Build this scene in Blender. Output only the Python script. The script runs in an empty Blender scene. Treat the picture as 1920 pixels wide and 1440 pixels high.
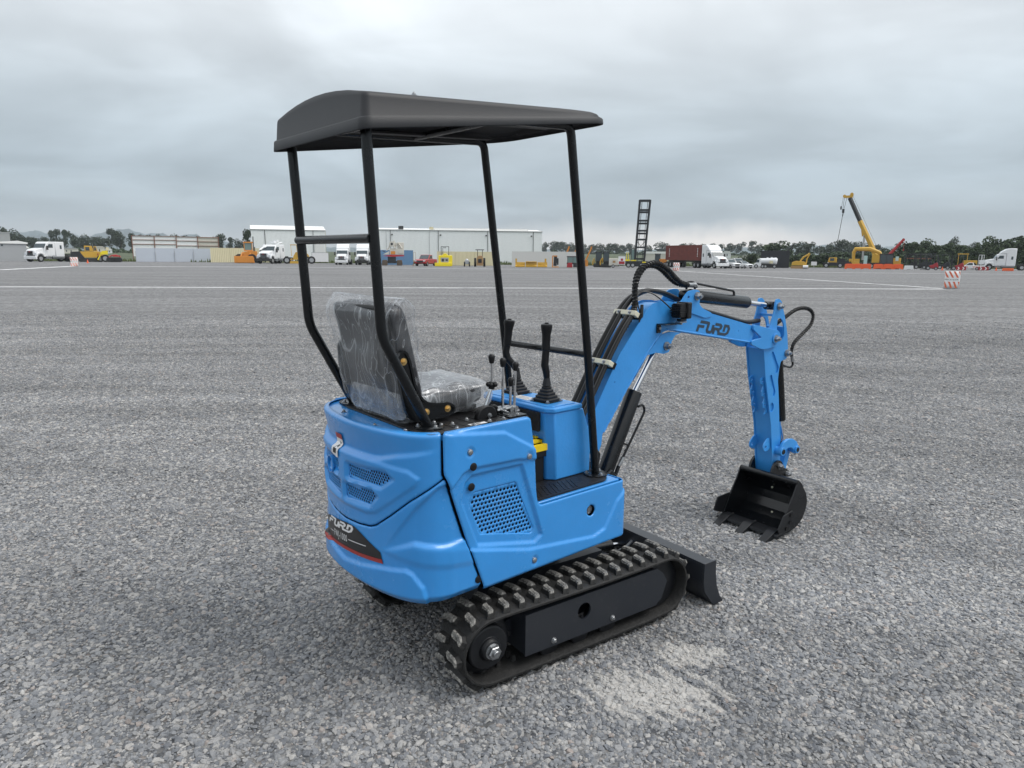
import bpy, math, random
import numpy as np
from mathutils import Vector, Matrix
from mathutils.geometry import delaunay_2d_cdt
R = math.radians
random.seed(7)
scene = bpy.context.scene
C = scene.collection

# ------------------------------------------------------------------ camera
PITCH, ROLL, CAMH, FPX = R(10.3), R(0.41), 1.57, 1325.0
_c, _s = math.cos(ROLL), math.sin(ROLL)
_f = Vector((0, math.cos(PITCH), -math.sin(PITCH)))
_u = Vector((0, math.sin(PITCH), math.cos(PITCH)))
_r = Vector((1, 0, 0))
cr, cu = _r*_c + _u*_s, _u*_c - _r*_s
cam = bpy.data.objects.new('camera', bpy.data.cameras.new('camera'))
C.objects.link(cam)
m = Matrix.Identity(4)
for i in range(3):
    m[i][0], m[i][1], m[i][2] = cr[i], cu[i], -_f[i]
m[2][3] = CAMH
cam.matrix_world = m
cam.data.sensor_width = 36
cam.data.lens = FPX/1920*36
cam.data.clip_end = 20000
cam.data.clip_start = 0.05
scene.camera = cam

# ------------------------------------------------------------------ sky, sun, exposure
SUN_EL, SUN_AZ = R(54), R(100)       # azimuth from +Y (view direction) towards +X
w = bpy.data.worlds.new('World'); scene.world = w; w.use_nodes = True
nt = w.node_tree; nt.nodes.clear()
def N(t, tree=None, **k):
    n = (tree or nt).nodes.new(t)
    for a, b in k.items(): setattr(n, a, b)
    return n
def math_(tree, op, a, b=None, c=None, clamp=False):
    n = tree.nodes.new('ShaderNodeMath'); n.operation = op; n.use_clamp = clamp
    for i, v in enumerate((a, b, c)):
        if v is None: continue
        if isinstance(v, (int, float)): n.inputs[i].default_value = v
        else: tree.links.new(v, n.inputs[i])
    return n.outputs[0]
def ramp(tree, fac, stops, interp='LINEAR'):
    n = tree.nodes.new('ShaderNodeValToRGB'); n.color_ramp.interpolation = interp
    e = n.color_ramp.elements
    while len(e) < len(stops): e.new(0.5)
    for el, (p, c) in zip(e, stops):
        el.position = p
        el.color = (c, c, c, 1) if isinstance(c, (int, float)) else (*c, 1)
    tree.links.new(fac, n.inputs[0])
    return n.outputs[0]
def mixc(tree, fac, a, b, mode='MIX'):
    n = tree.nodes.new('ShaderNodeMix'); n.data_type = 'RGBA'; n.blend_type = mode
    for s, v in ((n.inputs[0], fac), (n.inputs[6], a), (n.inputs[7], b)):
        if isinstance(v, (int, float)): s.default_value = v
        elif isinstance(v, tuple): s.default_value = (*v, 1)
        else: tree.links.new(v, s)
    return n.outputs[2]
L = nt.links
sky = N('ShaderNodeTexSky'); sky.sky_type = 'NISHITA'; sky.sun_disc = False
sky.sun_elevation = SUN_EL; sky.sun_rotation = SUN_AZ
tc = N('ShaderNodeTexCoord'); sep = N('ShaderNodeSeparateXYZ'); L.new(tc.outputs['Generated'], sep.inputs[0])
zc = math_(nt, 'MAXIMUM', sep.outputs[2], 0.0)
den = math_(nt, 'ADD', zc, 0.20)
px_ = math_(nt, 'DIVIDE', sep.outputs[0], den); py_ = math_(nt, 'DIVIDE', sep.outputs[1], den)
cmb = N('ShaderNodeCombineXYZ'); L.new(px_, cmb.inputs[0]); L.new(py_, cmb.inputs[1])
def noise(tree, vec, scale, detail=4, rough=0.5, dist=0.0, dims='3D'):
    n = tree.nodes.new('ShaderNodeTexNoise'); n.noise_dimensions = dims
    if vec is not None: tree.links.new(vec, n.inputs['Vector'])
    n.inputs['Scale'].default_value = scale; n.inputs['Detail'].default_value = detail
    n.inputs['Roughness'].default_value = rough; n.inputs['Distortion'].default_value = dist
    return n.outputs[0]
n1 = noise(nt, cmb.outputs[0], 1.0, 4, 0.50, 0.6)
mp = N('ShaderNodeMapping'); L.new(cmb.outputs[0], mp.inputs[0]); mp.inputs[1].default_value = (3.1, 7.7, 0); mp.inputs['Scale'].default_value = (0.8, 1.4, 1)
n2 = noise(nt, mp.outputs[0], 2.1, 6, 0.55, 0.5)
nn = math_(nt, 'ADD', math_(nt, 'MULTIPLY', n1, 0.76), math_(nt, 'MULTIPLY', n2, 0.24))
# brightness of the cloud layer with height above the horizon (overcast: brighter towards the zenith)
base = ramp(nt, zc, [(0.0, (0.40, 0.44, 0.465)), (0.04, (0.31, 0.36, 0.395)), (0.10, (0.31, 0.365, 0.405)), (0.18, (0.42, 0.472, 0.507)), (0.30, (0.64, 0.675, 0.70)), (1.0, (0.90, 0.93, 0.96))])
vary = ramp(nt, nn, [(0.34, 0.80), (0.45, 0.92), (0.53, 1.05), (0.63, 1.24)])
cl = mixc(nt, 1.0, base, vary, 'MULTIPLY')
# bright slit under the cloud deck, ahead and to the right
az = math_(nt, 'DIVIDE', sep.outputs[0], math_(nt, 'MAXIMUM', sep.outputs[1], 0.05))
wob = math_(nt, 'MULTIPLY', math_(nt, 'SUBTRACT', noise(nt, tc.outputs['Generated'], 9, 4, 0.6), 0.5), 0.05)
el2 = math_(nt, 'ADD', zc, wob)
slit = ramp(nt, el2, [(0.010, 1.0), (0.026, 0.95), (0.046, 0.0)])
azm = ramp(nt, math_(nt, 'ADD', math_(nt, 'MULTIPLY', az, 0.5), 0.5), [(0.44, 0.12), (0.56, 0.55), (0.64, 1.0), (0.70, 0.55), (0.76, 0.05)])
cl = mixc(nt, math_(nt, 'MULTIPLY', math_(nt, 'MULTIPLY', slit, azm), 0.95), cl, (1.12, 1.00, 0.90))
cl10 = mixc(nt, 1.0, cl, (10.0, 10.0, 10.0), 'MULTIPLY')
bc = mixc(nt, 0.93, sky.outputs[0], cl10)
bg = N('ShaderNodeBackground'); L.new(bc, bg.inputs[0]); bg.inputs[1].default_value = 0.1
wo = N('ShaderNodeOutputWorld'); L.new(bg.outputs[0], wo.inputs[0])
sun = bpy.data.objects.new('sun', bpy.data.lights.new('sun', 'SUN')); C.objects.link(sun)
sun.data.energy = 1.5; sun.data.angle = R(34); sun.data.color = (1.0, 0.965, 0.92)
sd = Vector((math.sin(SUN_AZ)*math.cos(SUN_EL), math.cos(SUN_AZ)*math.cos(SUN_EL), math.sin(SUN_EL)))
sun.rotation_euler = sd.to_track_quat('Z', 'Y').to_euler()
vs = scene.view_settings
vs.view_transform = 'Standard'; vs.look = 'None'; vs.exposure = 0.54; vs.gamma = 1.0; vs.use_curve_mapping = False

# ------------------------------------------------------------------ materials
MATS = {}
def mat(name, col, rough=0.5, metal=0.0, coat=0.0, var=0.0, vscale=20, bump=0.0, bscale=200, dust=0.0, dcol=(0.35, 0.33, 0.30), spec=0.5, dscale=14):
    if name in MATS: return MATS[name]
    ma = bpy.data.materials.new(name); ma.use_nodes = True; t = ma.node_tree
    b = t.nodes['Principled BSDF']
    b.inputs['Base Color'].default_value = (*col, 1); b.inputs['Roughness'].default_value = rough
    b.inputs['Metallic'].default_value = metal; b.inputs['Coat Weight'].default_value = coat; b.inputs['Coat Roughness'].default_value = 0.16
    b.inputs['Specular IOR Level'].default_value = spec
    o = t.nodes.new('ShaderNodeTexCoord').outputs['Object']
    c = None
    if var:
        f = noise(t, o, vscale, 4, 0.6)
        c = mixc(t, 1.0, col, ramp(t, f, [(0.3, 1-var), (0.7, 1+var)]), 'MULTIPLY')
    if dust:
        f = ramp(t, noise(t, o, dscale, 6, 0.7), [(0.62-0.3*dust, 0.0), (0.9-0.3*dust, 1.0)])
        f = math_(t, 'MULTIPLY', f, min(1.0, 0.3+dust))
        c = mixc(t, f, c if c is not None else col, dcol)
        rr = math_(t, 'ADD', math_(t, 'MULTIPLY', f, 0.9-rough), rough); t.links.new(rr, b.inputs['Roughness'])
    if c is not None: t.links.new(c, b.inputs['Base Color'])
    if bump:
        bn = t.nodes.new('ShaderNodeBump'); bn.inputs['Strength'].default_value = bump; bn.inputs['Distance'].default_value = 0.01
        t.links.new(noise(t, o, bscale, 3, 0.6), bn.inputs['Height']); t.links.new(bn.outputs[0], b.inputs['Normal'])
    MATS[name] = ma
    return ma
BLUE = mat('blue_paint', (0.034, 0.262, 0.66), 0.26, coat=0.40, var=0.05, vscale=6, bump=0.05, bscale=140, dust=0.16, dcol=(0.12, 0.26, 0.48), dscale=5)
BLUEF = mat('blue_boom_paint', (0.038, 0.270, 0.67), 0.38, coat=0.2, var=0.06, vscale=8, bump=0.08, bscale=90)
BLKG = mat('black_gloss_paint', (0.005, 0.006, 0.0075), 0.26, coat=0.12, dust=0.05, dcol=(0.04, 0.04, 0.04), spec=0.35)
BLKM = mat('black_satin_paint', (0.008, 0.009, 0.011), 0.40, dust=0.12, dcol=(0.05, 0.05, 0.05), spec=0.4, bump=0.1, bscale=150)
FRM = mat('charcoal_frame_paint', (0.017, 0.020, 0.026), 0.34, dust=0.16, dcol=(0.08, 0.08, 0.08), dscale=40)
ROOF = mat('grey_plastic_roof', (0.013, 0.014, 0.017), 0.52, bump=0.12, bscale=400, var=0.04)
ROOFU = mat('dark_roof_underside', (0.018, 0.018, 0.02), 0.6)
MAT_ = mat('black_rubber_mat', (0.009, 0.009, 0.010), 0.45, bump=0.3, bscale=60, dust=0.22, dcol=(0.05, 0.05, 0.05), dscale=25)
RUB = mat('track_rubber', (0.008, 0.008, 0.008), 0.7, bump=0.4, bscale=80, dust=0.36, dcol=(0.045, 0.043, 0.040), dscale=25)
LUGT = mat('dusty_lug_rubber', (0.02, 0.02, 0.019), 0.9, bump=0.6, bscale=90, dust=0.88, dcol=(0.30, 0.29, 0.27), dscale=70)
CHR = mat('chrome', (0.75, 0.76, 0.78), 0.08, 1.0)
ZN = mat('zinc_bolt', (0.38, 0.39, 0.40), 0.40, 1.0, var=0.15, vscale=200)
GOLD = mat('yellow_zinc_bolt', (0.75, 0.52, 0.22), 0.3, 1.0)
BLK = mat('black_plastic', (0.007, 0.007, 0.008), 0.4, spec=0.35)
BLKF = mat('black_rubber_boot', (0.014, 0.014, 0.015), 0.55)
VINYL = mat('black_vinyl', (0.010, 0.010, 0.013), 0.45, bump=0.2, bscale=120)
HOSE = mat('black_hose', (0.012, 0.012, 0.012), 0.35)
CREAM = mat('cream_nylon', (0.62, 0.60, 0.47), 0.45, var=0.1)
YEL = mat('yellow_plastic', (0.80, 0.56, 0.01), 0.35)
TAPE = mat('tan_tape', (0.55, 0.36, 0.22), 0.4)
WHT = mat('white_label', (0.72, 0.72, 0.72), 0.45)
RED = mat('red_print', (0.32, 0.035, 0.03), 0.5)
DKP = mat('black_decal', (0.018, 0.018, 0.019), 0.35)
LOGO = mat('dark_logo_print', (0.025, 0.045, 0.07), 0.45)
VOID = mat('near_black_fill', (0.006, 0.006, 0.007), 0.8)  # near-black colour standing in for shade inside gaps, holes and openings
GLS = mat('dark_glass', (0.03, 0.04, 0.045), 0.08)
# thin clear plastic film with wrinkles
def film(boost=0.0):
    ma = bpy.data.materials.new('clear_plastic_film'); ma.use_nodes = True; t = ma.node_tree
    t.nodes.remove(t.nodes['Principled BSDF']); out = t.nodes['Material Output']
    o = t.nodes.new('ShaderNodeTexCoord').outputs['Object']
    mp = t.nodes.new('ShaderNodeMapping'); mp.inputs['Scale'].default_value = (1, 1.0, 0.3); t.links.new(o, mp.inputs[0])
    f = noise(t, mp.outputs[0], 7, 2, 0.5, 0.6); f2 = noise(t, mp.outputs[0], 15, 2, 0.5, 0.9)
    rid = math_(t, 'MINIMUM', math_(t, 'ABSOLUTE', math_(t, 'SUBTRACT', f, 0.5)), math_(t, 'MULTIPLY', math_(t, 'ABSOLUTE', math_(t, 'SUBTRACT', f2, 0.52)), 1.2))
    al = ramp(t, rid, [(0.0, 0.42), (0.005, 0.20), (0.014, 0.085), (0.10, 0.055)])
    lw = t.nodes.new('ShaderNodeLayerWeight'); lw.inputs[0].default_value = 0.35
    al = math_(t, 'ADD', math_(t, 'ADD', al, boost), math_(t, 'MULTIPLY', lw.outputs['Facing'], 0.34), clamp=True)
    bn = t.nodes.new('ShaderNodeBump'); bn.inputs['Strength'].default_value = 0.45; bn.inputs['Distance'].default_value = 0.015; t.links.new(rid, bn.inputs['Height'])
    tr = t.nodes.new('ShaderNodeBsdfTransparent'); gl = t.nodes.new('ShaderNodeBsdfGlossy'); gl.inputs['Roughness'].default_value = 0.34
    gl.inputs['Color'].default_value = (0.95, 0.97, 1, 1); t.links.new(bn.outputs[0], gl.inputs['Normal'])
    df = t.nodes.new('ShaderNodeBsdfDiffuse'); df.inputs['Color'].default_value = (0.62, 0.65, 0.68, 1); t.links.new(bn.outputs[0], df.inputs['Normal'])
    a = t.nodes.new('ShaderNodeMixShader'); a.inputs[0].default_value = 0.5; t.links.new(gl.outputs[0], a.inputs[1]); t.links.new(df.outputs[0], a.inputs[2])
    b = t.nodes.new('ShaderNodeMixShader'); t.links.new(al, b.inputs[0]); t.links.new(tr.outputs[0], b.inputs[1]); t.links.new(a.outputs[0], b.inputs[2])
    t.links.new(b.outputs[0], out.inputs[0])
    return ma
FILM = film(); FILM2 = film(0.07)

# ------------------------------------------------------------------ mesh helpers
class B:
    def __init__(s): s.v = []; s.f = []; s.mi = []; s.k = 0
    def add(s, vs, fs, k=None):
        o = len(s.v); s.v += [tuple(v) for v in vs]; s.f += [tuple(i+o for i in f) for f in fs]; s.mi += [s.k if k is None else k]*len(fs); return s
    def box(s, x0, x1, y0, y1, z0, z1, M=None, k=None):
        vs = [Vector((x, y, z)) for z in (z0, z1) for x, y in ((x0, y0), (x1, y0), (x1, y1), (x0, y1))]
        if M is not None: vs = [M @ v for v in vs]
        return s.add(vs, [(3, 2, 1, 0), (4, 5, 6, 7), (0, 1, 5, 4), (1, 2, 6, 5), (2, 3, 7, 6), (3, 0, 4, 7)], k)
    def prism(s, poly, a, b, axis='y', M=None, k=None):
        """polygon extruded from a to b along axis. axis y: poly=(x,z); z: (x,y); x: (y,z)"""
        ar = sum(p[0]*q[1]-q[0]*p[1] for p, q in zip(poly, poly[1:]+poly[:1]))
        if ar < 0: poly = poly[::-1]
        def P(p, t): return {'y': (p[0], t, p[1]), 'z': (p[0], p[1], t), 'x': (t, p[0], p[1])}[axis]
        n = len(poly); vs = [Vector(P(p, a)) for p in poly]+[Vector(P(p, b)) for p in poly]
        if M is not None: vs = [M @ v for v in vs]
        fl = (axis == 'y') != (b < a)
        fs = [tuple(range(n))[::-1], tuple(range(n, 2*n))]+[(i, (i+1) % n, n+(i+1) % n, n+i) for i in range(n)]
        if fl: fs = [f[::-1] for f in fs]
        return s.add(vs, fs, k)
    def tube(s, pts, r, n=12, r1=None, cap=True, k=None, rs=None):
        pts = [Vector(p) for p in pts]; m_ = len(pts); d0 = (pts[1]-pts[0]).normalized()
        a = d0.orthogonal().normalized(); vs = []
        for i, p in enumerate(pts):
            d = ((pts[min(i+1, m_-1)]-pts[i]).normalized()+(pts[i]-pts[max(i-1, 0)]).normalized())
            d = d.normalized() if d.length > 1e-9 else d0
            a = (a-d*a.dot(d)).normalized(); b_ = d.cross(a)
            rr = rs[i] if rs else (r if r1 is None else r+(r1-r)*i/(m_-1))
            # keep width through mitres
            vs += [p+a*(math.cos(t)*rr)+b_*(math.sin(t)*rr) for t in (2*math.pi*j/n for j in range(n))]
        fs = [(i*n+j, i*n+(j+1) % n, (i+1)*n+(j+1) % n, (i+1)*n+j) for i in range(m_-1) for j in range(n)]
        if cap: fs += [tuple(range(n))[::-1], tuple(range((m_-1)*n, m_*n))]
        return s.add(vs, fs, k)
    def cyl(s, p0, p1, r, r1=None, n=16, k=None): return s.tube([p0, p1], r, n, r if r1 is None else r1, k=k)
    def lathe(s, prof, n=16, M=None, k=None, cap=True):
        vs = [Vector((r*math.cos(2*math.pi*j/n), r*math.sin(2*math.pi*j/n), z)) for r, z in prof for j in range(n)]
        if M is not None: vs = [M @ v for v in vs]
        q = len(prof); fs = [(i*n+j, i*n+(j+1) % n, (i+1)*n+(j+1) % n, (i+1)*n+j) for i in range(q-1) for j in range(n)]
        if cap: fs += [tuple(range(n))[::-1], tuple(range((q-1)*n, q*n))]
        return s.add(vs, fs, k)
    def sphere(s, c, r, n=10, sx=1, sy=1, sz=1, k=None):
        pr = [(math.sin(math.pi*i/n)*r, -math.cos(math.pi*i/n)*r) for i in range(n+1)]
        pr = [(max(a, r*0.02), b) for a, b in pr]
        return s.lathe(pr, n+2, Matrix.Translation(Vector(c)) @ Matrix.Diagonal((sx, sy, sz, 1)), k)
    def mesh(s, name, mats, smooth=True):
        me = bpy.data.meshes.new(name); me.from_pydata(s.v, [], s.f)
        for x in (mats if isinstance(mats, (list, tuple)) else [mats]):
            if x is not None: me.materials.append(x)
        if any(s.mi): me.polygons.foreach_set('material_index', s.mi)
        me.validate(); me.update()
        if smooth:
            me.polygons.foreach_set('use_smooth', [True]*len(me.polygons))
            try: me.set_sharp_from_angle(angle=R(35))
            except Exception: pass
        return me
def link(name, me, parent=None, M=None):
    o = bpy.data.objects.new(name, me); C.objects.link(o)
    if parent is not None: o.parent = parent
    if M is not None: o.matrix_local = M
    return o
def bevel(o, wd, seg=2):
    b = o.modifiers.new('bevel', 'BEVEL'); b.width = wd; b.segments = seg; b.limit_method = 'ANGLE'; b.angle_limit = R(30); b.harden_normals = False
    return o
def tag(o, label=None, cat=None, group=None, kind=None):
    if label: o['label'] = label
    if cat: o['category'] = cat
    if group: o['group'] = group
    if kind: o['kind'] = kind
    return o
def smoothpath(pts, n=6):
    pts = [Vector(p) for p in pts]; P = [2*pts[0]-pts[1]]+pts+[2*pts[-1]-pts[-2]]; out = []
    for i in range(1, len(P)-2):
        p0, p1, p2, p3 = P[i-1:i+3]
        for j in range(n):
            t = j/n
            out.append(0.5*((2*p1)+(p2-p0)*t+(2*p0-5*p1+4*p2-p3)*t*t+(3*p1-p0-3*p2+p3)*t**3))
    out.append(pts[-1]); return out
def filletpath(pts, r, n=5):
    """polyline with rounded corners"""
    pts = [Vector(p) for p in pts]; out = [pts[0]]
    for i in range(1, len(pts)-1):
        a, b, c = pts[i-1], pts[i], pts[i+1]
        rr = min(r, (a-b).length*0.45, (c-b).length*0.45)
        p = b+(a-b).normalized()*rr; q = b+(c-b).normalized()*rr
        for j in range(n+1):
            t = j/n; out.append(p*(1-t)**2+b*2*t*(1-t)+q*t*t)
    out.append(pts[-1]); return out
# polygons in numpy
def pip(poly, P):
    x, y = P[:, 0], P[:, 1]; c = np.zeros(len(P), bool); n = len(poly)
    for i in range(n):
        x1, y1 = poly[i]; x2, y2 = poly[(i+1) % n]
        if y1 == y2: continue
        k = ((y1 > y) != (y2 > y)) & (x < (x2-x1)*(y-y1)/(y2-y1)+x1); c ^= k
    return c
def pdist(poly, P, closed=True):
    d = np.full(len(P), 1e9); n = len(poly)
    for i in range(n if closed else n-1):
        a = np.array(poly[i], float); b = np.array(poly[(i+1) % n], float); e = b-a; L2 = e@e
        if L2 < 1e-14: continue
        t = np.clip(((P-a)@e)/L2, 0, 1); q = P-(a+t[:, None]*e); d = np.minimum(d, np.hypot(q[:, 0], q[:, 1]))
    return d
def region(poly, P, soft):
    s = pdist(poly, P)*np.where(pip(poly, P), 1, -1); t = np.clip(s/soft+0.5, 0, 1); return t*t*(3-2*t)
def resample(poly, step):
    out = []
    for a, b in zip(poly, poly[1:]+poly[:1]):
        n = max(1, int(math.hypot(b[0]-a[0], b[1]-a[1])/step+0.5))
        out += [(a[0]+(b[0]-a[0])*i/n, a[1]+(b[1]-a[1])*i/n) for i in range(n)]
    return out
def roundpoly(poly, r, n=3):
    out = []; m_ = len(poly)
    for i in range(m_):
        a, b, c = Vector(poly[i-1]), Vector(poly[i]), Vector(poly[(i+1) % m_])
        rr = min(r, (a-b).length*0.45, (c-b).length*0.45); p = b+(a-b).normalized()*rr; q = b+(c-b).normalized()*rr
        for j in range(n+1):
            t = j/n; v = p*(1-t)**2+b*2*t*(1-t)+q*t*t; out.append((v.x, v.y))
    return out
def circ(cx, cy, r, n=16, ry=None): return [(cx+r*math.cos(2*math.pi*i/n), cy+(ry or r)*math.sin(2*math.pi*i/n)) for i in range(n)]
def offset(poly, d):
    """move every edge inwards by d"""
    if sum(p[0]*q[1]-q[0]*p[1] for p, q in zip(poly, poly[1:]+poly[:1])) < 0: poly = poly[::-1]
    out = []; n = len(poly)
    for i in range(n):
        a, b, c = Vector(poly[i-1]), Vector(poly[i]), Vector(poly[(i+1) % n])
        e1 = (b-a).normalized(); e2 = (c-b).normalized(); n1 = Vector((-e1.y, e1.x)); n2 = Vector((-e2.y, e2.x))
        k = n1+n2; k = k/max(0.35, k.length_squared)*2*1.0 if k.length > 1e-6 else n1
        out.append((b.x+k.x*d, b.y+k.y*d))
    return out
def cdt(outline, holes, step=None):
    """triangulated sheet -> (verts Nx2, tris); triangles counter-clockwise"""
    loops = [outline]+holes; vs = []; es = []
    for l in loops:
        o = len(vs); vs += l; es += [(o+i, o+(i+1) % len(l)) for i in range(len(l))]
    if step:
        a = np.array(outline); x0, y0 = a.min(0); x1, y1 = a.max(0)
        gx, gy = np.meshgrid(np.arange(x0, x1, step), np.arange(y0, y1, step)); gx[::2] += step/2
        P = np.stack([gx.ravel(), gy.ravel()], 1); P = P[pip(outline, P)]; P = P[pdist(outline, P) > step*0.45]
        for h in holes:
            hb = np.array(h); near = (P[:, 0] > hb[:, 0].min()-step) & (P[:, 0] < hb[:, 0].max()+step) & (P[:, 1] > hb[:, 1].min()-step) & (P[:, 1] < hb[:, 1].max()+step)
            idx = np.where(near)[0]
            if len(idx):
                bad = pip(h, P[idx]) | (pdist(h, P[idx]) < step*0.35); P = np.delete(P, idx[bad], 0)
        vs = vs+[tuple(p) for p in P]
    r = delaunay_2d_cdt([Vector(v) for v in vs], es, [], 0, 1e-7)
    V = np.array([[v.x, v.y] for v in r[0]]); T = np.array(r[2])
    cc = V[T].mean(1); keep = pip(outline, cc)
    for h in holes:
        hb = np.array(h); idx = np.where(keep & (cc[:, 0] > hb[:, 0].min()) & (cc[:, 0] < hb[:, 0].max()) & (cc[:, 1] > hb[:, 1].min()) & (cc[:, 1] < hb[:, 1].max()))[0]
        if len(idx): keep[idx[pip(h, cc[idx])]] = False
    T = T[keep]; p = V[T]; ar = (p[:, 1, 0]-p[:, 0, 0])*(p[:, 2, 1]-p[:, 0, 1])-(p[:, 2, 0]-p[:, 0, 0])*(p[:, 1, 1]-p[:, 0, 1])
    T[ar < 0] = T[ar < 0][:, ::-1]
    return V, T
def plate(bd, outline, holes, y0, y1, k=None):
    """flat plate in the xz plane with real holes, from y0 to y1 (y0<y1)"""
    V, T = cdt(outline, holes)
    n = len(V); vs = [(a, y0, b) for a, b in V]+[(a, y1, b) for a, b in V]
    fs = [tuple(int(i) for i in t) for t in T]+[tuple(int(i)+n for i in t)[::-1] for t in T]
    bd.add(vs, fs, k)
    for l, out in [(outline, True)]+[(h, False) for h in holes]:
        ar = sum(p[0]*q[1]-q[0]*p[1] for p, q in zip(l, l[1:]+l[:1]))
        if (ar > 0) != out: l = l[::-1]
        q = len(l); bd.add([(a, y0, b) for a, b in l]+[(a, y1, b) for a, b in l], [(i, q+i, q+(i+1) % q, (i+1) % q) for i in range(q)], k)
def strip(pts, w, closed=False):
    """flat mitred stroke -> list of quads (4 points)"""
    P = [Vector(p) for p in pts]; n = len(P); L_, R_ = [], []
    for i in range(n):
        d1 = (P[i]-P[i-1]).normalized() if i > 0 else (P[1]-P[0]).normalized()
        d2 = (P[i+1]-P[i]).normalized() if i < n-1 else d1
        m_ = (d1+d2).normalized(); nn_ = Vector((-m_.y, m_.x)); k = 1/max(0.5, nn_.dot(Vector((-d1.y, d1.x))))
        L_.append(P[i]+nn_*w/2*k); R_.append(P[i]-nn_*w/2*k)
    return [(R_[i], R_[i+1], L_[i+1], L_[i]) for i in range(n-1)]
def logo_quads():
    """the four letters of the maker's logo, baseline 0..1 high, about 3.5 wide, slanted"""
    w_ = 0.25; q = []
    for s in ([(0, 0), (0, .50), (.62, .50)], [(.08, .90), (.95, .90), (1.0, .84), (1.0, .26), (1.12, .1), (1.42, .1), (1.55, .26), (1.55, .80)],
              [(1.75, 0), (1.75, .48), (2.12, .48), (2.28, .30), (2.36, .1), (3.1, .1), (3.32, .28), (3.36, .66), (3.2, .90), (2.84, .90), (2.84, .34)],
              [(1.72, .90), (2.28, .90), (2.44, .78), (2.42, .60), (2.3, .5)]):
        q += strip(s, w_)
    return [[(p.x+0.30*p.y, p.y) for p in a] for a in q]
def fontmesh(txt):
    cv = bpy.data.curves.new('t', 'FONT'); cv.body = txt; cv.align_x = 'CENTER'; cv.resolution_u = 2; cv.offset = 0.004; cv.space_character = 1.12
    o = bpy.data.objects.new('t', cv); C.objects.link(o); dg = bpy.context.evaluated_depsgraph_get()
    me = bpy.data.meshes.new_from_object(o.evaluated_get(dg)); v = [tuple(x.co) for x in me.vertices]; f = [tuple(p.vertices) for p in me.polygons]
    bpy.data.objects.remove(o); bpy.data.meshes.remove(me); return v, f

# ------------------------------------------------------------------ where things stand
def horizon(px): return 720-FPX*math.tan(PITCH)+(px-960)*math.tan(ROLL)
def spot(px, D):
    """ground point seen in image column px at distance D along the view"""
    y = D; x = (px-960)/FPX*(D*math.cos(PITCH)+CAMH*math.sin(PITCH))
    return Vector((x, y, 0))
EOF_MARK = 0

# ------------------------------------------------------------------ ground
def dustmask(t):
    """pale fine grit where the machine's tracks scraped the gravel (world position)"""
    pos = t.nodes.new('ShaderNodeNewGeometry').outputs['Position']
    tot = None
    for cx, cy, rx, ry in ((0.52, 2.34, 0.30, 0.20), (0.72, 2.60, 0.16, 0.12)):
        mp = t.nodes.new('ShaderNodeMapping'); mp.vector_type = 'TEXTURE'; mp.inputs[1].default_value = (cx, cy, 0); mp.inputs['Scale'].default_value = (rx, ry, 1)
        t.links.new(pos, mp.inputs[0]); ln = t.nodes.new('ShaderNodeVectorMath'); ln.operation = 'LENGTH'
        mz = t.nodes.new('ShaderNodeVectorMath'); mz.operation = 'MULTIPLY'; mz.inputs[1].default_value = (1, 1, 0); t.links.new(mp.outputs[0], mz.inputs[0]); t.links.new(mz.outputs[0], ln.inputs[0])
        v = math_(t, 'SUBTRACT', 1.0, ln.outputs['Value'], clamp=True); amp = 1.0 if cy < 4 else 0.45
        v = math_(t, 'MULTIPLY', v, amp)
        tot = v if tot is None else math_(t, 'MAXIMUM', tot, v)
    mp = t.nodes.new('ShaderNodeMapping'); mp.inputs['Rotation'].default_value = (0, 0, R(-28)); mp.inputs['Scale'].default_value = (1, 3.0, 1); t.links.new(pos, mp.inputs[0])
    n_ = noise(t, mp.outputs[0], 6.5, 3, 0.55)
    s = math_(t, 'ADD', math_(t, 'MULTIPLY', tot, 2.0), math_(t, 'MULTIPLY', math_(t, 'SUBTRACT', n_, 0.5), 2.2))
    wv = t.nodes.new('ShaderNodeTexWave'); wv.inputs['Scale'].default_value = 4.2; wv.inputs['Distortion'].default_value = 5.0; wv.inputs['Detail'].default_value = 2.0; wv.inputs['Detail Scale'].default_value = 1.2
    mw = t.nodes.new('ShaderNodeMapping'); mw.inputs['Rotation'].default_value = (0, 0, R(-35)); t.links.new(pos, mw.inputs[0]); t.links.new(mw.outputs[0], wv.inputs[0])
    s = math_(t, 'ADD', s, math_(t, 'MULTIPLY', math_(t, 'SUBTRACT', wv.outputs['Color'], 0.6), 0.9))
    s = math_(t, 'MULTIPLY', math_(t, 'GREATER_THAN', tot, 0.001), s)
    return pos, ramp(t, s, [(0.28, 0.0), (0.75, 1.0)])
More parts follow.
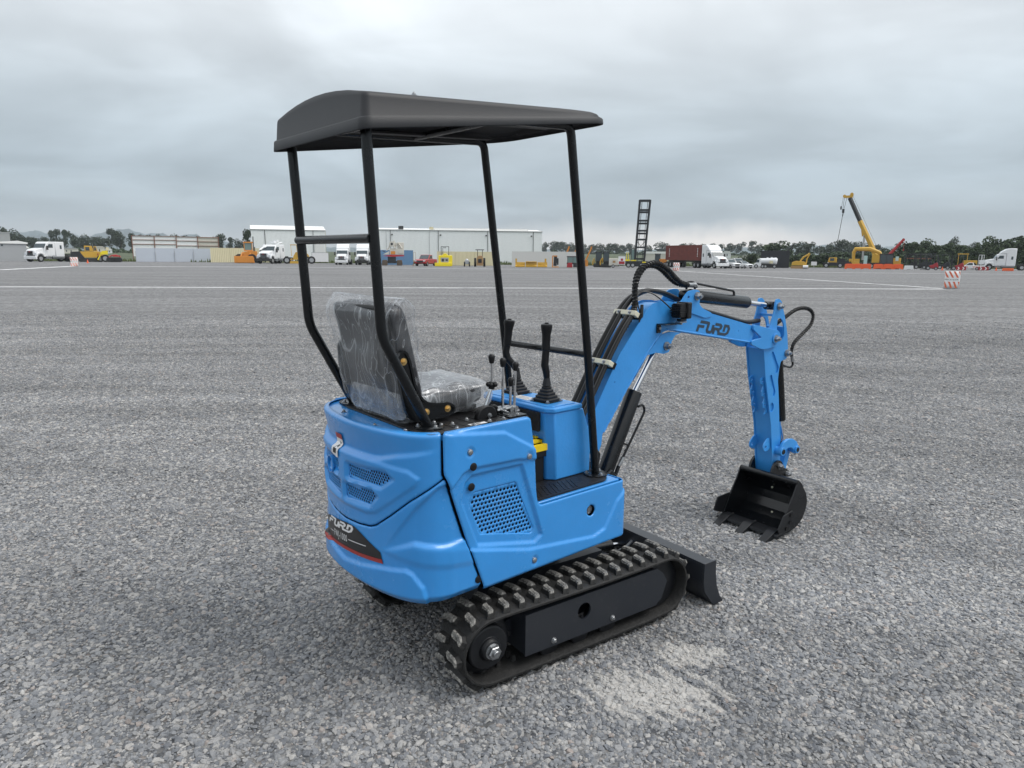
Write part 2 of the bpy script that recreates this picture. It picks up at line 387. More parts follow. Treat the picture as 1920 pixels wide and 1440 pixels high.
def streaks(t, pos):
    mp = t.nodes.new('ShaderNodeMapping'); mp.inputs['Scale'].default_value = (0.035, 0.42, 1); mp.inputs['Rotation'].default_value = (0, 0, R(3)); t.links.new(pos, mp.inputs[0])
    a = noise(t, mp.outputs[0], 1.0, 7, 0.62, 0.4)
    mp2 = t.nodes.new('ShaderNodeMapping'); mp2.inputs['Scale'].default_value = (0.25, 1.1, 1); mp2.inputs['Rotation'].default_value = (0, 0, R(-12)); t.links.new(pos, mp2.inputs[0])
    b = noise(t, mp2.outputs[0], 1.0, 5, 0.6, 0.8)
    ln = t.nodes.new('ShaderNodeVectorMath'); ln.operation = 'DISTANCE'; ln.inputs[1].default_value = (-3.0, 1.0, 0); t.links.new(pos, ln.inputs[0])
    c3 = t.nodes.new('ShaderNodeCombineXYZ'); t.links.new(ln.outputs['Value'], c3.inputs[0]); t.links.new(math_(t, 'MULTIPLY', b, 1.2), c3.inputs[1])
    rg = noise(t, c3.outputs[0], 1.9, 2, 0.5)
    s = math_(t, 'ADD', math_(t, 'ADD', math_(t, 'MULTIPLY', a, 0.42), math_(t, 'MULTIPLY', b, 0.24)), math_(t, 'MULTIPLY', rg, 0.34))
    return ramp(t, s, [(0.37, 0.76), (0.5, 1.0), (0.63, 1.26)])
STONE = [(0.0, (0.131, 0.137, 0.149)), (0.2, (0.184, 0.191, 0.203)), (0.5, (0.236, 0.239, 0.245)), (0.8, (0.302, 0.297, 0.29)), (0.94, (0.36, 0.349, 0.333)), (0.98, (0.279, 0.241, 0.221)), (1.0, (0.414, 0.405, 0.387))]
def gravel_mat():
    ma = bpy.data.materials.new('gravel_ground'); ma.use_nodes = True; t = ma.node_tree; b = t.nodes['Principled BSDF']
    pos, dm = dustmask(t)
    vo = t.nodes.new('ShaderNodeTexVoronoi'); vo.inputs['Scale'].default_value = 62; t.links.new(pos, vo.inputs['Vector'])
    wn = t.nodes.new('ShaderNodeSeparateColor'); t.links.new(vo.outputs['Color'], wn.inputs[0])
    c1 = ramp(t, wn.outputs[0], STONE)
    # coarser lumps so the grain survives farther away
    lump = noise(t, pos, 9, 6, 0.75)
    c1 = mixc(t, 1.0, c1, ramp(t, lump, [(0.30, 0.62), (0.5, 1.0), (0.70, 1.42)]), 'MULTIPLY')
    mpf = t.nodes.new('ShaderNodeMapping'); mpf.inputs['Scale'].default_value = (9.0, 2.2, 1); t.links.new(pos, mpf.inputs[0])
    c1 = mixc(t, 1.0, c1, ramp(t, noise(t, mpf.outputs[0], 1.0, 3, 0.9), [(0.33, 0.58), (0.5, 0.90), (0.67, 1.25)]), 'MULTIPLY')
    c1 = mixc(t, 1.0, c1, streaks(t, pos), 'MULTIPLY')
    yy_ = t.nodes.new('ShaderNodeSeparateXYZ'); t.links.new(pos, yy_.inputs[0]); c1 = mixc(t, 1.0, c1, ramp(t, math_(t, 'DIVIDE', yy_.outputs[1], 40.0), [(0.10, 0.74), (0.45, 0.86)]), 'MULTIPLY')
    c1 = mixc(t, math_(t, 'MULTIPLY', dm, 0.75), c1, (0.50, 0.48, 0.45))
    t.links.new(c1, b.inputs['Base Color']); b.inputs['Roughness'].default_value = 0.95; b.inputs['Specular IOR Level'].default_value = 0.2
    h = math_(t, 'ADD', math_(t, 'MULTIPLY', vo.outputs['Distance'], -0.9), math_(t, 'MULTIPLY', lump, 2.0))
    bn = t.nodes.new('ShaderNodeBump'); bn.inputs['Strength'].default_value = 0.8; bn.inputs['Distance'].default_value = 0.012
    t.links.new(h, bn.inputs['Height']); t.links.new(bn.outputs[0], b.inputs['Normal'])
    return ma
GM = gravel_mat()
def sheet(name, pts, z, mt):
    bd = B(); bd.add([(x, y, z) for x, y in pts], [tuple(range(len(pts)))]); o = link(name, bd.mesh(name, mt, False)); return tag(o, kind='structure')
g = B()
ys = [-60, -10, 0, 2, 4, 8, 15, 30, 60, 100, 140, 200, 6000]; xs = [-6000, -400, -150, -60, -20, -5, 0, 5, 20, 60, 150, 400, 6000]
g.add([(x, y, 0) for y in ys for x in xs], [(j*len(xs)+i, j*len(xs)+i+1, (j+1)*len(xs)+i+1, (j+1)*len(xs)+i) for j in range(len(ys)-1) for i in range(len(xs)-1)])
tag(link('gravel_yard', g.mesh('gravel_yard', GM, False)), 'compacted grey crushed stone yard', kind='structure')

# loose crushed stones near the machine (geometry nodes instances, one stuff object)
def stone_mat():
    ma = bpy.data.materials.new('crushed_stone'); ma.use_nodes = True; t = ma.node_tree; b = t.nodes['Principled BSDF']
    pos, dm = dustmask(t)
    oi = t.nodes.new('ShaderNodeObjectInfo')
    c = ramp(t, oi.outputs['Random'], STONE)
    c = mixc(t, 1.0, c, ramp(t, noise(t, pos, 130, 4, 0.7), [(0.3, 0.74), (0.7, 1.26)]), 'MULTIPLY')
    c = mixc(t, 1.0, c, streaks(t, pos), 'MULTIPLY')
    c = mixc(t, math_(t, 'MULTIPLY', dm, 0.55), c, (0.52, 0.50, 0.465))
    t.links.new(c, b.inputs['Base Color']); b.inputs['Roughness'].default_value = 0.85; b.inputs['Specular IOR Level'].default_value = 0.3
    return ma
SM = stone_mat()
def gravel():
    bd = B(); rows = []
    ysr = [1.75]+[1.75*1.09**i for i in range(1, 31)]          # to about 23 m
    nx = 24
    for y in ysr:
        hw = 0.78*y+0.5
        rows.append([(hw*(2*i/nx-1), y, 0.0) for i in range(nx+1)])
    vs = [p for r_ in rows for p in r_]
    fs = [(j*(nx+1)+i, j*(nx+1)+i+1, (j+1)*(nx+1)+i+1, (j+1)*(nx+1)+i) for j in range(len(ysr)-1) for i in range(nx)]
    bd.add(vs, fs); me = bd.mesh('gravel', SM, False)
    at = me.attributes.new('dens', 'FLOAT', 'POINT'); sz = me.attributes.new('size', 'FLOAT', 'POINT')
    for i, p in enumerate(vs):
        at.data[i].value = max(0.0, min(8600.0, 8600*(2.7/max(p[1], 2.7))**1.35)) *max(0.0, min(1.0, (19-p[1])/6))
        sz.data[i].value = 1.0+max(0, p[1]-3.2)*0.050
    o = link('gravel', me); tag(o, 'loose grey crushed stones covering the yard', kind='stuff')
    ng = bpy.data.node_groups.new('gravel', 'GeometryNodeTree'); ng.interface.new_socket('Geometry', in_out='INPUT', socket_type='NodeSocketGeometry'); ng.interface.new_socket('Geometry', in_out='OUTPUT', socket_type='NodeSocketGeometry')
    K = ng.nodes.new; Lk = ng.links.new
    gi, go = K('NodeGroupInput'), K('NodeGroupOutput')
    dp = K('GeometryNodeDistributePointsOnFaces'); dp.distribute_method = 'RANDOM'
    na = K('GeometryNodeInputNamedAttribute'); na.data_type = 'FLOAT'; na.inputs[0].default_value = 'dens'
    Lk(gi.outputs[0], dp.inputs['Mesh']); Lk(na.outputs[0], dp.inputs['Density'])
    g2i = K('GeometryNodeGeometryToInstance')
    for s in range(7):
        ico = K('GeometryNodeMeshIcoSphere'); ico.inputs['Radius'].default_value = 0.0066; ico.inputs['Subdivisions'].default_value = 2
        sp = K('GeometryNodeSetPosition'); rv = K('FunctionNodeRandomValue'); rv.data_type = 'FLOAT_VECTOR'
        for nm, val in (('Min', (-0.0027,)*3), ('Max', (0.0027,)*3)):
            [q for q in rv.inputs if q.name == nm and q.type == 'VECTOR'][0].default_value = val
        [q for q in rv.inputs if q.name == 'Seed'][0].default_value = s*11+3
        tf = K('GeometryNodeTransform'); tf.inputs['Scale'].default_value = ((1.25, 0.85, 0.62), (1, 1, 0.7), (1.45, 0.9, 0.55), (0.8, 1.1, 0.75), (1.1, 0.7, 0.8), (1.3, 1.15, 0.6), (0.7, 0.75, 0.6))[s]
        ch = K('GeometryNodeConvexHull')
        Lk(ico.outputs[0], sp.inputs['Geometry']); Lk([q for q in rv.outputs if q.type == 'VECTOR'][0], sp.inputs['Offset']); Lk(sp.outputs[0], ch.inputs[0]); Lk(ch.outputs[0], tf.inputs['Geometry'])
        sm = K('GeometryNodeSetMaterial'); sm.inputs['Material'].default_value = SM; Lk(tf.outputs[0], sm.inputs[0]); Lk(sm.outputs[0], g2i.inputs[0])
    ip = K('GeometryNodeInstanceOnPoints'); ip.inputs['Pick Instance'].default_value = True
    Lk(dp.outputs['Points'], ip.inputs['Points']); Lk(g2i.outputs[0], ip.inputs['Instance'])
    rr = K('FunctionNodeRandomValue'); rr.data_type = 'FLOAT_VECTOR'
    [q for q in rr.inputs if q.name == 'Min' and q.type == 'VECTOR'][0].default_value = (-0.5, -0.5, 0); [q for q in rr.inputs if q.name == 'Max' and q.type == 'VECTOR'][0].default_value = (0.5, 0.5, 6.28)
    Lk([q for q in rr.outputs if q.type == 'VECTOR'][0], ip.inputs['Rotation'])
    rs = K('FunctionNodeRandomValue'); rs.data_type = 'FLOAT'
    [q for q in rs.inputs if q.name == 'Min' and q.type == 'VALUE'][0].default_value = 0.0; [q for q in rs.inputs if q.name == 'Max' and q.type == 'VALUE'][0].default_value = 1.0
    [q for q in rs.inputs if q.name == 'Seed'][0].default_value = 5
    pw = K('ShaderNodeMath'); pw.operation = 'POWER'; pw.inputs[1].default_value = 4.0; Lk([q for q in rs.outputs if q.type == 'VALUE'][0], pw.inputs[0])
    ma_ = K('ShaderNodeMath'); ma_.operation = 'MULTIPLY_ADD'; ma_.inputs[1].default_value = 1.15; ma_.inputs[2].default_value = 0.60; Lk(pw.outputs[0], ma_.inputs[0])
    nb = K('GeometryNodeInputNamedAttribute'); nb.data_type = 'FLOAT'; nb.inputs[0].default_value = 'size'
    mm = K('ShaderNodeMath'); mm.operation = 'MULTIPLY'; Lk(ma_.outputs[0], mm.inputs[0]); Lk(nb.outputs[0], mm.inputs[1]); Lk(mm.outputs[0], ip.inputs['Scale'])
    Lk(ip.outputs[0], go.inputs[0])
    mo = o.modifiers.new('gravel', 'NODES'); mo.node_group = ng
gravel()

# white lime lines laid out on the gravel
def lime_mat():
    ma = bpy.data.materials.new('white_lime'); ma.use_nodes = True; t = ma.node_tree; b = t.nodes['Principled BSDF']
    pos = t.nodes.new('ShaderNodeNewGeometry').outputs['Position']
    f = noise(t, pos, 1.6, 6, 0.75)
    t.links.new(mixc(t, ramp(t, f, [(0.30, 0.25), (0.52, 1.0)]), (0.24, 0.24, 0.25), (0.80, 0.80, 0.80)), b.inputs['Base Color']); b.inputs['Roughness'].default_value = 0.9
    return ma
LIME = lime_mat()
def line(p, q, wd):
    a, b_ = Vector(p), Vector(q); n = max(8, int((b_-a).length/1.2)); d = (b_-a).normalized(); nn_ = Vector((-d.y, d.x)); bd = B(); vs = []
    for i in range(n+1):
        c = a+(b_-a)*i/n; w1 = wd*random.uniform(0.38, 0.6); w2 = wd*random.uniform(0.38, 0.6); k = nn_*random.uniform(-0.05, 0.05)
        vs += [(c.x-nn_.x*w1+k.x, c.y-nn_.y*w1+k.y, 0.006), (c.x+nn_.x*w2+k.x, c.y+nn_.y*w2+k.y, 0.006)]
    bd.add(vs, [(2*i, 2*i+2, 2*i+3, 2*i+1) for i in range(n)])
    tag(link('white_line', bd.mesh('white_line', LIME, False)), kind='structure')
EOF_MARK = 1
line((-40, 30.0, 0), (-23.4, 32.45, 0), 0.42); line((-23.4, 32.45, 0), (22.6, 37.35, 0), 0.42)
line((-45.6, 63.5, 0), (-50.8, 83.0, 0), 0.8); line((-60, 50, 0), (-45.6, 63.5, 0), 0.8); line((-50.8, 83.3, 0), (-29.3, 85.4, 0), 0.9)
line((18.4, 80.5, 0), (23.0, 38.2, 0), 0.30); line((-29.0, 86.6, 0), (18.3, 82.0, 0), 0.5); line((18.6, 80.8, 0), (60, 74, 0), 0.5)

# ================================================================== the mini excavator
EX = bpy.data.objects.new('mini_excavator', None); C.objects.link(EX)
EX.location = (0, 2.95, 0); EX.rotation_euler = (0, 0, R(35.1))
tag(EX, 'bright blue mini excavator on black rubber tracks with a grey roof, standing on the gravel', 'excavator')
MT = Matrix.Identity(4)
MU = Matrix.Rotation(R(5.8), 4, 'Z')
MB = Matrix.Translation((-0.0017, 0.0268, 0)) @ Matrix.Rotation(R(1.4), 4, 'Z')
def part(name, bd, mats, M=MU, parent=EX, bv=0, smooth=True, label=None, kind=None, seg=2):
    o = link(name, bd.mesh(name, mats, smooth), parent, M)
    if bv: bevel(o, bv, seg)
    if label: o['label'] = label
    if kind: o['kind'] = kind
    return o
def share(name, me, M, parent=EX):
    return link(name, me, parent, M)
def TR(x, y, z, rx=0, ry=0, rz=0): return Matrix.Translation((x, y, z)) @ Matrix.Rotation(rz, 4, 'Z') @ Matrix.Rotation(ry, 4, 'Y') @ Matrix.Rotation(rx, 4, 'X')
# ---- bolt meshes (axis +Z)
def hexbolt(r, h, washer=1.5):
    b = B(); b.lathe([(r*washer, 0), (r*washer, h*0.25)], 16); b.lathe([(r, h*0.25), (r, h*0.85), (r*0.85, h)], 6); b.lathe([(r*0.5, h), (r*0.5, h*1.35)], 10); return b
BOLT = hexbolt(0.0066, 0.008).mesh('bolt', ZN); BOLTG = hexbolt(0.0085, 0.010).mesh('bolt', GOLD); BOLTS = hexbolt(0.006, 0.009).mesh('bolt', ZN)
PIN = hexbolt(0.016, 0.026, 1.35).mesh('pin_bolt', ZN); PANB = None
b = B(); b.lathe([(0.0115, 0), (0.0115, 0.002), (0.0095, 0.0055), (0.005, 0.0075)], 18); b.lathe([(0.0042, 0.006), (0.0042, 0.0085)], 6); DOME = b.mesh('panel_bolt', ZN)
b = B(); b.lathe([(0.0145, 0), (0.0145, 0.0015), (0.012, 0.003)], 20); PLUG = b.mesh('rubber_plug', BLK)

# ---- body shell: plan curve of the upper structure (right half measured, left half alike)
plan = [(0.32, 0.0), (0.32, -0.343)]+[(0.29+0.03*math.cos(a), -0.343+0.03*math.sin(a)) for a in (-0.26, -0.52, -0.79, -1.05, -1.31)]+[(0.29, -0.373)]
rear = smoothpath([(p[0], p[1], 0) for p in [(-0.56, -0.373), (-0.60, -0.372), (-0.65, -0.355), (-0.695, -0.315), (-0.73, -0.25), (-0.752, -0.165), (-0.764, -0.08), (-0.768, 0.005), (-0.765, 0.09), (-0.753, 0.178), (-0.731, 0.265), (-0.695, 0.332), (-0.65, 0.371), (-0.60, 0.389), (-0.56, 0.390)]], 5)
plan += [(0.29-0.02*i, -0.373) for i in range(1, 43)]+[(p.x, p.y) for p in rear]
PL = np.array(plan); seg_ = np.hypot(*(PL[1:]-PL[:-1]).T); US = np.concatenate([[0], np.cumsum(seg_)])
US -= np.interp(0, PL[30:34, 0][::-1], np.arange(4)) * 0
k0 = int(np.argmin(abs(PL[:, 0])+abs(PL[:, 1]+0.373)*100)); US = US-US[k0]-PL[k0, 0]*1.0      # so that u = -x on the straight side
dT = np.gradient(PL, axis=0); dT /= np.hypot(*dT.T)[:, None]+1e-12; NRM = np.stack([-dT[:, 1], dT[:, 0]], 1)
if NRM[k0, 1] > 0: NRM = -NRM
UC = 1.055; UMAX = US[-1]
def shell(u, z, d):
    x = np.interp(u, US, PL[:, 0]); y = np.interp(u, US, PL[:, 1]); nx_ = np.interp(u, US, NRM[:, 0]); ny_ = np.interp(u, US, NRM[:, 1])
    q = np.hypot(nx_, ny_); return np.stack([x+nx_/q*d, y+ny_/q*d, z], 1)
def ease(poly, P, r=0.004, dep=0.0035):
    e = np.clip(pdist(poly, P)/r, 0, 1); return -dep*(1-np.sqrt(1-(1-e)**2))
def skin(name, outline, holes, dfun, mt, step=0.0085, mirror=False, edge=0.004, thick=0.004, top=None):
    ol = resample(outline, step); hs = [resample(h, step) if len(h) < 7 else h for h in holes]
    V, T = cdt(ol, hs, step); d = dfun(V)+ease(ol, V, edge, 0.0035)
    for h in hs:
        if len(h) > 12: d += ease(h, V, 0.004, 0.003)
    if top is not None:      # rolled upper rim
        zt, r = top; e = np.clip((zt-V[:, 1])/r, 0, 1); d -= r*(1-np.sqrt(np.maximum(0, 1-(1-e)**2)))
    P = shell(V[:, 0], V[:, 1], d)
    if mirror: P[:, 1] = -P[:, 1]+0.017; T = T[:, ::-1]
    bd = B(); bd.add(P.tolist(), T.tolist()); me = bd.mesh(name, mt); me.set_sharp_from_angle(angle=R(60))
    o = link(name, me, EX, MU); s = o.modifiers.new('solid', 'SOLIDIFY'); s.thickness = thick; s.offset = -1
    # the sheet must face outwards
    n = me.polygons[len(me.polygons)//2].normal; c = me.polygons[len(me.polygons)//2].center
    q = Vector((c.x-(-0.2), c.y, 0))
    if n.dot(q) < 0: me.flip_normals()
    return o
# side panel: outline in (u, z)
side_out = [(-0.62, 0.405), (-0.31, 0.392), (0.4465, 0.378), (0.5295, 0.600), (0.6075, 0.826), (0.6205, 0.848), (0.6225, 0.993), (0.24, 0.993), (0.228, 0.980), (0.206, 0.845), (0.196, 0.70), (0.187, 0.650), (0.172, 0.640), (-0.30, 0.640), (-0.62, 0.640)]
grille = [(0.507, 0.722), (0.488, 0.754), (0.293, 0.752), (0.203, 0.552), (0.212, 0.536), (0.458, 0.596)]
def side_d(P):
    u, z = P[:, 0], P[:, 1]; d = np.zeros(len(P))
    d -= 0.011*region([(0.545, 0.735), (0.53, 0.80), (0.50, 0.822), (0.27, 0.818), (0.165, 0.52), (0.20, 0.498), (0.475, 0.560)], P, 0.009)
    d += 0.010*region([(0.70, 1.05), (0.70, 0.70), (0.585, 0.80), (0.545, 0.838), (0.515, 0.850), (0.29, 0.842), (0.20, 0.826), (0.10, 0.82), (0.10, 0.86), (0.208, 0.870), (0.36, 0.955), (0.60, 0.985)], P, 0.009)
    d += 0.009*region([(0.62, 0.54), (0.505, 0.553), (0.236, 0.481), (-0.12, 0.438), (-0.19, 0.455), (-0.262, 0.560), (-0.32, 0.60), (-0.8, 0.6), (-0.8, 0.2), (0.62, 0.2)], P, 0.009)
    d -= 0.020*np.clip((0.401-z)/0.02, 0, 1)**1.5
    for c in ((0.515, 0.91), (0.242, 0.845), (0.209, 0.43)):
        d -= 0.004*region(circ(c[0], c[1], 0.0175, 18), P, 0.005)
    return d
gro = roundpoly(grille, 0.008)
hole = circ(-0.108, 0.551, 0.0225, 20)
gat = part('side_panel', B().add([(0, 0, 0)], []), BLUE)      # placeholder replaced below
bpy.data.objects.remove(gat)
sp = skin('side_panel', roundpoly(side_out, 0.012, 2), [gro, hole], side_d, BLUE, 0.0056, top=(0.993, 0.010))
sp2 = skin('side_panel', roundpoly(side_out, 0.012, 2), [gro], side_d, BLUE, 0.011, mirror=True, top=(0.993, 0.010))
def perf(name, outline, pitch, r, dz, dfun, mirror=False, rowf=0.95, parent=None):
    """perforated sheet with real round holes"""
    a = np.array(outline); x0, y0 = a.min(0); x1, y1 = a.max(0); hs = []; j = 0; y = y0+pitch*0.55
    while y < y1:
        x = x0+pitch*(0.5+0.5*(j % 2))
        while x < x1:
            p = np.array([[x, y]])
            if pip(outline, p)[0] and pdist(outline, p)[0] > r+0.0018: hs.append(circ(x, y, r, 8))
            x += pitch
        y += pitch*rowf; j += 1
    V, T = cdt(resample(outline, 0.012), hs); P = shell(V[:, 0], V[:, 1], dfun(V)+dz)
    if mirror: P[:, 1] = -P[:, 1]+0.017; T = T[:, ::-1]
    bd = B(); bd.add(P.tolist(), T.tolist()); o = link(name, bd.mesh(name, BLUE, True), parent if parent else EX, MU if parent is None else MT)
    s = o.modifiers.new('solid', 'SOLIDIFY'); s.thickness = 0.0025; s.offset = 0
    return o
zero = lambda P: np.zeros(len(P))
perf('vent_grille', roundpoly(offset(grille, -0.006), 0.01), 0.0172, 0.0059, -0.015, zero, parent=sp)
perf('vent_grille', roundpoly(offset(grille, -0.006), 0.01), 0.0172, 0.0052, -0.016, zero, True, parent=sp2)
def on_shell(me, name, u, z, d, parent=EX, mirror=False):
    p = shell(np.array([u]), np.array([z]), np.array([d]))[0]; n = shell(np.array([u]), np.array([z]), np.array([d+1]))[0]-p
    M = Matrix.Translation(Vector(p)) @ Vector(n).to_track_quat('Z', 'Y').to_matrix().to_4x4()
    if parent is EX: M = MU @ M
    return link(name, me, parent, M)
for u, z, d in ((0.515, 0.91, 0.006), (0.242, 0.845, 0.006), (0.209, 0.43, 0.005)): on_shell(DOME, 'bolt', u, z, d, sp)
for u, z, d in ((0.504, 0.857, 0.010), (0.503, 0.781, -0.003)): on_shell(PLUG, 'rubber_plug', u, z, d, sp)
# lock seen through the hole
b = B(); b.lathe([(0.023, 0), (0.023, 0.012)], 20, k=0); b.lathe([(0.017, 0.012), (0.017, 0.018), (0.014, 0.018), (0.014, 0.0145), (0.010, 0.0145), (0.010, 0.019), (0.004, 0.019)], 20, k=1)
on_shell(b.mesh('lock_cylinder', [VOID, ZN]), 'lock_cylinder', -0.108, 0.551, -0.030, sp)

# rear covers
seam = [(0.6250, 0.846), (0.6185, 0.834), (0.735, 0.757), (0.818, 0.692), (0.893, 0.640), (0.925, 0.628), (1.0, 0.618), (1.096, 0.613)]
mir = lambda l, c=1.096: [(2*c-u, z) for u, z in l][::-1]
up_out = [(0.6250, 0.992)]+seam+mir(seam[:-1])+[(2*1.096-0.6255, 0.992)]
v1 = [(1.056, 0.822), (1.05, 0.826), (0.838, 0.838), (0.812, 0.822), (0.858, 0.789), (1.05, 0.778), (1.057, 0.782)]
v2 = [(1.080, 0.742), (1.074, 0.746), (0.910, 0.759), (0.886, 0.745), (0.922, 0.709), (1.074, 0.698), (1.080, 0.702)]
v3 = [(1.142, 0.822), (1.142, 0.780), (1.34, 0.789), (1.38, 0.822), (1.35, 0.838)]; v4 = [(1.130, 0.747), (1.130, 0.699), (1.27, 0.709), (1.306, 0.745), (1.28, 0.759)]
def up_d(P):
    u, z = P[:, 0], P[:, 1]; uu = np.where(u > 1.096, 2*1.096-u, u); Q = np.stack([uu, z], 1)
    zc_ = np.interp(uu, [0.62, 0.655, 0.79, 0.868, 0.903, 1.096], [0.95, 0.938, 0.914, 0.893, 0.888, 0.885])
    amp = np.interp(uu, [0.63, 0.70, 0.87], [0.0, 0.006, 0.017])
    t = np.clip((0.972-z)/np.maximum(0.972-zc_, 0.01), 0, 1); d = -amp*t*(z > zc_)
    s = np.clip((z-(zc_-0.018))/0.018, 0, 1); d += np.where(z <= zc_, -amp*s*s*(3-2*s), 0)
    d += 0.007*region([(0.70, 0.835), (0.713, 0.812), (0.806, 0.743), (0.89, 0.686), (0.94, 0.674), (1.2, 0.668), (1.2, 0.87), (0.87, 0.872), (0.74, 0.86)], Q, 0.013)
    for v in (v1, v2): d -= 0.008*region(offset(v, -0.011), Q, 0.010)
    return d
vents = [roundpoly(v, 0.005, 2) for v in (v1, v2, v3, v4)]
uc = skin('rear_upper_cover', roundpoly(up_out, 0.006, 2), vents, up_d, BLUE, 0.006, top=(0.992, 0.016), edge=0.0035)
for v in (v1, v2, v3, v4): perf('vent_grille', roundpoly(offset(v, -0.004), 0.006), 0.0132, 0.0052, -0.007, zero, rowf=0.74, parent=uc)
b = B(); b.lathe([(0.030, -0.02), (0.030, 0.002), (0.034, 0.002), (0.034, -0.004)], 24, k=0, cap=False); b.lathe([(0.03, -0.012), (0.012, -0.012), (0.012, -0.004), (0.001, -0.004)], 24, k=0)
on_shell(b.mesh('lock_recess', [BLUE]), 'lock_recess', 1.212, 0.79, 0.006, uc)
lo_out = [(0.4495, 0.377)]+[(0.532, 0.598), (0.610, 0.824)]+[(u-0.0005, z-0.0042) for u, z in seam[1:]]+mir([(u-0.0005, z-0.0042) for u, z in seam[1:-1]])+[(2*1.096-0.610, 0.824), (2*1.096-0.532, 0.598), (2*1.096-0.4495, 0.377)]
def lo_d(P):
    u, z = P[:, 0], P[:, 1]; uu = np.where(u > 1.096, 2*1.096-u, u); Q = np.stack([uu, z], 1); d = np.zeros(len(P))
    d += 0.013*region([(0.672, 0.30), (0.680, 0.41), (0.690, 0.45), (0.728, 0.498), (0.752, 0.508), (0.884, 0.488), (0.983, 0.468), (1.10, 0.452), (1.3, 0.438), (1.3, 0.30)], Q, 0.010)
    # wedge-shaped facet
    w1 = region([(0.855, 0.557), (0.715, 0.73), (0.64, 0.80), (0.50, 0.84), (0.50, 0.60), (0.62, 0.592), (0.723, 0.606)], Q, 0.012)
    t = np.clip((0.855-uu)/0.14, 0, 1); d -= 0.012*w1*t
    d += 0.005*region([(0.855, 0.555), (0.723, 0.600), (0.60, 0.585), (0.48, 0.56), (0.48, 0.50), (0.70, 0.53)], Q, 0.03)
    c = np.clip((0.413-z)/0.036, 0, 1); d -= 0.034*c**1.15
    return d
lc = skin('rear_lower_cover', roundpoly(lo_out, 0.006, 2), [], lo_d, BLUE, 0.006, edge=0.0035)
on_shell(PLUG, 'rubber_plug', 0.476, 0.433, 0.001, lc)
# decals on the lower cover, following its surface
def curved(bd, V, T, d, k=0, extra=lo_d):
    V = np.array(V, float); P = shell(V[:, 0], V[:, 1], extra(V)+d+0.0008); bd.add(P.tolist(), [tuple(int(i) for i in t) for t in T], k)
def decal(outline, dd, k, bd, extra=lo_d):
    V, T = cdt(resample(outline, 0.008), [], 0.008); curved(bd, V, T[:, ::-1], dd, k, extra)
bd = B(); decal([(0.856, 0.506), (0.862, 0.522), (0.870, 0.545), (0.985, 0.588), (1.02, 0.598), (1.081, 0.597), (1.20, 0.580), (1.287, 0.563), (1.315, 0.545), (1.320, 0.472), (1.273, 0.471), (1.20, 0.478), (1.11, 0.486), (0.984, 0.495)], 0.0016, 0, bd)
redp = [(0.856, 0.506), (0.8615, 0.5205), (0.984, 0.5085), (1.11, 0.4995), (1.20, 0.4915), (1.273, 0.4845), (1.320, 0.4845), (1.320, 0.472), (1.273, 0.471), (1.20, 0.478), (1.11, 0.486), (0.984, 0.495)]
decal(redp, 0.0026, 1, bd)
def tilt(u): return (1.14-u)*0.10
for q in logo_quads():                                                     # F U R D, white
    P = [(1.262-a*0.0635, 0.5545+b_*0.031) for a, b_ in q]; P = [(u, z+tilt(u)) for u, z in P]; curved(bd, P, [(3, 2, 1, 0)], 0.0030, 2)
fv, ff = fontmesh('FWJ-1000'); fv = [(1.140-x*0.0275, 0.5150+y*0.038) for x, y, z in fv]; fv = [(u, z+tilt(u)) for u, z in fv]; curved(bd, fv, [f[::-1] for f in ff], 0.0030, 2)
for a, c in ((1.068, 0.948), (1.252, 1.212)):
    n = 8; V = []
    for i in range(n+1): uu_ = a+(c-a)*i/n; V += [(uu_, 0.5255+tilt(uu_)), (uu_, 0.5285+tilt(uu_))]
    curved(bd, V, [(2*i, 2*i+2, 2*i+3, 2*i+1) for i in range(n)], 0.0030, 2)
part('maker_decal', bd, [DKP, RED, WHT], MT, lc, smooth=False)
# warning sticker on the upper cover
bd = B(); decal([(1.115, 0.922), (1.172, 0.922), (1.172, 0.902), (1.115, 0.902)], 0.004, 1, bd, up_d); decal([(1.115, 0.902), (1.172, 0.902), (1.172, 0.838), (1.115, 0.838)], 0.004, 0, bd, up_d)
decal([(1.13, 0.85), (1.158, 0.85), (1.156, 0.868), (1.135, 0.882), (1.142, 0.893), (1.128, 0.888)], 0.0048, 2, bd, up_d)
part('warning_sticker', bd, [WHT, RED, BLK], MT, uc, smooth=False)

# near-black core added so gaps and vents look shaded, top plates, mats
ins = [(x, y) for x, y in plan if x < 0.25]
insh = [tuple((Vector((x, y))+Vector((-nx_, -ny_))*0.045)) for (x, y), (nx_, ny_) in zip(PL[k0-12:], NRM[k0-12:])]
core = [(-0.22, -0.325)]+[p for p in insh if p[0] < -0.23]+[(-0.22, 0.345)]
b = B(); b.prism(core, 0.395, 0.962, 'z'); b.box(-0.22, 0.285, -0.325, 0.34, 0.40, 0.632)
part('dark_backing_core', b, VOID, smooth=False)
cap_ = [tuple((Vector((x, y))+Vector((-nx_, -ny_))*0.0155)) for (x, y), (nx_, ny_) in zip(PL[k0:], NRM[k0:])]
cap_ = [p for p in cap_ if p[0] < -0.23]
b = B(); b.prism([(-0.225, -0.3575)]+cap_+[(-0.225, 0.374)], 0.9625, 0.981, 'z'); o = part('top_cover', b, BLUE)
for x, y in ((-0.70, 0.165), (-0.722, -0.105), (-0.68, -0.235)):
    share('bolt', BOLT, Matrix.Translation((x, y, 0.981)), o)
mt_out = [(-0.215, -0.354), (-0.645, -0.354), (-0.668, -0.335), (-0.672, -0.20), (-0.655, 0.22), (-0.635, 0.335), (-0.60, 0.36), (-0.215, 0.36)]
b = B(); b.prism(roundpoly(mt_out, 0.02), 0.9815, 0.9875, 'z')
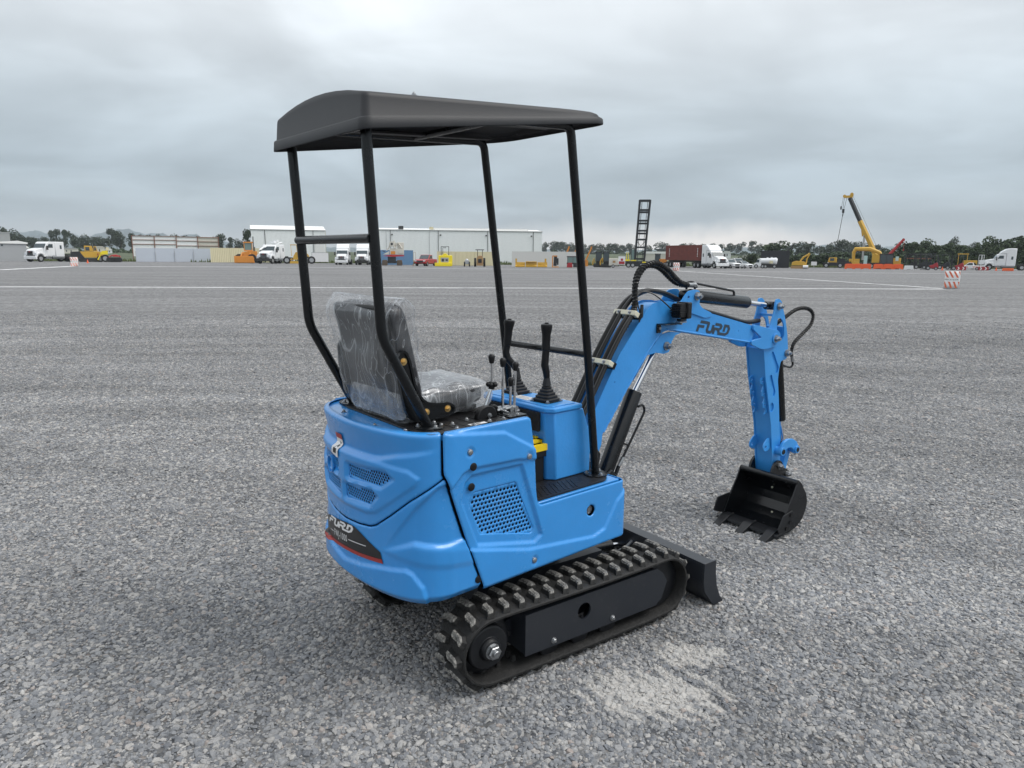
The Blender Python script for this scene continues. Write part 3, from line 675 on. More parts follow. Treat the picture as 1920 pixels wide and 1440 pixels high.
for i in range(9):
    x = -0.63+i*0.045; b.box(x, x+0.012, -0.33, -0.21, 0.9875, 0.9895)
part('seat_deck_mat', b, MAT_, bv=0.001)
# front wall under the seat
b = B(); b.box(-0.222, -0.214, -0.352, 0.36, 0.645, 0.979); part('seat_front_wall', b, BLUE)
# floor
b = B(); b.box(-0.212, 0.300, -0.352, 0.36, 0.630, 0.6415); part('floor_plate', b, BLUE, bv=0.003)
fm = [(-0.20, -0.340), (0.235, -0.340), (0.288, -0.290), (0.300, -0.20), (0.300, 0.24), (0.288, 0.32), (0.235, 0.352), (-0.20, 0.352)]
b = B(); b.prism(roundpoly(fm, 0.03, 4), 0.6417, 0.6495, 'z', k=0)
for i in range(6):
    x = -0.17+i*0.048; M = TR(x, -0.285, 0.6495, rz=R(-28)); b.box(0, 0.006, -0.045, 0.06, 0, 0.0016, M, k=0); M = TR(x+0.02, -0.285, 0.6495, rz=R(-28)); b.box(0, 0.006, -0.045, 0.05, 0, 0.0016, M, k=0)
part('floor_mat', b, MAT_)
# ---- control console
con = [(0.028, -0.185), (0.058, -0.217), (0.262, -0.217), (0.262, 0.217), (0.058, 0.217), (0.028, 0.185)]
b = B(); n = len(con); zs = [0.6505, 0.79, 0.945]
def cx(p, z): return (p[0]-(0.060*max(0, (z-0.80)/0.15) if p[0] > 0.2 else 0.0)+ (0.0 if p[0] > 0.2 else -0.02*(z-0.65)/0.3), p[1]*(1.0+0.03*(z-0.65)/0.3), z)
zs = [0.6505, 0.80, 0.94]; vs = [cx(p, z) for z in zs for p in con]
b.add(vs, [(j*n+i, j*n+(i+1) % n, (j+1)*n+(i+1) % n, (j+1)*n+i) for j in range(2) for i in range(n)]+[tuple(range(n))[::-1], tuple(range(2*n, 3*n))])
part('control_console', b, BLUEF, bv=0.006, seg=3)
top = [(p[0]-0.02-(0.060 if p[0] > 0.2 else 0), p[1]*1.06) for p in con]; top = [(x+(0.0 if x < 0.1 else 0.012)-(0.006 if x < 0.1 else 0), y) for x, y in top]
b = B(); b.prism(top, 0.9405, 0.962, 'z'); ctop = part('console_lid', b, BLUEF, bv=0.006, seg=3)
b = B(); b.prism(offset(top, 0.022), 0.9621, 0.9650, 'z'); part('lid_pressing', b, BLUEF, MT, ctop, bv=0.002)
b = B(); b.box(0.27, 0.274, -0.2, 0.2, 0.652, 0.79); part('console_front_seam', b, BLUEF)
b = B(); b.box(0.045, 0.10, -0.045, 0.055, 0.9652, 0.9658, k=0)
for i in range(3): b.box(0.056+i*0.014, 0.0585+i*0.014, -0.03, 0.035, 0.9659, 0.9662, k=1)
part('lever_label', b, [WHT, DKP], MT, ctop, smooth=False)
b = B()
for i, (y, z) in enumerate(((-0.05, 0.925), (-0.02, 0.915), (0.02, 0.925), (0.06, 0.92))): b.cyl((-0.05, y, z), (0.02, y, z), 0.012, n=10); b.cyl((-0.06, y, z), (-0.045, y, z), 0.016, n=6)
part('hydraulic_fitting', b, ZN)
b = B(); b.box(-0.005, 0.008, -0.17, 0.17, 0.86, 0.938); part('dark_opening_slab', b, VOID)  # black slab on the closed wall, painting the shade of an opening
# joysticks
def rsq(h, r=0.35, n=5):   # rounded square ring
    o = []
    for cx_, cy_, a0 in ((1, 1, 0), (-1, 1, 90), (-1, -1, 180), (1, -1, 270)):
        for j in range(n+1):
            a = R(a0+90*j/n); o.append((h*(cx_*(1-r)+r*math.cos(a)), h*(cy_*(1-r)+r*math.sin(a))))
    return o
def boot():
    b = B(); rings = []; z = 0; prof = [(0.046, 0.0), (0.046, 0.003)]
    for i in range(5):
        s = 0.043-0.0062*i; z0 = 0.004+0.0125*i; prof += [(s, z0), (s+0.0012, z0+0.003), (s+0.0012, z0+0.008), (s-0.003, z0+0.011), (s-0.005, z0+0.0122)]
    prof += [(0.0175, 0.068), (0.0125, 0.095), (0.0105, 0.112)]
    n = len(rsq(1)); vs = []
    for s, z in prof:
        k = min(1.0, 0.30+max(0, (0.046-s))*16); vs += [(x, y, z) for x, y in rsq(s, k)]
    q = len(prof); b.add(vs, [(i*n+j, i*n+(j+1) % n, (i+1)*n+(j+1) % n, (i+1)*n+j) for i in range(q-1) for j in range(n)]+[tuple(range(n))[::-1], tuple(range((q-1)*n, q*n))]); return b
BOOT = boot().mesh('lever_boot', BLKF)
for i, (x, y, path, rz_) in enumerate(((0.100, -0.108, [(0, 0, 0.100), (-0.004, 0, 0.125), (-0.010, 0.004, 0.155), (-0.008, 0.003, 0.185), (-0.006, 0.002, 0.215), (-0.006, 0.0, 0.328)], 0.1),
                                       (0.122, 0.108, [(0, 0, 0.100), (-0.012, 0.008, 0.125), (-0.034, 0.024, 0.155), (-0.040, 0.030, 0.185), (-0.036, 0.026, 0.215), (-0.030, 0.018, 0.328)], 0.0))):
    jb = B(); p = path
    jb.tube([p[0], p[1], p[2], p[3], p[4]], 0.0135, 14, rs=[0.0130, 0.0155, 0.0165, 0.0155, 0.0155])
    d = (Vector(p[5])-Vector(p[4])); a0 = Vector(p[4])
    jb.tube([a0+d*t for t in (0, 0.03, 0.3, 0.6, 0.78, 0.9, 0.97, 1.0)], 0.018, 14, rs=[0.0150, 0.0178, 0.0175, 0.0185, 0.0225, 0.0250, 0.0235, 0.0165])
    M = MU @ TR(x, y, 0.965, rz=rz_)
    j_ = part('joystick', jb, BLK, M)
    bo = share('lever_boot', BOOT, Matrix.Identity(4), j_)
    pb = B(); pb.box(-0.049, 0.049, -0.049, 0.049, 0, 0.0025); part('base_plate', pb, BLKG, MT, j_)
    for sx in (-0.041, 0.041):
        for sy in (-0.041, 0.041): share('bolt', BOLTS, TR(sx, sy, 0.0025), j_)
    tb = B(); tb.lathe([(0.009, 0), (0.009, 0.004), (0.006, 0.006)], 12, Matrix.Translation(Vector(p[5])+Vector((0, 0, -0.001)))); part('thumb_button', tb, BLK, MT, j_)
# small levers
def lever(base, topp, kr=0.0125, rod=0.0052, rodmat=CHR, kl=0.034):
    base, topp = Vector(base), Vector(topp); d = (topp-base).normalized(); b = B()
    b.tube([base, topp-d*kl], rod, 10, k=0)
    q = d.to_track_quat('Z', 'Y').to_matrix().to_4x4()
    b.lathe([(rod*1.2, -kl), (kr*0.72, -kl+0.002), (kr*0.9, -kl*0.55), (kr, -kl*0.3), (kr*0.9, -0.005), (kr*0.55, 0.0)], 14, Matrix.Translation(topp) @ q, k=1)
    return part('lever', b, [rodmat, BLK])
lever((-0.262, -0.25, 0.985), (-0.262, -0.25, 1.197)); lever((-0.205, -0.25, 0.972), (-0.199, -0.25, 1.177), rodmat=CHR); lever((-0.226, -0.25, 0.97), (-0.222, -0.25, 1.12), kr=0.0115)
th = lever((-0.315, -0.25, 1.10), (-0.316, -0.25, 1.216))
b = B(); b.tube([(-0.352, -0.25, 1.012), (-0.318, -0.25, 1.092)], 0.0065, 10, k=0); b.tube([(-0.366, -0.25, 0.982), (-0.350, -0.25, 1.018)], 0.0105, 4, k=1)
for i in range(5):
    a = 2*math.pi*i/5; b.sphere((-0.314+0.014*math.cos(a), -0.25+0.014*math.sin(a), 1.104), 0.0095, 6, k=1)
b.cyl((-0.317, -0.25, 1.086), (-0.312, -0.25, 1.112), 0.011, 0.013, k=1); part('lever_clamp_knob', b, [CHR, BLK], MT, th)
b = B(); half = [(-0.408, 0.9885)]+[(-0.362+0.046*math.cos(R(a)), 0.9885+0.046*math.sin(R(a))) for a in range(180, -1, -20)]
b.prism(half[1:], -0.285, -0.262); b.prism([(-0.36+0.04*math.cos(R(a)), 0.9885+0.036*math.sin(R(a))) for a in range(150, -1, -15)]+[(-0.36, 0.9885)], -0.245, -0.235)
q = part('throttle_quadrant', b, BLK, bv=0.002)
share('bolt', BOLTS, Matrix.Translation((-0.355, -0.286, 1.0)) @ Matrix.Rotation(R(90), 4, 'X'), q)
b = B(); b.tube(smoothpath([(-0.33, -0.24, 0.992), (-0.31, -0.243, 1.02), (-0.29, -0.245, 1.015), (-0.282, -0.246, 0.993)]), 0.006, 8); part('lever_cable', b, HOSE)
b = B(); b.box(-0.300, -0.215, -0.335, -0.17, 0.988, 0.993, k=0); b.tube([(-0.29, -0.25, 1.002), (-0.205, -0.25, 1.004)], 0.006, 8, k=1); b.tube([(-0.265, -0.21, 1.0), (-0.2, -0.215, 1.0)], 0.006, 8, k=1); b.tube([(-0.275, -0.30, 1.0), (-0.275, -0.20, 1.004)], 0.005, 8, k=1)
for x in (-0.262, -0.225, -0.203): b.cyl((x, -0.262, 1.0), (x, -0.238, 1.0), 0.010, n=10, k=1)
part('lever_linkage', b, [BLKG, ZN])
b = B(); b.box(-0.478, -0.405, -0.338, -0.318, 0.9895, 0.9902, k=0); b.box(-0.47, -0.43, -0.332, -0.324, 0.9903, 0.9906, k=1); part('deck_label', b, [WHT, DKP], smooth=False)
for x, y in ((-0.52, -0.285), (-0.47, -0.345), (-0.545, -0.345), (-0.56, -0.275), (-0.44, -0.26), (-0.33, -0.335), (-0.25, -0.32), (-0.235, -0.19), (-0.39, -0.33)):
    share('bolt', BOLT, MU @ Matrix.Translation((x, y, 0.9895)))

# ---- roof posts: one bent tube per side
def post(s):
    P = [(-0.601, s*0.262, 0.985), (-0.778, s*0.262, 1.312), (-0.817, s*0.262, 1.985), (-0.70, s*0.262, 2.012), (0.055, s*0.262, 2.052), (0.182, s*0.262, 1.175), (0.250, s*0.262, 0.650)]
    b = B(); b.tube(filletpath(P, 0.038, 6), 0.0170, 18); return b
for s in (-1, 1):
    part('roof_post', post(s), BLKG)
    for x, z, zz in ((0.250, 0.6496, 0.0), (-0.601, 0.9876, 0.0)):
        f = B(); f.lathe([(0.052, 0), (0.052, 0.005), (0.050, 0.006)], 26, TR(x, s*0.262, z)); fl = part('post_flange', f, BLKG)
        for a in (20, 140, 260) if x > 0 else (30, 150, 270):
            share('bolt', BOLT, TR(x+0.038*math.cos(R(a)), s*0.262+0.038*math.sin(R(a)), z+0.006), fl)
b = B(); b.tube([(-0.807, -0.262, 1.619), (-0.807, 0.262, 1.619)], 0.0148, 16); part('rear_crossbar', b, BLKG)
b = B(); b.tube([(0.180, -0.262, 1.173), (0.180, 0.262, 1.173)], 0.0142, 16); part('front_crossbar', b, BLKG)
b = B(); b.tube([(-0.30, -0.262, 2.03), (-0.30, 0.262, 2.03)], 0.0125, 12); part('roof_brace', b, BLKG)
b = B(); b.tube([(-0.62, -0.262, 2.016), (-0.62, 0.262, 2.016)], 0.0125, 12); part('roof_brace', b, BLKG)

# ---- roof
def roof():
    def ring(ins, n=9, rr=0.034, rf=0.11):
        x0, x1, h = -0.862+ins, 0.226-ins, 0.332-ins; o = []
        for cx_, cy_, a0, r in ((x1, h, 0, rf), (x0, h, 90, rr), (x0, -h, 180, rr), (x1, -h, 270, rf)):
            r = max(0.004, r-ins*0.8); sx = 1 if cx_ > -0.3 else -1; sy = 1 if cy_ > 0 else -1
            for j in range(n+1):
                a = R(a0+90*j/n); o.append((cx_-sx*r+r*math.cos(a), cy_-sy*r+r*math.sin(a)))
            # straight run to the next corner
            nxt = {0: (x0+rr, h), 90: (x0, -h+rr), 180: (x1-rf, -h), 270: (x1, h-rf)}[a0]; last = o[-1]
            m_ = 14 if a0 in (0, 180) else 8
            for j in range(1, m_): o.append((last[0]+(nxt[0]-last[0])*j/m_, last[1]+(nxt[1]-last[1])*j/m_))
        return o
    t = lambda x: (x+0.862)/1.088
    rim = lambda x: 1.927+0.145*t(x); lip = lambda x: rim(x)+0.036-0.014*t(x); tp = lambda x: 2.034+0.078*t(x)-0.020*max(0, (t(x)-0.86)/0.14)**1.5
    cr_ = lambda x, y: 0.036*(1-(y/0.31)**2)*min(1, (x+0.845)/0.02+0.9)
    L_ = [(0.0, lambda x, y: rim(x)), (-0.001, lambda x, y: rim(x)+0.003), (0.001, lambda x, y: lip(x)-0.004), (0.004, lambda x, y: lip(x)), (0.0085, lambda x, y: lip(x)+0.0012), (0.010, lambda x, y: lip(x)+0.004),
          (0.0145, lambda x, y: tp(x)-0.012+cr_(x, y)), (0.0165, lambda x, y: tp(x)-0.004+cr_(x, y)), (0.0205, lambda x, y: tp(x)-0.0006+cr_(x, y)), (0.027, lambda x, y: tp(x)+0.0006+cr_(x, y)), (0.07, lambda x, y: tp(x)+0.001+cr_(x, y)), (0.14, lambda x, y: tp(x)+0.002+cr_(x, y)), (0.22, lambda x, y: tp(x)+0.003+cr_(x, y)), (0.30, lambda x, y: tp(x)+0.003+cr_(x, y))]
    vs = []
    for ins_, zf in L_: vs += [(x, y, zf(x, y)) for x, y in ring(ins_)]
    n = len(ring(0)); q = len(L_); b = B()
    b.add(vs, [(i*n+j, i*n+(j+1) % n, (i+1)*n+(j+1) % n, (i+1)*n+j) for i in range(q-1) for j in range(n)]+[tuple(range((q-1)*n, q*n))])
    me = b.mesh('roof', [ROOF, ROOFU]); o = link('roof', me, EX, MU)
    s = o.modifiers.new('solid', 'SOLIDIFY'); s.thickness = 0.004; s.offset = -1; s.material_offset = 1
    return o
rf = roof()
b = B()
for y in (-0.18, 0.18): b.box(-0.70, 0.02, y-0.02, y+0.02, -0.004, 0.004, TR(0, 0, 2.048, ry=R(-3.6)))
part('roof_stiffener', b, ROOFU, MT, rf)
for x, y in ((-0.60, -0.20), (-0.60, 0.20))[:1]: share('bolt', BOLT, TR(x, y, 2.034+0.076*(x+0.862)/1.04+0.036*(1-(y/0.31)**2)+0.001), rf)

# ---- seat
def pad(w_, l_, th_, seed=0, nx_=14, ny_=14, e=0.35):
    """soft cushion, local x: length, y: width, z: thickness"""
    b = B(); n = 22; m_ = 40; vs = []
    for i in range(n+1):
        ph = -math.pi/2+math.pi*i/n
        for j in range(m_):
            t = 2*math.pi*j/m_; sg = lambda v, p: math.copysign(abs(v)**p, v)
            vs.append((l_/2*sg(math.cos(ph), 0.3)*sg(math.cos(t), e), w_/2*sg(math.cos(ph), 0.3)*sg(math.sin(t), e), th_/2*sg(math.sin(ph), 0.6)))
    b.add(vs, [(i*m_+j, i*m_+(j+1) % m_, (i+1)*m_+(j+1) % m_, (i+1)*m_+j) for i in range(n) for j in range(m_)]+[tuple(range(m_))[::-1], tuple(range(n*m_, (n+1)*m_))])
    return b
SB = TR(-0.600, 0.0, 1.225, ry=R(79))       # backrest: local x runs down the back
part('seat_backrest', pad(0.39, 0.380, 0.080, e=0.22), VINYL, MU @ TR(-0.635, 0, 1.222, ry=R(-103)))
b = B(); b.prism(roundpoly([(-0.190, -0.184), (0.192, -0.184), (0.192, 0.184), (-0.190, 0.184)], 0.030, 4), 0.028, 0.048, 'z')
part('backrest_shell', b, BLK, MU @ TR(-0.635, 0, 1.222, ry=R(-103)), bv=0.008)
part('seat_cushion', pad(0.375, 0.335, 0.085), VINYL, MU @ TR(-0.445, 0, 1.053, ry=R(-3)))
b = B(); b.box(-0.60, -0.30, -0.14, 0.14, 0.9877, 1.012); part('seat_slide', b, BLKG, bv=0.003)
brk = [(-0.690, 1.235), (-0.676, 1.256), (-0.655, 1.250), (-0.640, 1.215), (-0.622, 1.135), (-0.605, 1.095), (-0.580, 1.068), (-0.545, 1.058), (-0.478, 1.053), (-0.455, 1.035), (-0.460, 1.014), (-0.482, 1.003), (-0.60, 0.996), (-0.640, 1.008), (-0.664, 1.040), (-0.686, 1.14)]
for s in (-1, 1):
    b = B(); o_ = roundpoly(brk, 0.012); b.prism(offset(o_, 0.006), s*0.212, s*0.204); 
    i_ = offset(o_, 0.008)
    plate(b, o_, [i_], min(s*0.2175, s*0.203), max(s*0.2175, s*0.203))
    sb = part('seat_bracket', b, BLKG)
    for x, z, me in ((-0.668, 1.216, BOLTG), (-0.579, 1.030, BOLTG), (-0.488, 1.031, BOLTG)):
        share('bolt', me, Matrix.Translation((x, s*0.212, z)) @ Matrix.Rotation(R(90*s*-1), 4, 'X'), sb)
EOF_MARK = 2

# ---- tracks
RC, FC, RAD = (-0.400, 0.160), (0.498, 0.163), 0.134          # wheel centres, outer radius of the belt
def stadium(off=0.0, n=20):
    o = []; r = RAD-off
    for i in range(n+1): a = R(90+180*i/n); o.append((RC[0]+r*math.cos(a), RC[1]+r*math.sin(a)))
    for i in range(1, 12): t = i/12; o.append((RC[0]+(FC[0]-RC[0])*t, RC[1]-r-0.004*math.sin(math.pi*t)))
    for i in range(n+1): a = R(-90+180*i/n); o.append((FC[0]+r*math.cos(a), FC[1]+r*math.sin(a)))
    for i in range(1, 12): t = i/12; o.append((FC[0]+(RC[0]-FC[0])*t, FC[1]+r-0.006*math.sin(math.pi*t)))
    return o
so, si = stadium(0), stadium(0.019); sl = np.array(so+[so[0]]); sL = np.concatenate([[0], np.cumsum(np.hypot(*(sl[1:]-sl[:-1]).T))])
NL = 38
def lugmesh(flip):
    """tread block seen from outside: wide, notched, leaning faces; +x along belt, y across, z outwards"""
    b = B(); k = -1 if flip else 1
    foot = [(-0.024, -0.037), (0.006, -0.037), (0.016, -0.020), (0.016, 0.018), (0.026, 0.036), (-0.002, 0.040), (-0.020, 0.020), (-0.022, -0.016)]
    topp = [(-0.015, -0.031), (0.000, -0.031), (0.007, -0.018), (0.007, 0.014), (0.015, 0.029), (-0.001, 0.031), (-0.011, 0.014), (-0.013, -0.014)]
    foot = [(x, y*k) for x, y in foot]; topp = [(x, y*k) for x, y in topp]
    if flip: foot, topp = foot[::-1], topp[::-1]
    n = 8; mid = [((a[0]+b_[0])/2, (a[1]+b_[1])/2) for a, b_ in zip(foot, topp)]
    vs = [(x, y, -0.002) for x, y in foot]+[(x*0.95, y*0.97, 0.016) for x, y in mid]+[(x, y, 0.0245-0.002*(i % 2)) for i, (x, y) in enumerate(topp)]
    b.add(vs, [(i, (i+1) % n, n+(i+1) % n, n+i) for i in range(n)], 0)
    b.add(vs, [(n+i, n+(i+1) % n, 2*n+(i+1) % n, 2*n+i) for i in range(n)], 1); b.add(vs, [tuple(range(2*n, 3*n))], 1); return b
LUG = [lugmesh(False).mesh('lug', [RUB, LUGT], False), lugmesh(True).mesh('lug', [RUB, LUGT], False)]
b = B(); b.prism([(-0.011, 0), (0.011, 0), (0.006, 0.026), (-0.006, 0.026)], -0.022, -0.010); b.prism([(-0.011, 0), (0.011, 0), (0.006, 0.026), (-0.006, 0.026)], 0.010, 0.022); PEG = b.mesh('drive_peg', RUB, False)
for s in (-1, 1):
    y0, y1 = (-0.470, -0.290) if s < 0 else (0.290, 0.470)
    b = B(); n = len(so); vs = []
    for (xo, zo), (xi, zi) in zip(so, si):
        dx, dz = xo-xi, zo-zi
        vs += [(xo-dx*0.35, y0, zo-dz*0.35), (xo, y0+0.010, zo), (xo, y1-0.010, zo), (xo-dx*0.35, y1, zo-dz*0.35), (xi+dx*0.25, y1, zi+dz*0.25), (xi, y1-0.012, zi), (xi, y0+0.012, zi), (xi+dx*0.25, y0, zi+dz*0.25)]
    b.add(vs, [(i*8+j, i*8+(j+1) % 8, ((i+1) % n)*8+(j+1) % 8, ((i+1) % n)*8+j) for i in range(n) for j in range(8)])
    # a raised rib along the middle, as on the belt
    tk = part('rubber_track', b, RUB, MT)
    me = tk.data; me.flip_normals()
    for k in range(NL*2):
        row = k % 2; t = (k/ (NL*2))*sL[-1]; x = np.interp(t, sL, sl[:, 0]); z = np.interp(t, sL, sl[:, 1])
        x2 = np.interp((t+0.004) % sL[-1], sL, sl[:, 0]); z2 = np.interp((t+0.004) % sL[-1], sL, sl[:, 1]); x1_ = np.interp((t-0.004) % sL[-1], sL, sl[:, 0]); z1_ = np.interp((t-0.004) % sL[-1], sL, sl[:, 1])
        tv = Vector((x2-x1_, 0, z2-z1_)).normalized(); nv = Vector((tv.z, 0, -tv.x)); 
        if nv.dot(Vector((x-0.05, 0, z-0.16))) < 0 and abs(z-0.16) < 0.1: nv = -nv
        elif (z > 0.16) != (nv.z > 0) and abs(z-0.16) >= 0.1: nv = -nv
        yv = nv.cross(tv); M = Matrix((tv, yv, nv)).transposed().to_4x4(); yc = (y0+y1)/2+(-0.046 if row == 0 else 0.046)
        # blocks on the ground are pressed flat into the gravel
        M.translation = Vector((x, yc, z)); 
        if z < 0.04: M = M @ Matrix.Diagonal((1, 1, 0.85, 1))
        share('lug', LUG[row], M, tk)
        if row == 0:
            M2 = Matrix((tv, -yv, -nv)).transposed().to_4x4(); M2.translation = Vector((x, (y0+y1)/2, z))-nv*0.018; share('drive_peg', PEG, M2, tk)
    # wheels
    yo = s*0.452; yi = s*0.31
    b = B(); Mr = Matrix.Translation((RC[0], s*0.38, RC[1])) @ Matrix.Rotation(R(90)*(-s), 4, 'X')
    b.lathe([(0.112, -0.018), (0.116, 0.0), (0.112, 0.020), (0.098, 0.026)], 28, Mr, k=0)
    b.lathe([(0.086, 0.02), (0.086, 0.050), (0.080, 0.056), (0.044, 0.058), (0.044, 0.066), (0.036, 0.078)], 28, Mr, k=0)
    for i in range(9):
        a = 2*math.pi*i/9; c = Vector((0.118*math.cos(a), 0.118*math.sin(a), 0)); b.cyl(Mr @ (c+Vector((0, 0, -0.01))), Mr @ (c+Vector((0, 0, 0.014))), 0.010, n=8)
    o = part('drive_sprocket', b, BLKM, MT, bv=0.002)
    b = B(); b.lathe([(0.030, 0.078), (0.030, 0.081)], 20, Mr); b.lathe([(0.0265, 0.081), (0.0265, 0.098), (0.023, 0.101)], 6, Mr); b.lathe([(0.013, 0.10), (0.013, 0.108), (0.011, 0.110)], 14, Mr); part('axle_nut', b, ZN, MT, o)
    b = B(); Mf = Matrix.Translation((FC[0], s*0.38, FC[1])) @ Matrix.Rotation(R(90)*(-s), 4, 'X')
    b.lathe([(0.03, -0.05), (0.108, -0.04), (0.112, -0.018), (0.095, -0.016), (0.095, 0.016), (0.112, 0.018), (0.108, 0.04), (0.03, 0.05)], 28, Mf); part('idler_wheel', b, BLKM, MT)
    for x in (-0.116, 0.190, 0.04):
        b = B(); Mw = Matrix.Translation((x, s*0.38, 0.078)) @ Matrix.Rotation(R(90)*(-s), 4, 'X'); b.lathe([(0.02, -0.055), (0.046, -0.05), (0.046, -0.02), (0.036, -0.016), (0.036, 0.016), (0.046, 0.02), (0.046, 0.05), (0.02, 0.055)], 20, Mw); part('track_roller', b, BLKM, MT)
    # frame beam
    fp = [(-0.252, 0.086), (-0.252, 0.252), (0.444, 0.258), (0.482, 0.228), (0.508, 0.185), (0.478, 0.112), (0.44, 0.088)]
    b = B(); ya, yb = sorted((s*0.458, s*0.450)); plate(b, fp, [circ(0.037, 0.186, 0.034, 22)], ya, yb)
    tr_ = part('track_frame', b, FRM, MT, bv=0.0012)
    b = B(); ya, yb = sorted((s*0.449, s*0.32))
    b.box(-0.250, 0.440, ya, yb, 0.243, 0.251); b.box(-0.250, -0.243, ya, yb, 0.09, 0.243); b.box(-0.25, 0.44, sorted((s*0.328, s*0.32))[0], sorted((s*0.328, s*0.32))[1], 0.09, 0.243)
    b.prism([(-0.30, 0.12), (-0.24, 0.13), (-0.24, 0.20), (-0.30, 0.19)], s*0.35, s*0.36); part('frame_beam', b, FRM, MT, tr_)
    for x, z in ((-0.116, 0.110), (0.190, 0.110)): share('bolt', BOLT, Matrix.Translation((x, s*0.458, z)) @ Matrix.Rotation(R(90)*(-s), 4, 'X') @ Matrix.Scale(1.25, 4), tr_)
    # travel motor on the inside
    b = B(); b.lathe([(0.07, -0.10), (0.07, -0.04), (0.10, -0.03), (0.10, -0.019)], 20, Mr); part('travel_motor', b, BLKM, MT)
# ---- undercarriage
b = B(); b.box(-0.27, 0.30, -0.325, 0.325, 0.17, 0.225); b.prism([(-0.30, -0.20), (0.36, -0.20), (0.36, 0.20), (-0.30, 0.20)], 0.225, 0.27, 'z')
for y in (-0.31, 0.29): b.prism([(0.02, 0.24), (0.14, 0.24), (0.20, 0.29), (0.05, 0.30)], y, y+0.012)
part('undercarriage_frame', b, FRM, MT)
b = B(); b.lathe([(0.19, 0.27), (0.19, 0.30), (0.22, 0.305), (0.22, 0.335), (0.17, 0.34), (0.17, 0.40)], 32); part('slewing_ring', b, BLKM, MT)
b = B(); b.lathe([(0.33, 0.370), (0.33, 0.394)], 32, Matrix.Translation((-0.28, 0, 0))); b.box(-0.2, 0.29, -0.32, 0.33, 0.375, 0.392); part('slewing_deck', b, BLKG)
# blade
bl = [(0.712, 0.222), (0.790, 0.222), (0.794, 0.160), (0.806, 0.095), (0.830, 0.040), (0.856, 0.010), (0.846, 0.004), (0.788, 0.003), (0.722, 0.085), (0.712, 0.130)]
b = B(); b.prism(bl, -0.492, -0.484); b.prism(bl, 0.484, 0.492)
face = [(0.772, 0.216), (0.786, 0.216), (0.790, 0.160), (0.802, 0.095), (0.824, 0.042), (0.846, 0.014), (0.828, 0.010), (0.808, 0.040), (0.788, 0.092), (0.776, 0.160)]
b.prism(face, -0.4838, 0.4838); b.box(0.712, 0.771, -0.4838, 0.4838, 0.213, 0.2215); b.box(0.712, 0.720, -0.4838, 0.4838, 0.13, 0.2128)
b.prism([(0.722, 0.085), (0.712, 0.13), (0.72, 0.13), (0.80, 0.012), (0.788, 0.006)], -0.4838, 0.4838)
bd_ = part('dozer_blade', b, FRM, MT, bv=0.0012)
b = B()
for s in (-1, 1): b.prism([(0.28, 0.20), (0.28, 0.135), (0.70, 0.085), (0.716, 0.085), (0.716, 0.135)], s*0.185, s*0.150)
b.box(0.50, 0.53, -0.149, 0.149, 0.11, 0.16); part('blade_arm', b, FRM, MT, bv=0.003)
b = B(); b.tube([(0.30, -0.0, 0.195), (0.60, -0.0, 0.165)], 0.027, 14, k=0); b.tube([(0.59, -0.0, 0.165), (0.70, -0.0, 0.15)], 0.013, 12, k=1); part('blade_cylinder', b, [BLKG, CHR], MT)
for y in (-0.235, -0.275):
    b = B(); b.tube(smoothpath([(0.36, y, 0.255), (0.46, y, 0.265), (0.58, y+0.08, 0.235), (0.66, y+0.15, 0.20)]), 0.0075, 8); part('blade_hose', b, FRM, MT)
b = B(); b.cyl((0.335, -0.29, 0.262), (0.395, -0.27, 0.268), 0.011, n=6, k=1); b.cyl((0.35, -0.26, 0.262), (0.41, -0.24, 0.268), 0.012, n=8, k=0); b.sphere((0.37, -0.285, 0.275), 0.014, 6, k=0); part('hydraulic_fitting', b, [BLKM, ZN], MT)

# ---- boom, frame B
lower = [(0.330, 0.660), (0.464, 0.892), (0.600, 1.118), (0.735, 1.275), (0.775, 1.322), (0.815, 1.347), (0.862, 1.358), (0.930, 1.356), (1.608, 1.203), (1.640, 1.160), (1.610, 1.106), (0.955, 1.212), (0.915, 1.213), (0.878, 1.200), (0.789, 1.110), (0.669, 0.962), (0.505, 0.748), (0.500, 0.70), (0.455, 0.60), (0.36, 0.59)]
b = B(); w0 = 0.062
for s in (-1, 1):
    ya, yb = sorted((s*w0, s*(w0-0.007))); hs = [circ(0.575, 0.990, 0.0035, 8), circ(0.935, 1.262, 0.003, 8), circ(1.495, 1.178, 0.003, 8)]
    plate(b, lower, hs, ya, yb)
b.prism(offset(lower, 0.010), -(w0-0.0072), w0-0.0072)
boom = part('boom', b, BLUEF, MB, bv=0.0015)
def weld(pts, y, r=0.0055):
    b = B(); P = []; pts = smoothpath([(x, y, z) for x, z in pts], 7)
    b.tube(pts, r, 8, rs=[r*(1+0.22*math.sin(i*2.3)+0.1*math.sin(i*5.1)) for i in range(len(pts))]); return b
part('weld_seam', weld([(0.512, 0.757), (0.60, 0.874), (0.669, 0.965), (0.789, 1.113), (0.878, 1.202), (0.915, 1.216), (0.955, 1.215), (1.20, 1.176), (1.60, 1.111)], -w0+0.0015), BLUEF, MT, boom)
ear = [(0.955, 1.350), (1.010, 1.352), (1.032, 1.378), (1.060, 1.402), (1.115, 1.409), (1.142, 1.402), (1.152, 1.380), (1.146, 1.335), (1.175, 1.312), (1.245, 1.288), (1.260, 1.270), (1.20, 1.262), (0.975, 1.322)]
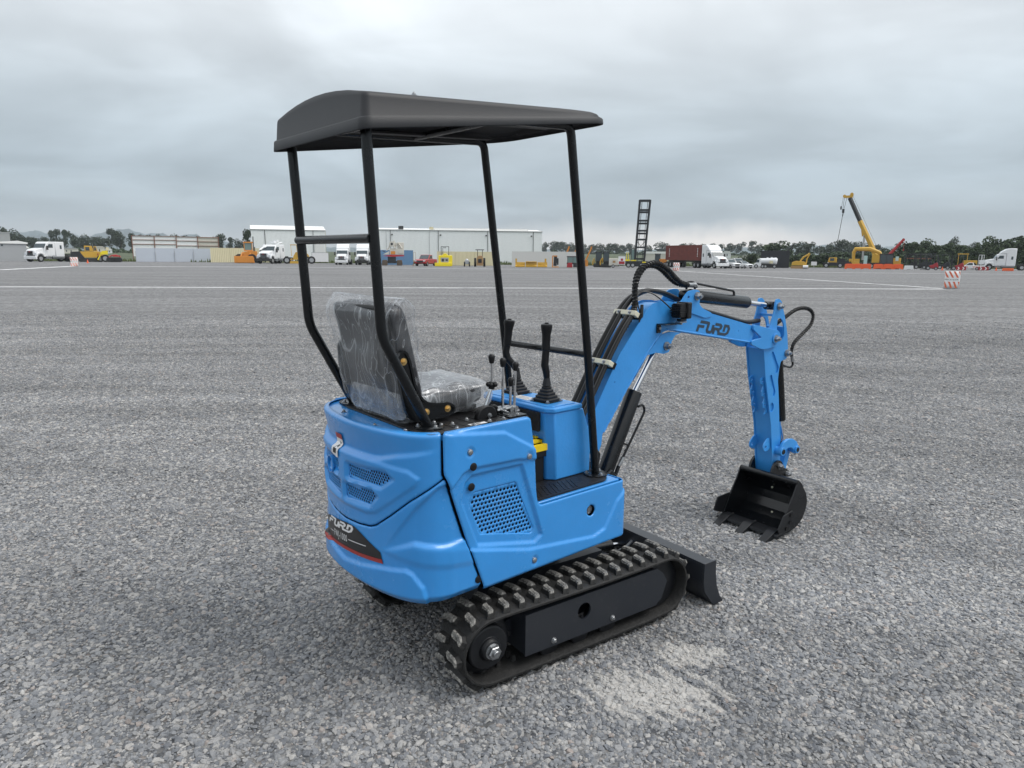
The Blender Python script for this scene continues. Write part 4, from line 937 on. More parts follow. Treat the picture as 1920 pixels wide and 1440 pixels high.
for s in (-1, 1):
    b = B(); ya, yb = sorted((s*0.070, s*0.0625)); plate(b, roundpoly(ear, 0.012), [circ(1.062, 1.372, 0.008, 14)], ya, yb); part('cylinder_ear', b, BLUEF, MT, boom, bv=0.001)
    b = B(); low = [(0.760, 1.062), (0.795, 1.112), (0.850, 1.116), (0.905, 1.106), (0.945, 1.108), (0.958, 1.130), (0.952, 1.158), (1.02, 1.200), (0.95, 1.225), (0.88, 1.212), (0.79, 1.12)]
    ya, yb = sorted((s*0.0615, s*0.0505)); b.prism([(0.700, 0.985), (0.79, 1.100), (0.850, 1.108), (0.905, 1.098), (0.942, 1.104), (0.955, 1.130), (0.960, 1.155), (0.985, 1.185), (1.03, 1.196), (0.95, 1.205), (0.88, 1.195), (0.789, 1.105)], ya, yb)
    part('lower_lug_plate', b, BLUEF, MT, boom)
    tip = [(1.608, 1.208), (1.700, 1.190), (1.790, 1.172), (1.838, 1.165), (1.866, 1.145), (1.874, 1.117), (1.862, 1.088), (1.830, 1.070), (1.730, 1.062), (1.690, 1.066), (1.600, 1.098), (1.598, 1.118), (1.690, 1.130), (1.605, 1.182)]
    b = B(); ya, yb = sorted((s*0.0775, s*0.0625)); b.prism(roundpoly(tip, 0.014), ya, yb); part('boom_tip_plate', b, BLUEF, MT, boom, bv=0.0015)
# boom foot: swing bracket
b = B(); 
for y in (-0.075, 0.060): b.prism([(0.27, 0.44), (0.46, 0.44), (0.485, 0.66), (0.44, 0.72), (0.35, 0.70), (0.27, 0.58)], y, y+0.015)
b.box(0.27, 0.30, -0.0595, 0.0595, 0.40, 0.60); b.box(0.302, 0.60, -0.0595, 0.0595, 0.43, 0.47); b.prism([(0.5, 0.43), (0.60, 0.43), (0.62, 0.52), (0.585, 0.56), (0.54, 0.53)], -0.055, -0.04); b.prism([(0.5, 0.43), (0.60, 0.43), (0.62, 0.52), (0.585, 0.56), (0.54, 0.53)], 0.04, 0.055)
part('swing_bracket', b, BLKM, MB, bv=0.003)
def pin(x, z, y=0.0725, parent=boom, me=PIN, both=True):
    for s in ((-1, 1) if both else (-1,)): share('pin_bolt', me, Matrix.Translation((x, s*y, z)) @ Matrix.Rotation(R(90)*(-s), 4, 'X'), parent)
for x, z, y in ((1.123, 1.376, 0.0705), (0.921, 1.136, 0.062), (1.820, 1.117, 0.078), (0.40, 0.655, 0.076)): pin(x, z, y)
b = B()
for s in (-1, 1): b.cyl((1.82, s*0.0776, 1.117), (1.82, s*0.084, 1.117), 0.031, n=22)
part('pin_boss', b, BLUEF, MT, boom, bv=0.001)
# maker's logo on the boom (flat paint)
b = B()
A0 = Vector((1.148, 1.196)); Ux = Vector((1, -0.158)).normalized(); Uz = Vector((0.0, 1.0))
for q in logo_quads():
    vs = [(A0+Ux*(p[0]*0.0745)+Uz*(p[1]*0.058)) for p in q]; b.add([(v.x, -w0-0.0012, v.y) for v in vs], [(0, 1, 2, 3)])
part('boom_logo', b, LOGO, MT, boom, smooth=False)
# cylinders
def cylinder(p0, p1, p2, r, rr, name='hydraulic_cylinder'):
    p0, p1, p2 = Vector(p0), Vector(p1), Vector(p2); d = (p1-p0).normalized(); b = B()
    b.tube([p0, p0+d*0.03, p0+d*0.031, p1-d*0.006, p1], r, 22, rs=[r*0.75, r*0.75, r, r, r*0.92], k=0)
    b.tube([p1-d*0.004, p2-d*0.035], rr, 14, k=1)
    b.tube([p2-d*0.04, p2-d*0.015], rr*1.35, 14, k=0); y = Vector((0, 1, 0))
    for p in (p0, p2): b.cyl(p-y*0.028, p+y*0.028, r*0.72, n=18, k=0)
    return part(name, b, [BLKG, CHR], MB)
ac = cylinder((1.123, 0, 1.378), (1.640, 0, 1.323), (1.858, 0, 1.298), 0.0335, 0.0135)
bc = cylinder((0.575, 0, 0.500), (0.775, 0, 0.915), (0.921, 0, 1.136), 0.0395, 0.0145)
kc = cylinder((1.968, 0, 1.022), (2.056, 0, 0.598), (2.092, 0, 0.425), 0.0300, 0.0160)
b = B(); b.tube(filletpath([(1.175, -0.012, 1.408), (1.185, -0.012, 1.436), (1.50, -0.012, 1.390), (1.508, -0.012, 1.362)], 0.012), 0.0060, 8); b.tube(filletpath([(1.150, 0.02, 1.405), (1.145, 0.02, 1.44), (1.175, 0.0, 1.445), (1.20, -0.005, 1.415)], 0.012), 0.0060, 8)
part('oil_pipe', b, BLKG, MT, ac)
b = B(); b.tube(filletpath([(0.772, -0.03, 0.842), (0.806, -0.03, 0.850), (0.822, -0.03, 0.815), (0.680, -0.03, 0.600)], 0.018), 0.0062, 8, k=0); b.tube([(0.690, -0.03, 0.630), (0.716, -0.03, 0.648)][::1], 0.005, 8, k=0); b.tube([(0.69, -0.02, 0.665), (0.715, -0.03, 0.655)], 0.005, 8, k=0)
b.cyl((0.680, -0.03, 0.600), (0.664, -0.03, 0.578), 0.0095, n=6, k=1); b.cyl((0.664, -0.03, 0.578), (0.652, -0.03, 0.558), 0.0085, n=10, k=1); b.tube([(0.653, -0.03, 0.56), (0.632, -0.03, 0.52)], 0.010, 10, k=0); b.cyl((0.632, -0.03, 0.52), (0.622, -0.03, 0.495), 0.009, n=8, k=1); b.tube(smoothpath([(0.622, -0.03, 0.495), (0.60, -0.03, 0.45), (0.50, -0.04, 0.42), (0.38, -0.05, 0.46)]), 0.009, 8, k=0)
part('oil_pipe', b, [BLKG, ZN], MT, bc)

# ---- stick
sf = [(1.828, 1.338), (1.858, 1.340), (1.884, 1.322), (1.896, 1.292), (1.914, 1.258), (1.938, 1.205), (1.962, 1.134), (1.980, 1.050), (1.985, 1.008), (1.968, 0.985), (1.918, 0.978), (1.908, 0.940), (1.902, 0.870), (1.925, 0.760), (1.958, 0.560), (1.985, 0.445), (1.992, 0.300), (1.925, 0.292), (1.903, 0.400), (1.868, 0.600), (1.820, 0.760), (1.778, 0.900), (1.742, 1.060), (1.752, 1.140), (1.785, 1.185), (1.806, 1.235), (1.818, 1.270), (1.822, 1.305)]
cut = roundpoly([(1.853, 1.232), (1.895, 1.228), (1.922, 1.190), (1.934, 1.120), (1.905, 1.096), (1.872, 1.098), (1.855, 1.150)], 0.018)
sl1 = roundpoly([(1.822, 1.040), (1.838, 1.040), (1.902, 0.945), (1.896, 0.915), (1.880, 0.905), (1.868, 0.915), (1.872, 0.938), (1.818, 1.020)], 0.007)
sl2 = roundpoly([(1.822, 0.905), (1.838, 0.905), (1.888, 0.800), (1.878, 0.775), (1.865, 0.775), (1.858, 0.795), (1.864, 0.815), (1.818, 0.885)], 0.007)
ci = circ(1.860, 0.710, 0.021, 20, 0.028)
b = B()
for s in (-1, 1):
    ya, yb = sorted((s*0.060, s*0.052)); plate(b, roundpoly(sf, 0.01, 2), [cut, sl1, sl2, ci], ya, yb)
st = part('stick', b, BLUEF, MB, bv=0.001)
web = [(1.748, 1.060), (1.783, 0.902), (1.825, 0.762), (1.873, 0.602), (1.908, 0.402), (1.930, 0.298), (1.984, 0.304), (1.978, 0.442), (1.951, 0.558), (1.918, 0.758), (1.895, 0.870), (1.901, 0.945), (1.912, 0.984), (1.962, 0.991), (1.965, 1.060), (1.90, 1.070)]
b = B(); b.prism(web, -0.0518, 0.0518); b.prism([(1.950, 1.06), (1.966, 1.06), (1.948, 1.13), (1.930, 1.18), (1.918, 1.175), (1.935, 1.12)], -0.0518, 0.0518)
part('stick_box', b, BLUEF, MT, st)
b = B(); b.box(-0.5, 0.5, -0.5, 0.5, -0.5, 0.5, Matrix.Translation((1.862, 0, 1.245)) @ Matrix.Diagonal((0.035, 0.103, 0.012, 1))); part('cross_plate', b, BLUEF, MT, st)
for x, z in ((1.858, 1.298), (1.968, 1.022)): pin(x, z, 0.0605, st)
# saw-tooth step brackets on the front of the stick
for s in (-0.042, 0.030):
    dir_ = (Vector((1.868, 0.600))-Vector((1.742, 1.060))).normalized(); nrm = Vector((-dir_.y, dir_.x));
    if nrm.x > 0: nrm = -nrm
    o0 = Vector((1.7865, 0.895)); Lh = 0.225; pr = []
    for i in range(3):
        a = i*Lh/3; pr += [(a+0.004, 0.030), (a+0.030, 0.034), (a+0.038, 0.020), (a+0.055, 0.012), (a+0.070, 0.020)]
    pr = [(0, -0.004)]+pr+[(Lh, 0.03), (Lh, -0.004)]
    poly = [tuple(o0+dir_*a+nrm*h) for a, h in pr]
    hs = [[tuple(o0+dir_*(a+0.008*math.cos(t))+nrm*(0.014+0.008*math.sin(t))) for t in [2*math.pi*j/12 for j in range(12)]] for a in (0.022, 0.098, 0.172)]
    b = B(); plate(b, poly, hs, s, s+0.008); part('thumb_bracket', b, BLUEF, MT, st)
for s in (-0.050, 0.042):
    e = [(1.893, 0.520), (1.862, 0.522), (1.828, 0.492), (1.820, 0.468), (1.834, 0.446), (1.862, 0.444), (1.905, 0.470)]
    b = B(); plate(b, roundpoly(e, 0.012), [circ(1.845, 0.470, 0.010, 14)], s, s+0.008); part('thumb_ear', b, BLUEF, MT, st)
# bucket linkage
bk = B()
bk.cyl((1.945, -0.105, 0.438), (1.945, 0.105, 0.438), 0.026, n=22)
lk = part('link_pivot', bk, BLUEF, MB, bv=0.002)
for s in (-1, 1):
    arc = [(1.925, 0.455), (1.955, 0.492), (2.000, 0.506), (2.050, 0.500), (2.090, 0.478), (2.118, 0.440), (2.110, 0.412), (2.085, 0.402), (2.064, 0.412), (2.062, 0.432), (2.040, 0.448), (2.005, 0.452), (1.975, 0.440), (1.965, 0.420), (1.94, 0.414), (1.922, 0.428)]
    b = B(); ya, yb = sorted((s*0.098, s*0.080)); b.prism(arc, ya, yb); b.cyl((2.090, s*0.060, 0.430), (2.090, s*0.108, 0.430), 0.023, n=20); part('rocker_link', b, BLUEF, MB, bv=0.002)
    b = B(); ya, yb = sorted((s*0.105, s*0.108)); b.cyl((1.945, s*0.1052, 0.438), (1.945, s*0.108, 0.438), 0.015, n=16, k=0); b.cyl((2.090, s*0.1082, 0.430), (2.090, s*0.110, 0.430), 0.014, n=16, k=0); part('link_pin', b, BLKM, MB)
b = B(); b.prism([(2.072, 0.445), (2.108, 0.428), (2.055, 0.268), (2.016, 0.278)], -0.056, 0.056); part('bucket_link', b, BLUEF, MB, bv=0.006)

# ---- bucket, centre line slightly right
BY = -0.068; BW = 0.187
prof = [(1.700, 0.022), (1.760, 0.020), (1.825, 0.024), (1.885, 0.040), (1.935, 0.075), (1.965, 0.125), (1.972, 0.175), (1.955, 0.225), (1.925, 0.262), (1.905, 0.290), (1.880, 0.310)]
th = 0.007
inner = [(1.712, 0.031), (1.760, 0.029), (1.822, 0.033), (1.879, 0.048), (1.926, 0.081), (1.955, 0.128), (1.962, 0.174), (1.946, 0.221), (1.917, 0.256), (1.896, 0.284), (1.872, 0.302)]
b = B(); n = len(prof)
for a, c in zip(range(n-1), range(1, n)):
    b.prism([prof[a], prof[c], inner[c], inner[a]], BY-BW, BY+BW)
bucket = part('bucket', b, BLKG, MB)
sidep = prof[:-1]+[(1.880, 0.312), (1.858, 0.305), (1.830, 0.245), (1.775, 0.160), (1.722, 0.060)]
for s in (-1, 1):
    ya, yb = sorted((BY+s*(BW+0.0005), BY+s*(BW+0.0085))); b = B(); b.prism(roundpoly(sidep, 0.006, 2), ya, yb); part('bucket_side', b, BLKG, MT, bucket, bv=0.001)
    ct = [(1.735, 0.138), (1.815, 0.152), (1.830, 0.140), (1.795, 0.036), (1.700, 0.034), (1.683, 0.060)]
    ya, yb = sorted((BY+s*(BW+0.009), BY+s*(BW+0.0165))); b = B(); 
    if s > 0: ct = [(1.663, 0.150), (1.780, 0.158), (1.80, 0.14), (1.760, 0.036), (1.700, 0.046), (1.633, 0.072)]
    if s < 0: b.prism(roundpoly(ct, 0.006), ya, yb)
    else: b.prism(roundpoly(ct, 0.006), ya, yb)
    cu_ = part('side_cutter', b, BLKM, MT, bucket, bv=0.0015)
    for x, z in ((1.800, 0.128), (1.796, 0.085), (1.765, 0.055)):
        q = B(); q.lathe([(0.0125, 0), (0.0125, 0.003), (0.009, 0.004), (0.009, 0.0055), (0.0125, 0.006)], 16, Matrix.Translation((x, ya if s < 0 else yb, z)) @ Matrix.Rotation(R(90)*(-s), 4, 'X')); part('cutter_bolt', q, BLK, MT, cu_)
b = B(); b.tube([(1.868, BY-BW-0.004, 0.302), (1.868, BY+BW+0.004, 0.302)], 0.017, 20); part('bucket_lip_tube', b, BLKG, MT, bucket)
b = B(); b.prism([(1.668, 0.020), (1.672, 0.034), (1.755, 0.041), (1.757, 0.031), (1.700, 0.020)], BY-BW-0.018, BY+BW+0.018); part('cutting_edge', b, BLKM, MT, bucket, bv=0.001)
for i, y in enumerate((BY-0.155, BY, BY+0.155)):
    b = B(); vs = []
    for x, hw, zb, zt in ((1.745, 0.022, 0.0, 0.046), (1.700, 0.028, -0.004, 0.050), (1.675, 0.029, -0.006, 0.040), (1.640, 0.026, -0.006, 0.022), (1.600, 0.024, -0.004, 0.003)):
        vs += [(x, y-hw, zb), (x, y+hw, zb), (x, y+hw*0.92, zt), (x, y-hw*0.92, zt)]
    b.add(vs, [(i_*4+j, i_*4+(j+1) % 4, (i_+1)*4+(j+1) % 4, (i_+1)*4+j) for i_ in range(4) for j in range(4)]+[(3, 2, 1, 0), (16, 17, 18, 19)])
    part('bucket_tooth', b, BLKM, MT, bucket, bv=0.0015)
    for dx in (0, 0.022):
        q = B(); q.lathe([(0.008, 0), (0.008, 0.008), (0.005, 0.011)], 8, Matrix.Translation((1.728+dx, y+0.012-dx, 0.038))); part('tooth_bolt', q, BLK, MT, bucket)
for s in (-1, 1):
    e = [(1.868, 0.300), (1.885, 0.350), (1.915, 0.378), (1.950, 0.382), (1.976, 0.362), (1.984, 0.330), (2.020, 0.318), (2.052, 0.298), (2.056, 0.272), (2.035, 0.252), (1.950, 0.240), (1.92, 0.262)]
    ya, yb = sorted((s*0.066-0.004, s*0.082-0.004)); b = B(); b.prism(roundpoly(e, 0.012), ya, yb); be = part('bucket_ear', b, BLKG, MT, bucket, bv=0.0015)
    for x, z in ((1.944, 0.348), (2.030, 0.284)): share('pin_bolt', PIN, Matrix.Translation((x, ya if s < 0 else yb, z)) @ Matrix.Rotation(R(90)*(-s), 4, 'X') @ Matrix.Scale(0.85, 4), be)
for x, z, y in ((1.945, 0.205, 0.02), (1.958, 0.15, -0.11), (1.90, 0.07, -0.02)):
    b = B(); b.sphere((x, BY+y, z), 0.0065, 6); part('rivet', b, CREAM, MT, bucket)

# ---- hoses
for i, y in enumerate((-0.050, -0.022, 0.022, 0.050)):
    P = [(0.30, y*0.8, 0.62), (0.355, y, 0.790), (0.430, y, 0.912), (0.552, y, 1.114), (0.640, y, 1.240), (0.705, y, 1.315)]
    if i > 1: P = P[:-1]+[(0.70, y, 1.318), (0.760, y*0.8, 1.375), (0.850, y*0.6, 1.405), (0.950, y*0.5, 1.395), (1.040, y*0.5, 1.370), (1.20, y*0.5, 1.312), (1.45, y*0.5, 1.256), (1.66, y*0.5, 1.212), (1.78, y*0.4, 1.215)]
    b = B(); b.tube(smoothpath(P, 6), 0.0115, 10); part('hydraulic_hose', b, HOSE, MB)
def spiral(P, r, name='wrapped_hose'):
    """hose with a spiral guard wound round it"""
    pts = smoothpath(P, 10); b = B(); b.tube(pts, r*0.82, 10, k=0); dense = smoothpath(P, 60); d = []; a = (dense[1]-dense[0]).orthogonal().normalized(); s = 0
    for i, p in enumerate(dense):
        t = (dense[min(i+1, len(dense)-1)]-dense[max(i-1, 0)]).normalized(); a = (a-t*a.dot(t)).normalized(); c = t.cross(a)
        if i: s += (dense[i]-dense[i-1]).length
        w_ = s/0.016*2*math.pi; d.append(p+(a*math.cos(w_)+c*math.sin(w_))*r*0.86)
    b.tube(d, 0.0034, 4, k=1); return part(name, b, [VOID, HOSE], MB)
spiral([(0.640, -0.040, 1.225), (0.700, -0.040, 1.300), (0.722, -0.035, 1.345), (0.722, -0.03, 1.420), (0.740, -0.03, 1.477), (0.779, -0.03, 1.520), (0.829, -0.03, 1.538), (0.881, -0.03, 1.534), (0.947, -0.03, 1.505), (1.004, -0.028, 1.466), (1.061, -0.025, 1.438), (1.111, -0.02, 1.430)], 0.0135)
spiral([(0.640, -0.012, 1.225), (0.722, -0.012, 1.300), (0.745, -0.005, 1.345), (0.748, 0.0, 1.420), (0.770, 0.01, 1.48), (0.82, 0.02, 1.520), (0.895, 0.03, 1.528), (0.955, 0.03, 1.512), (1.005, 0.03, 1.480), (1.069, 0.03, 1.443), (1.13, 0.025, 1.428), (1.16, 0.02, 1.43)], 0.0135)
b = B(); b.cyl((1.105, -0.02, 1.431), (1.165, -0.013, 1.428), 0.0115, n=12); b.cyl((1.150, -0.015, 1.429), (1.178, -0.012, 1.427), 0.0135, n=6); part('hose_fitting', b, ZN, MB)
spiral([(1.90, 0, 1.170), (1.938, 0, 1.190), (2.016, 0, 1.221), (2.118, 0, 1.261), (2.211, 0, 1.271), (2.285, 0, 1.254), (2.320, 0, 1.217), (2.299, 0, 1.163), (2.217, 0, 1.113), (2.137, 0, 1.064), (2.113, 0, 1.012), (2.124, 0, 0.980)], 0.0105)
b = B(); b.cyl((2.123, 0, 0.985), (2.133, 0, 0.952), 0.0100, n=12, k=0); b.tube(filletpath([(2.132, 0, 0.955), (2.142, 0, 0.928), (2.115, 0, 0.915), (2.050, 0, 0.930), (2.00, 0, 0.955)], 0.012), 0.0065, 8, k=1); part('hose_fitting', b, [ZN, BLKG], MB)
for x, z in ((0.556, 1.068), (0.714, 1.290)):
    dv = Vector((0.136, 0, 0.226)).normalized(); nv = Vector((-dv.z, 0, dv.x)); M = Matrix((dv, (0, 1, 0), nv)).transposed().to_4x4(); M.translation = Vector((x, -0.004, z))+nv*(0.000)
    b = B(); b.box(-0.0125, 0.0125, -0.072, 0.072, 0.008, 0.040, M); cl_ = part('hose_clamp', b, CREAM, MB, bv=0.003)
    for yy in (-0.036, 0.036): share('bolt', BOLT, M @ Matrix.Translation((0, yy, 0.040)), cl_)
    b = B(); b.box(-0.016, 0.016, -0.074, 0.074, -0.006, 0.0075, M); part('clamp_base', b, BLKG, MT, cl_)
# work lamp
LM = MB @ TR(0.955, -0.105, 1.312, rz=R(8))
b = B(); b.box(0.022, 0.058, -0.036, 0.036, -0.040, 0.040)
lamp = part('work_lamp', b, BLK, LM, bv=0.006, seg=3)
b = B()
for i in range(9):
    z = -0.032+i*0.008; w_ = 0.030*math.sqrt(max(0.1, 1-(z/0.042)**2)); b.box(-0.040+abs(z)*0.25, 0.0215, -w_, w_, z-0.0022, z+0.0022)
b.box(-0.010, 0.0215, -0.022, 0.022, -0.034, 0.034)
for i in range(5): y = -0.024+i*0.012; b.box(-0.028, 0.0213, y-0.002, y+0.002, -0.030, 0.030)
part('cooling_fin', b, BLK, MT, lamp, bv=0.0008)
b = B(); b.box(0.0, 0.05, -0.012, 0.012, -0.052, -0.041, k=0); b.cyl((0.02, 0, -0.07), (0.02, 0, -0.05), 0.008, n=8, k=1); b.box(-0.012, 0.05, -0.014, 0.014, -0.060, -0.0545, k=1); part('lamp_foot', b, [BLK, ZN], MT, lamp)
b = B(); b.box(0.842, 0.960, -0.120, -0.0635, 1.246, 1.2505, k=0); b.box(0.842, 0.870, -0.0685, -0.0632, 1.205, 1.2455, k=0); b.cyl((0.858, -0.0685, 1.228), (0.858, -0.076, 1.228), 0.008, n=6, k=1); part('lamp_bracket', b, [BLKG, ZN], MT, boom, bv=0.001)
b = B(); b.tube(smoothpath([(0.925, -0.095, 1.305), (0.880, -0.085, 1.345), (0.820, -0.05, 1.395), (0.770, -0.02, 1.400), (0.735, -0.03, 1.370), (0.735, -0.055, 1.30), (0.725, -0.06, 1.262)], 6), 0.0035, 7, k=0); b.cyl((0.742, -0.058, 1.345), (0.735, -0.062, 1.285), 0.008, 0.009, n=10, k=0); part('lamp_cable', b, HOSE, MB)

# ---- things lying on the machine
tb = bpy.data.objects.new('toolbox', None); C.objects.link(tb); tb.matrix_world = Matrix.Translation(EX.location) @ Matrix.Rotation(R(35.1), 4, 'Z') @ MU @ Matrix.Translation((-0.085, -0.02, 0.6498))
tag(tb, 'black plastic toolbox with a yellow lid standing on the footwell floor', 'toolbox')
b = B(); b.prism(roundpoly([(-0.095, -0.165), (0.108, -0.165), (0.108, 0.165), (-0.095, 0.165)], 0.012), 0.0, 0.105, 'z'); b.prism(roundpoly([(-0.105, -0.172), (0.120, -0.172), (0.120, 0.172), (-0.105, 0.172)], 0.012), 0.1052, 0.132, 'z'); part('case', b, BLK, MT, tb, bv=0.003)
b = B(); b.prism(roundpoly([(-0.108, -0.176), (0.124, -0.176), (0.124, 0.176), (-0.108, 0.176)], 0.014), 0.1325, 0.160, 'z'); b.prism(offset(roundpoly([(-0.108, -0.176), (0.124, -0.176), (0.124, 0.176), (-0.108, 0.176)], 0.014), 0.028), 0.1602, 0.176, 'z'); b.box(0.085, 0.108, -0.13, -0.105, 0.1602, 0.183); b.box(0.085, 0.108, 0.105, 0.13, 0.1602, 0.183)
lid = part('lid', b, YEL, MT, tb, bv=0.004, seg=3)
b = B(); b.box(-0.055, 0.072, -0.135, 0.04, 0.1762, 0.1772); part('tape_strip', b, TAPE, MT, tb)
b = B(); b.tube(filletpath([(0.01, -0.09, 0.172), (0.01, -0.09, 0.196), (0.01, 0.09, 0.196), (0.01, 0.09, 0.172)], 0.02), 0.008, 10); part('handle', b, BLK, MT, tb)
# plastic film over the seat
def rnd(a): return random.uniform(-a, a)
def bag(name, label, sects, root_m, seed, nn=54, amp=0.010, kinds=(1, 1), fm=None):
    """closed wrinkled tube: sects = list of (centre, half width y, half thickness, axis vectors)"""
    random.seed(seed); b = B(); vs = []; q = len(sects)
    ph = [random.uniform(0, 6.28) for _ in range(8)]
    for i, (c, hw, ht, tv) in enumerate(sects):
        c = Vector(c); tv = Vector(tv).normalized(); yv = Vector((0, 1, 0))
        for j in range(nn):
            t = 2*math.pi*j/nn; sg = lambda v, p: math.copysign(abs(v)**p, v)
            w_ = amp*(math.sin(3*t+ph[0]+i*0.5)+0.8*math.sin(7*t+ph[1]-i*0.9)+0.6*math.sin(13*t+ph[2]+i*0.3)+0.5*math.sin(19*t+ph[3]))*0.6+rnd(amp*0.25)
            vs.append(c+yv*((hw+w_*0.8)*sg(math.cos(t), 0.4))+tv*((ht+w_)*sg(math.sin(t), 0.5)))
    b.add(vs, [(i*nn+j, i*nn+(j+1) % nn, (i+1)*nn+(j+1) % nn, (i+1)*nn+j) for i in range(q-1) for j in range(nn)])
    if kinds[0]: b.add([vs[j] for j in range(nn)], [tuple(range(nn))[::-1]])
    if kinds[1]: b.add([vs[(q-1)*nn+j] for j in range(nn)], [tuple(range(nn))])
    o = link(name, b.mesh(name, fm or FILM)); o.matrix_world = root_m
    s = o.modifiers.new('s', 'SUBSURF'); s.levels = 1; s.render_levels = 1
    return tag(o, label, 'plastic cover')
RM = Matrix.Translation(EX.location) @ Matrix.Rotation(R(35.1), 4, 'Z') @ MU
ax = Vector((-0.225, 0, 0.974)); tn = Vector((0.974, 0, 0.225)); S = []
cb = Vector((-0.590, 0, 1.00))
for i in range(22):
    t = i/21; c = cb+ax*(0.44*t)+Vector((-0.006*math.sin(t*5), 0, 0))
    hw = np.interp(t, [0, 0.1, 0.25, 0.5, 0.8, 0.93, 1], [0.205, 0.206, 0.208, 0.212, 0.234, 0.246, 0.252])+0.004*math.sin(i*2.1)
    ht = np.interp(t, [0, 0.1, 0.3, 0.9, 0.965, 1], [0.055, 0.064, 0.072, 0.066, 0.040, 0.006]); S.append((c+Vector((0, float(np.interp(t, [0, 0.5, 0.75, 1], [0.016, 0.016, 0.004, 0.002])), 0)), hw, ht, tn))
bag('backrest_cover', 'crumpled clear plastic film pulled over the upright seat backrest', S, RM, 3)
S = []
for i in range(20):
    t = i/19; x = -0.655+0.450*t; z = 1.050+0.004*math.sin(i*1.3)-0.012*max(0, t-0.75)*4
    hw = np.interp(t, [0, 0.2, 0.7, 0.85, 1], [0.196, 0.190, 0.186, 0.182, 0.120])+0.003*math.sin(i*2.3); ht = np.interp(t, [0, 0.1, 0.25, 0.85, 0.93, 1], [0.052, 0.058, 0.060, 0.060, 0.050, 0.004])
    S.append((Vector((x, -0.004, z)), hw, ht, (0, 0, 1)))
bag('cushion_cover', 'creased clear plastic film stretched over the flat seat cushion', S, RM, 9, amp=0.0035, fm=FILM2)
S = []
for i in range(8):
    t = i/7; S.append((Vector((-0.690+0.055*t, -0.165+0.03*t, 0.992+0.05*t)), 0.055-0.015*t, 0.018+0.014*t, (0.7, 0, 0.7)))
EOF_MARK = 3

# ================================================================== the yard's far edge
def sm(t): t = max(0.0, min(1.0, t)); return t*t*(3-2*t)
def terr(D): return 0.02+2.4*sm((D-150)/300)+3*sm((D-420)/700)
GRASS = mat('grass_field', (0.055, 0.072, 0.030), 0.9, var=0.35, vscale=0.05, bump=0.4, bscale=2)
HILL = mat('far_hill', (0.05, 0.085, 0.085), 0.95, var=0.3, vscale=0.004)
b = B(); Ds = [129, 150, 170, 200, 240, 290, 350, 420, 500, 650, 800, 1100, 1500]; nx = 60
def edge(px): return np.interp(px, [-400, 0, 400, 1000, 1500, 2300], [129, 128, 130, 122, 116, 116])
vs = []
for j, D in enumerate(Ds):
    for i in range(nx+1):
        px = -500+3000*i/nx; DD = max(D, edge(px)) if j == 0 else D; p = spot(px, edge(px) if j == 0 else D)
        vs.append((p.x, p.y, (0.02 if j == 0 else terr(D))+(0.5*math.sin(i*1.7+j*2.1) if j > 4 else 0)))
b.add(vs, [(j*(nx+1)+i, j*(nx+1)+i+1, (j+1)*(nx+1)+i+1, (j+1)*(nx+1)+i) for j in range(len(Ds)-1) for i in range(nx)])
tag(link('field', b.mesh('field', GRASS)), kind='structure')
def hills(D, prof, depth=800):
    b = B(); n = 260; x0, x1 = prof[0][0], prof[-1][0]; rows = 7; vs = []
    for j in range(rows):
        t = j/(rows-1)
        for i in range(n+1):
            px = x0+(x1-x0)*i/n; y = np.interp(px, [p[0] for p in prof], [p[1] for p in prof])
            hgt = max(2, (horizon(px)-y)*D/FPX); w_ = 1+0.06*math.sin(px*0.11)+0.04*math.sin(px*0.31+1)+0.02*math.sin(px*0.9)
            f = math.sin(min(1, t*1.25)*math.pi/2)**1.3 if t <= 0.8 else math.cos((t-0.8)/0.2*math.pi/2)*1.0
            p = spot(px, D-depth*(1-t/0.8) if t <= 0.8 else D+depth*0.6*(t-0.8)/0.2)
            s_ = 0.82+0.18*(1 if t > 0.75 else math.sin(px*0.21+t*9))
            vs.append((p.x, p.y, hgt*f*(w_ if t > 0.75 else w_*s_)))
    b.add(vs, [(j*(n+1)+i, j*(n+1)+i+1, (j+1)*(n+1)+i+1, (j+1)*(n+1)+i) for j in range(rows-1) for i in range(n)])
    tag(link('far_hills', b.mesh('far_hills', HILL)), kind='structure')
hills(3500, [(-400, 452), (-60, 446), (0, 437), (25, 433.5), (50, 432), (75, 434), (100, 436.5), (125, 436), (150, 439.5), (168, 441.5), (185, 439), (203, 432), (214, 427.5), (224, 427.5), (245, 431), (270, 434.5), (300, 438), (325, 440.5), (342, 441), (356, 439.2), (370, 439.6), (380, 442.5), (390, 447), (440, 455), (600, 462), (1000, 466), (1250, 468), (1440, 462), (1500, 456), (1560, 459), (1700, 463), (1900, 462), (2300, 458)])

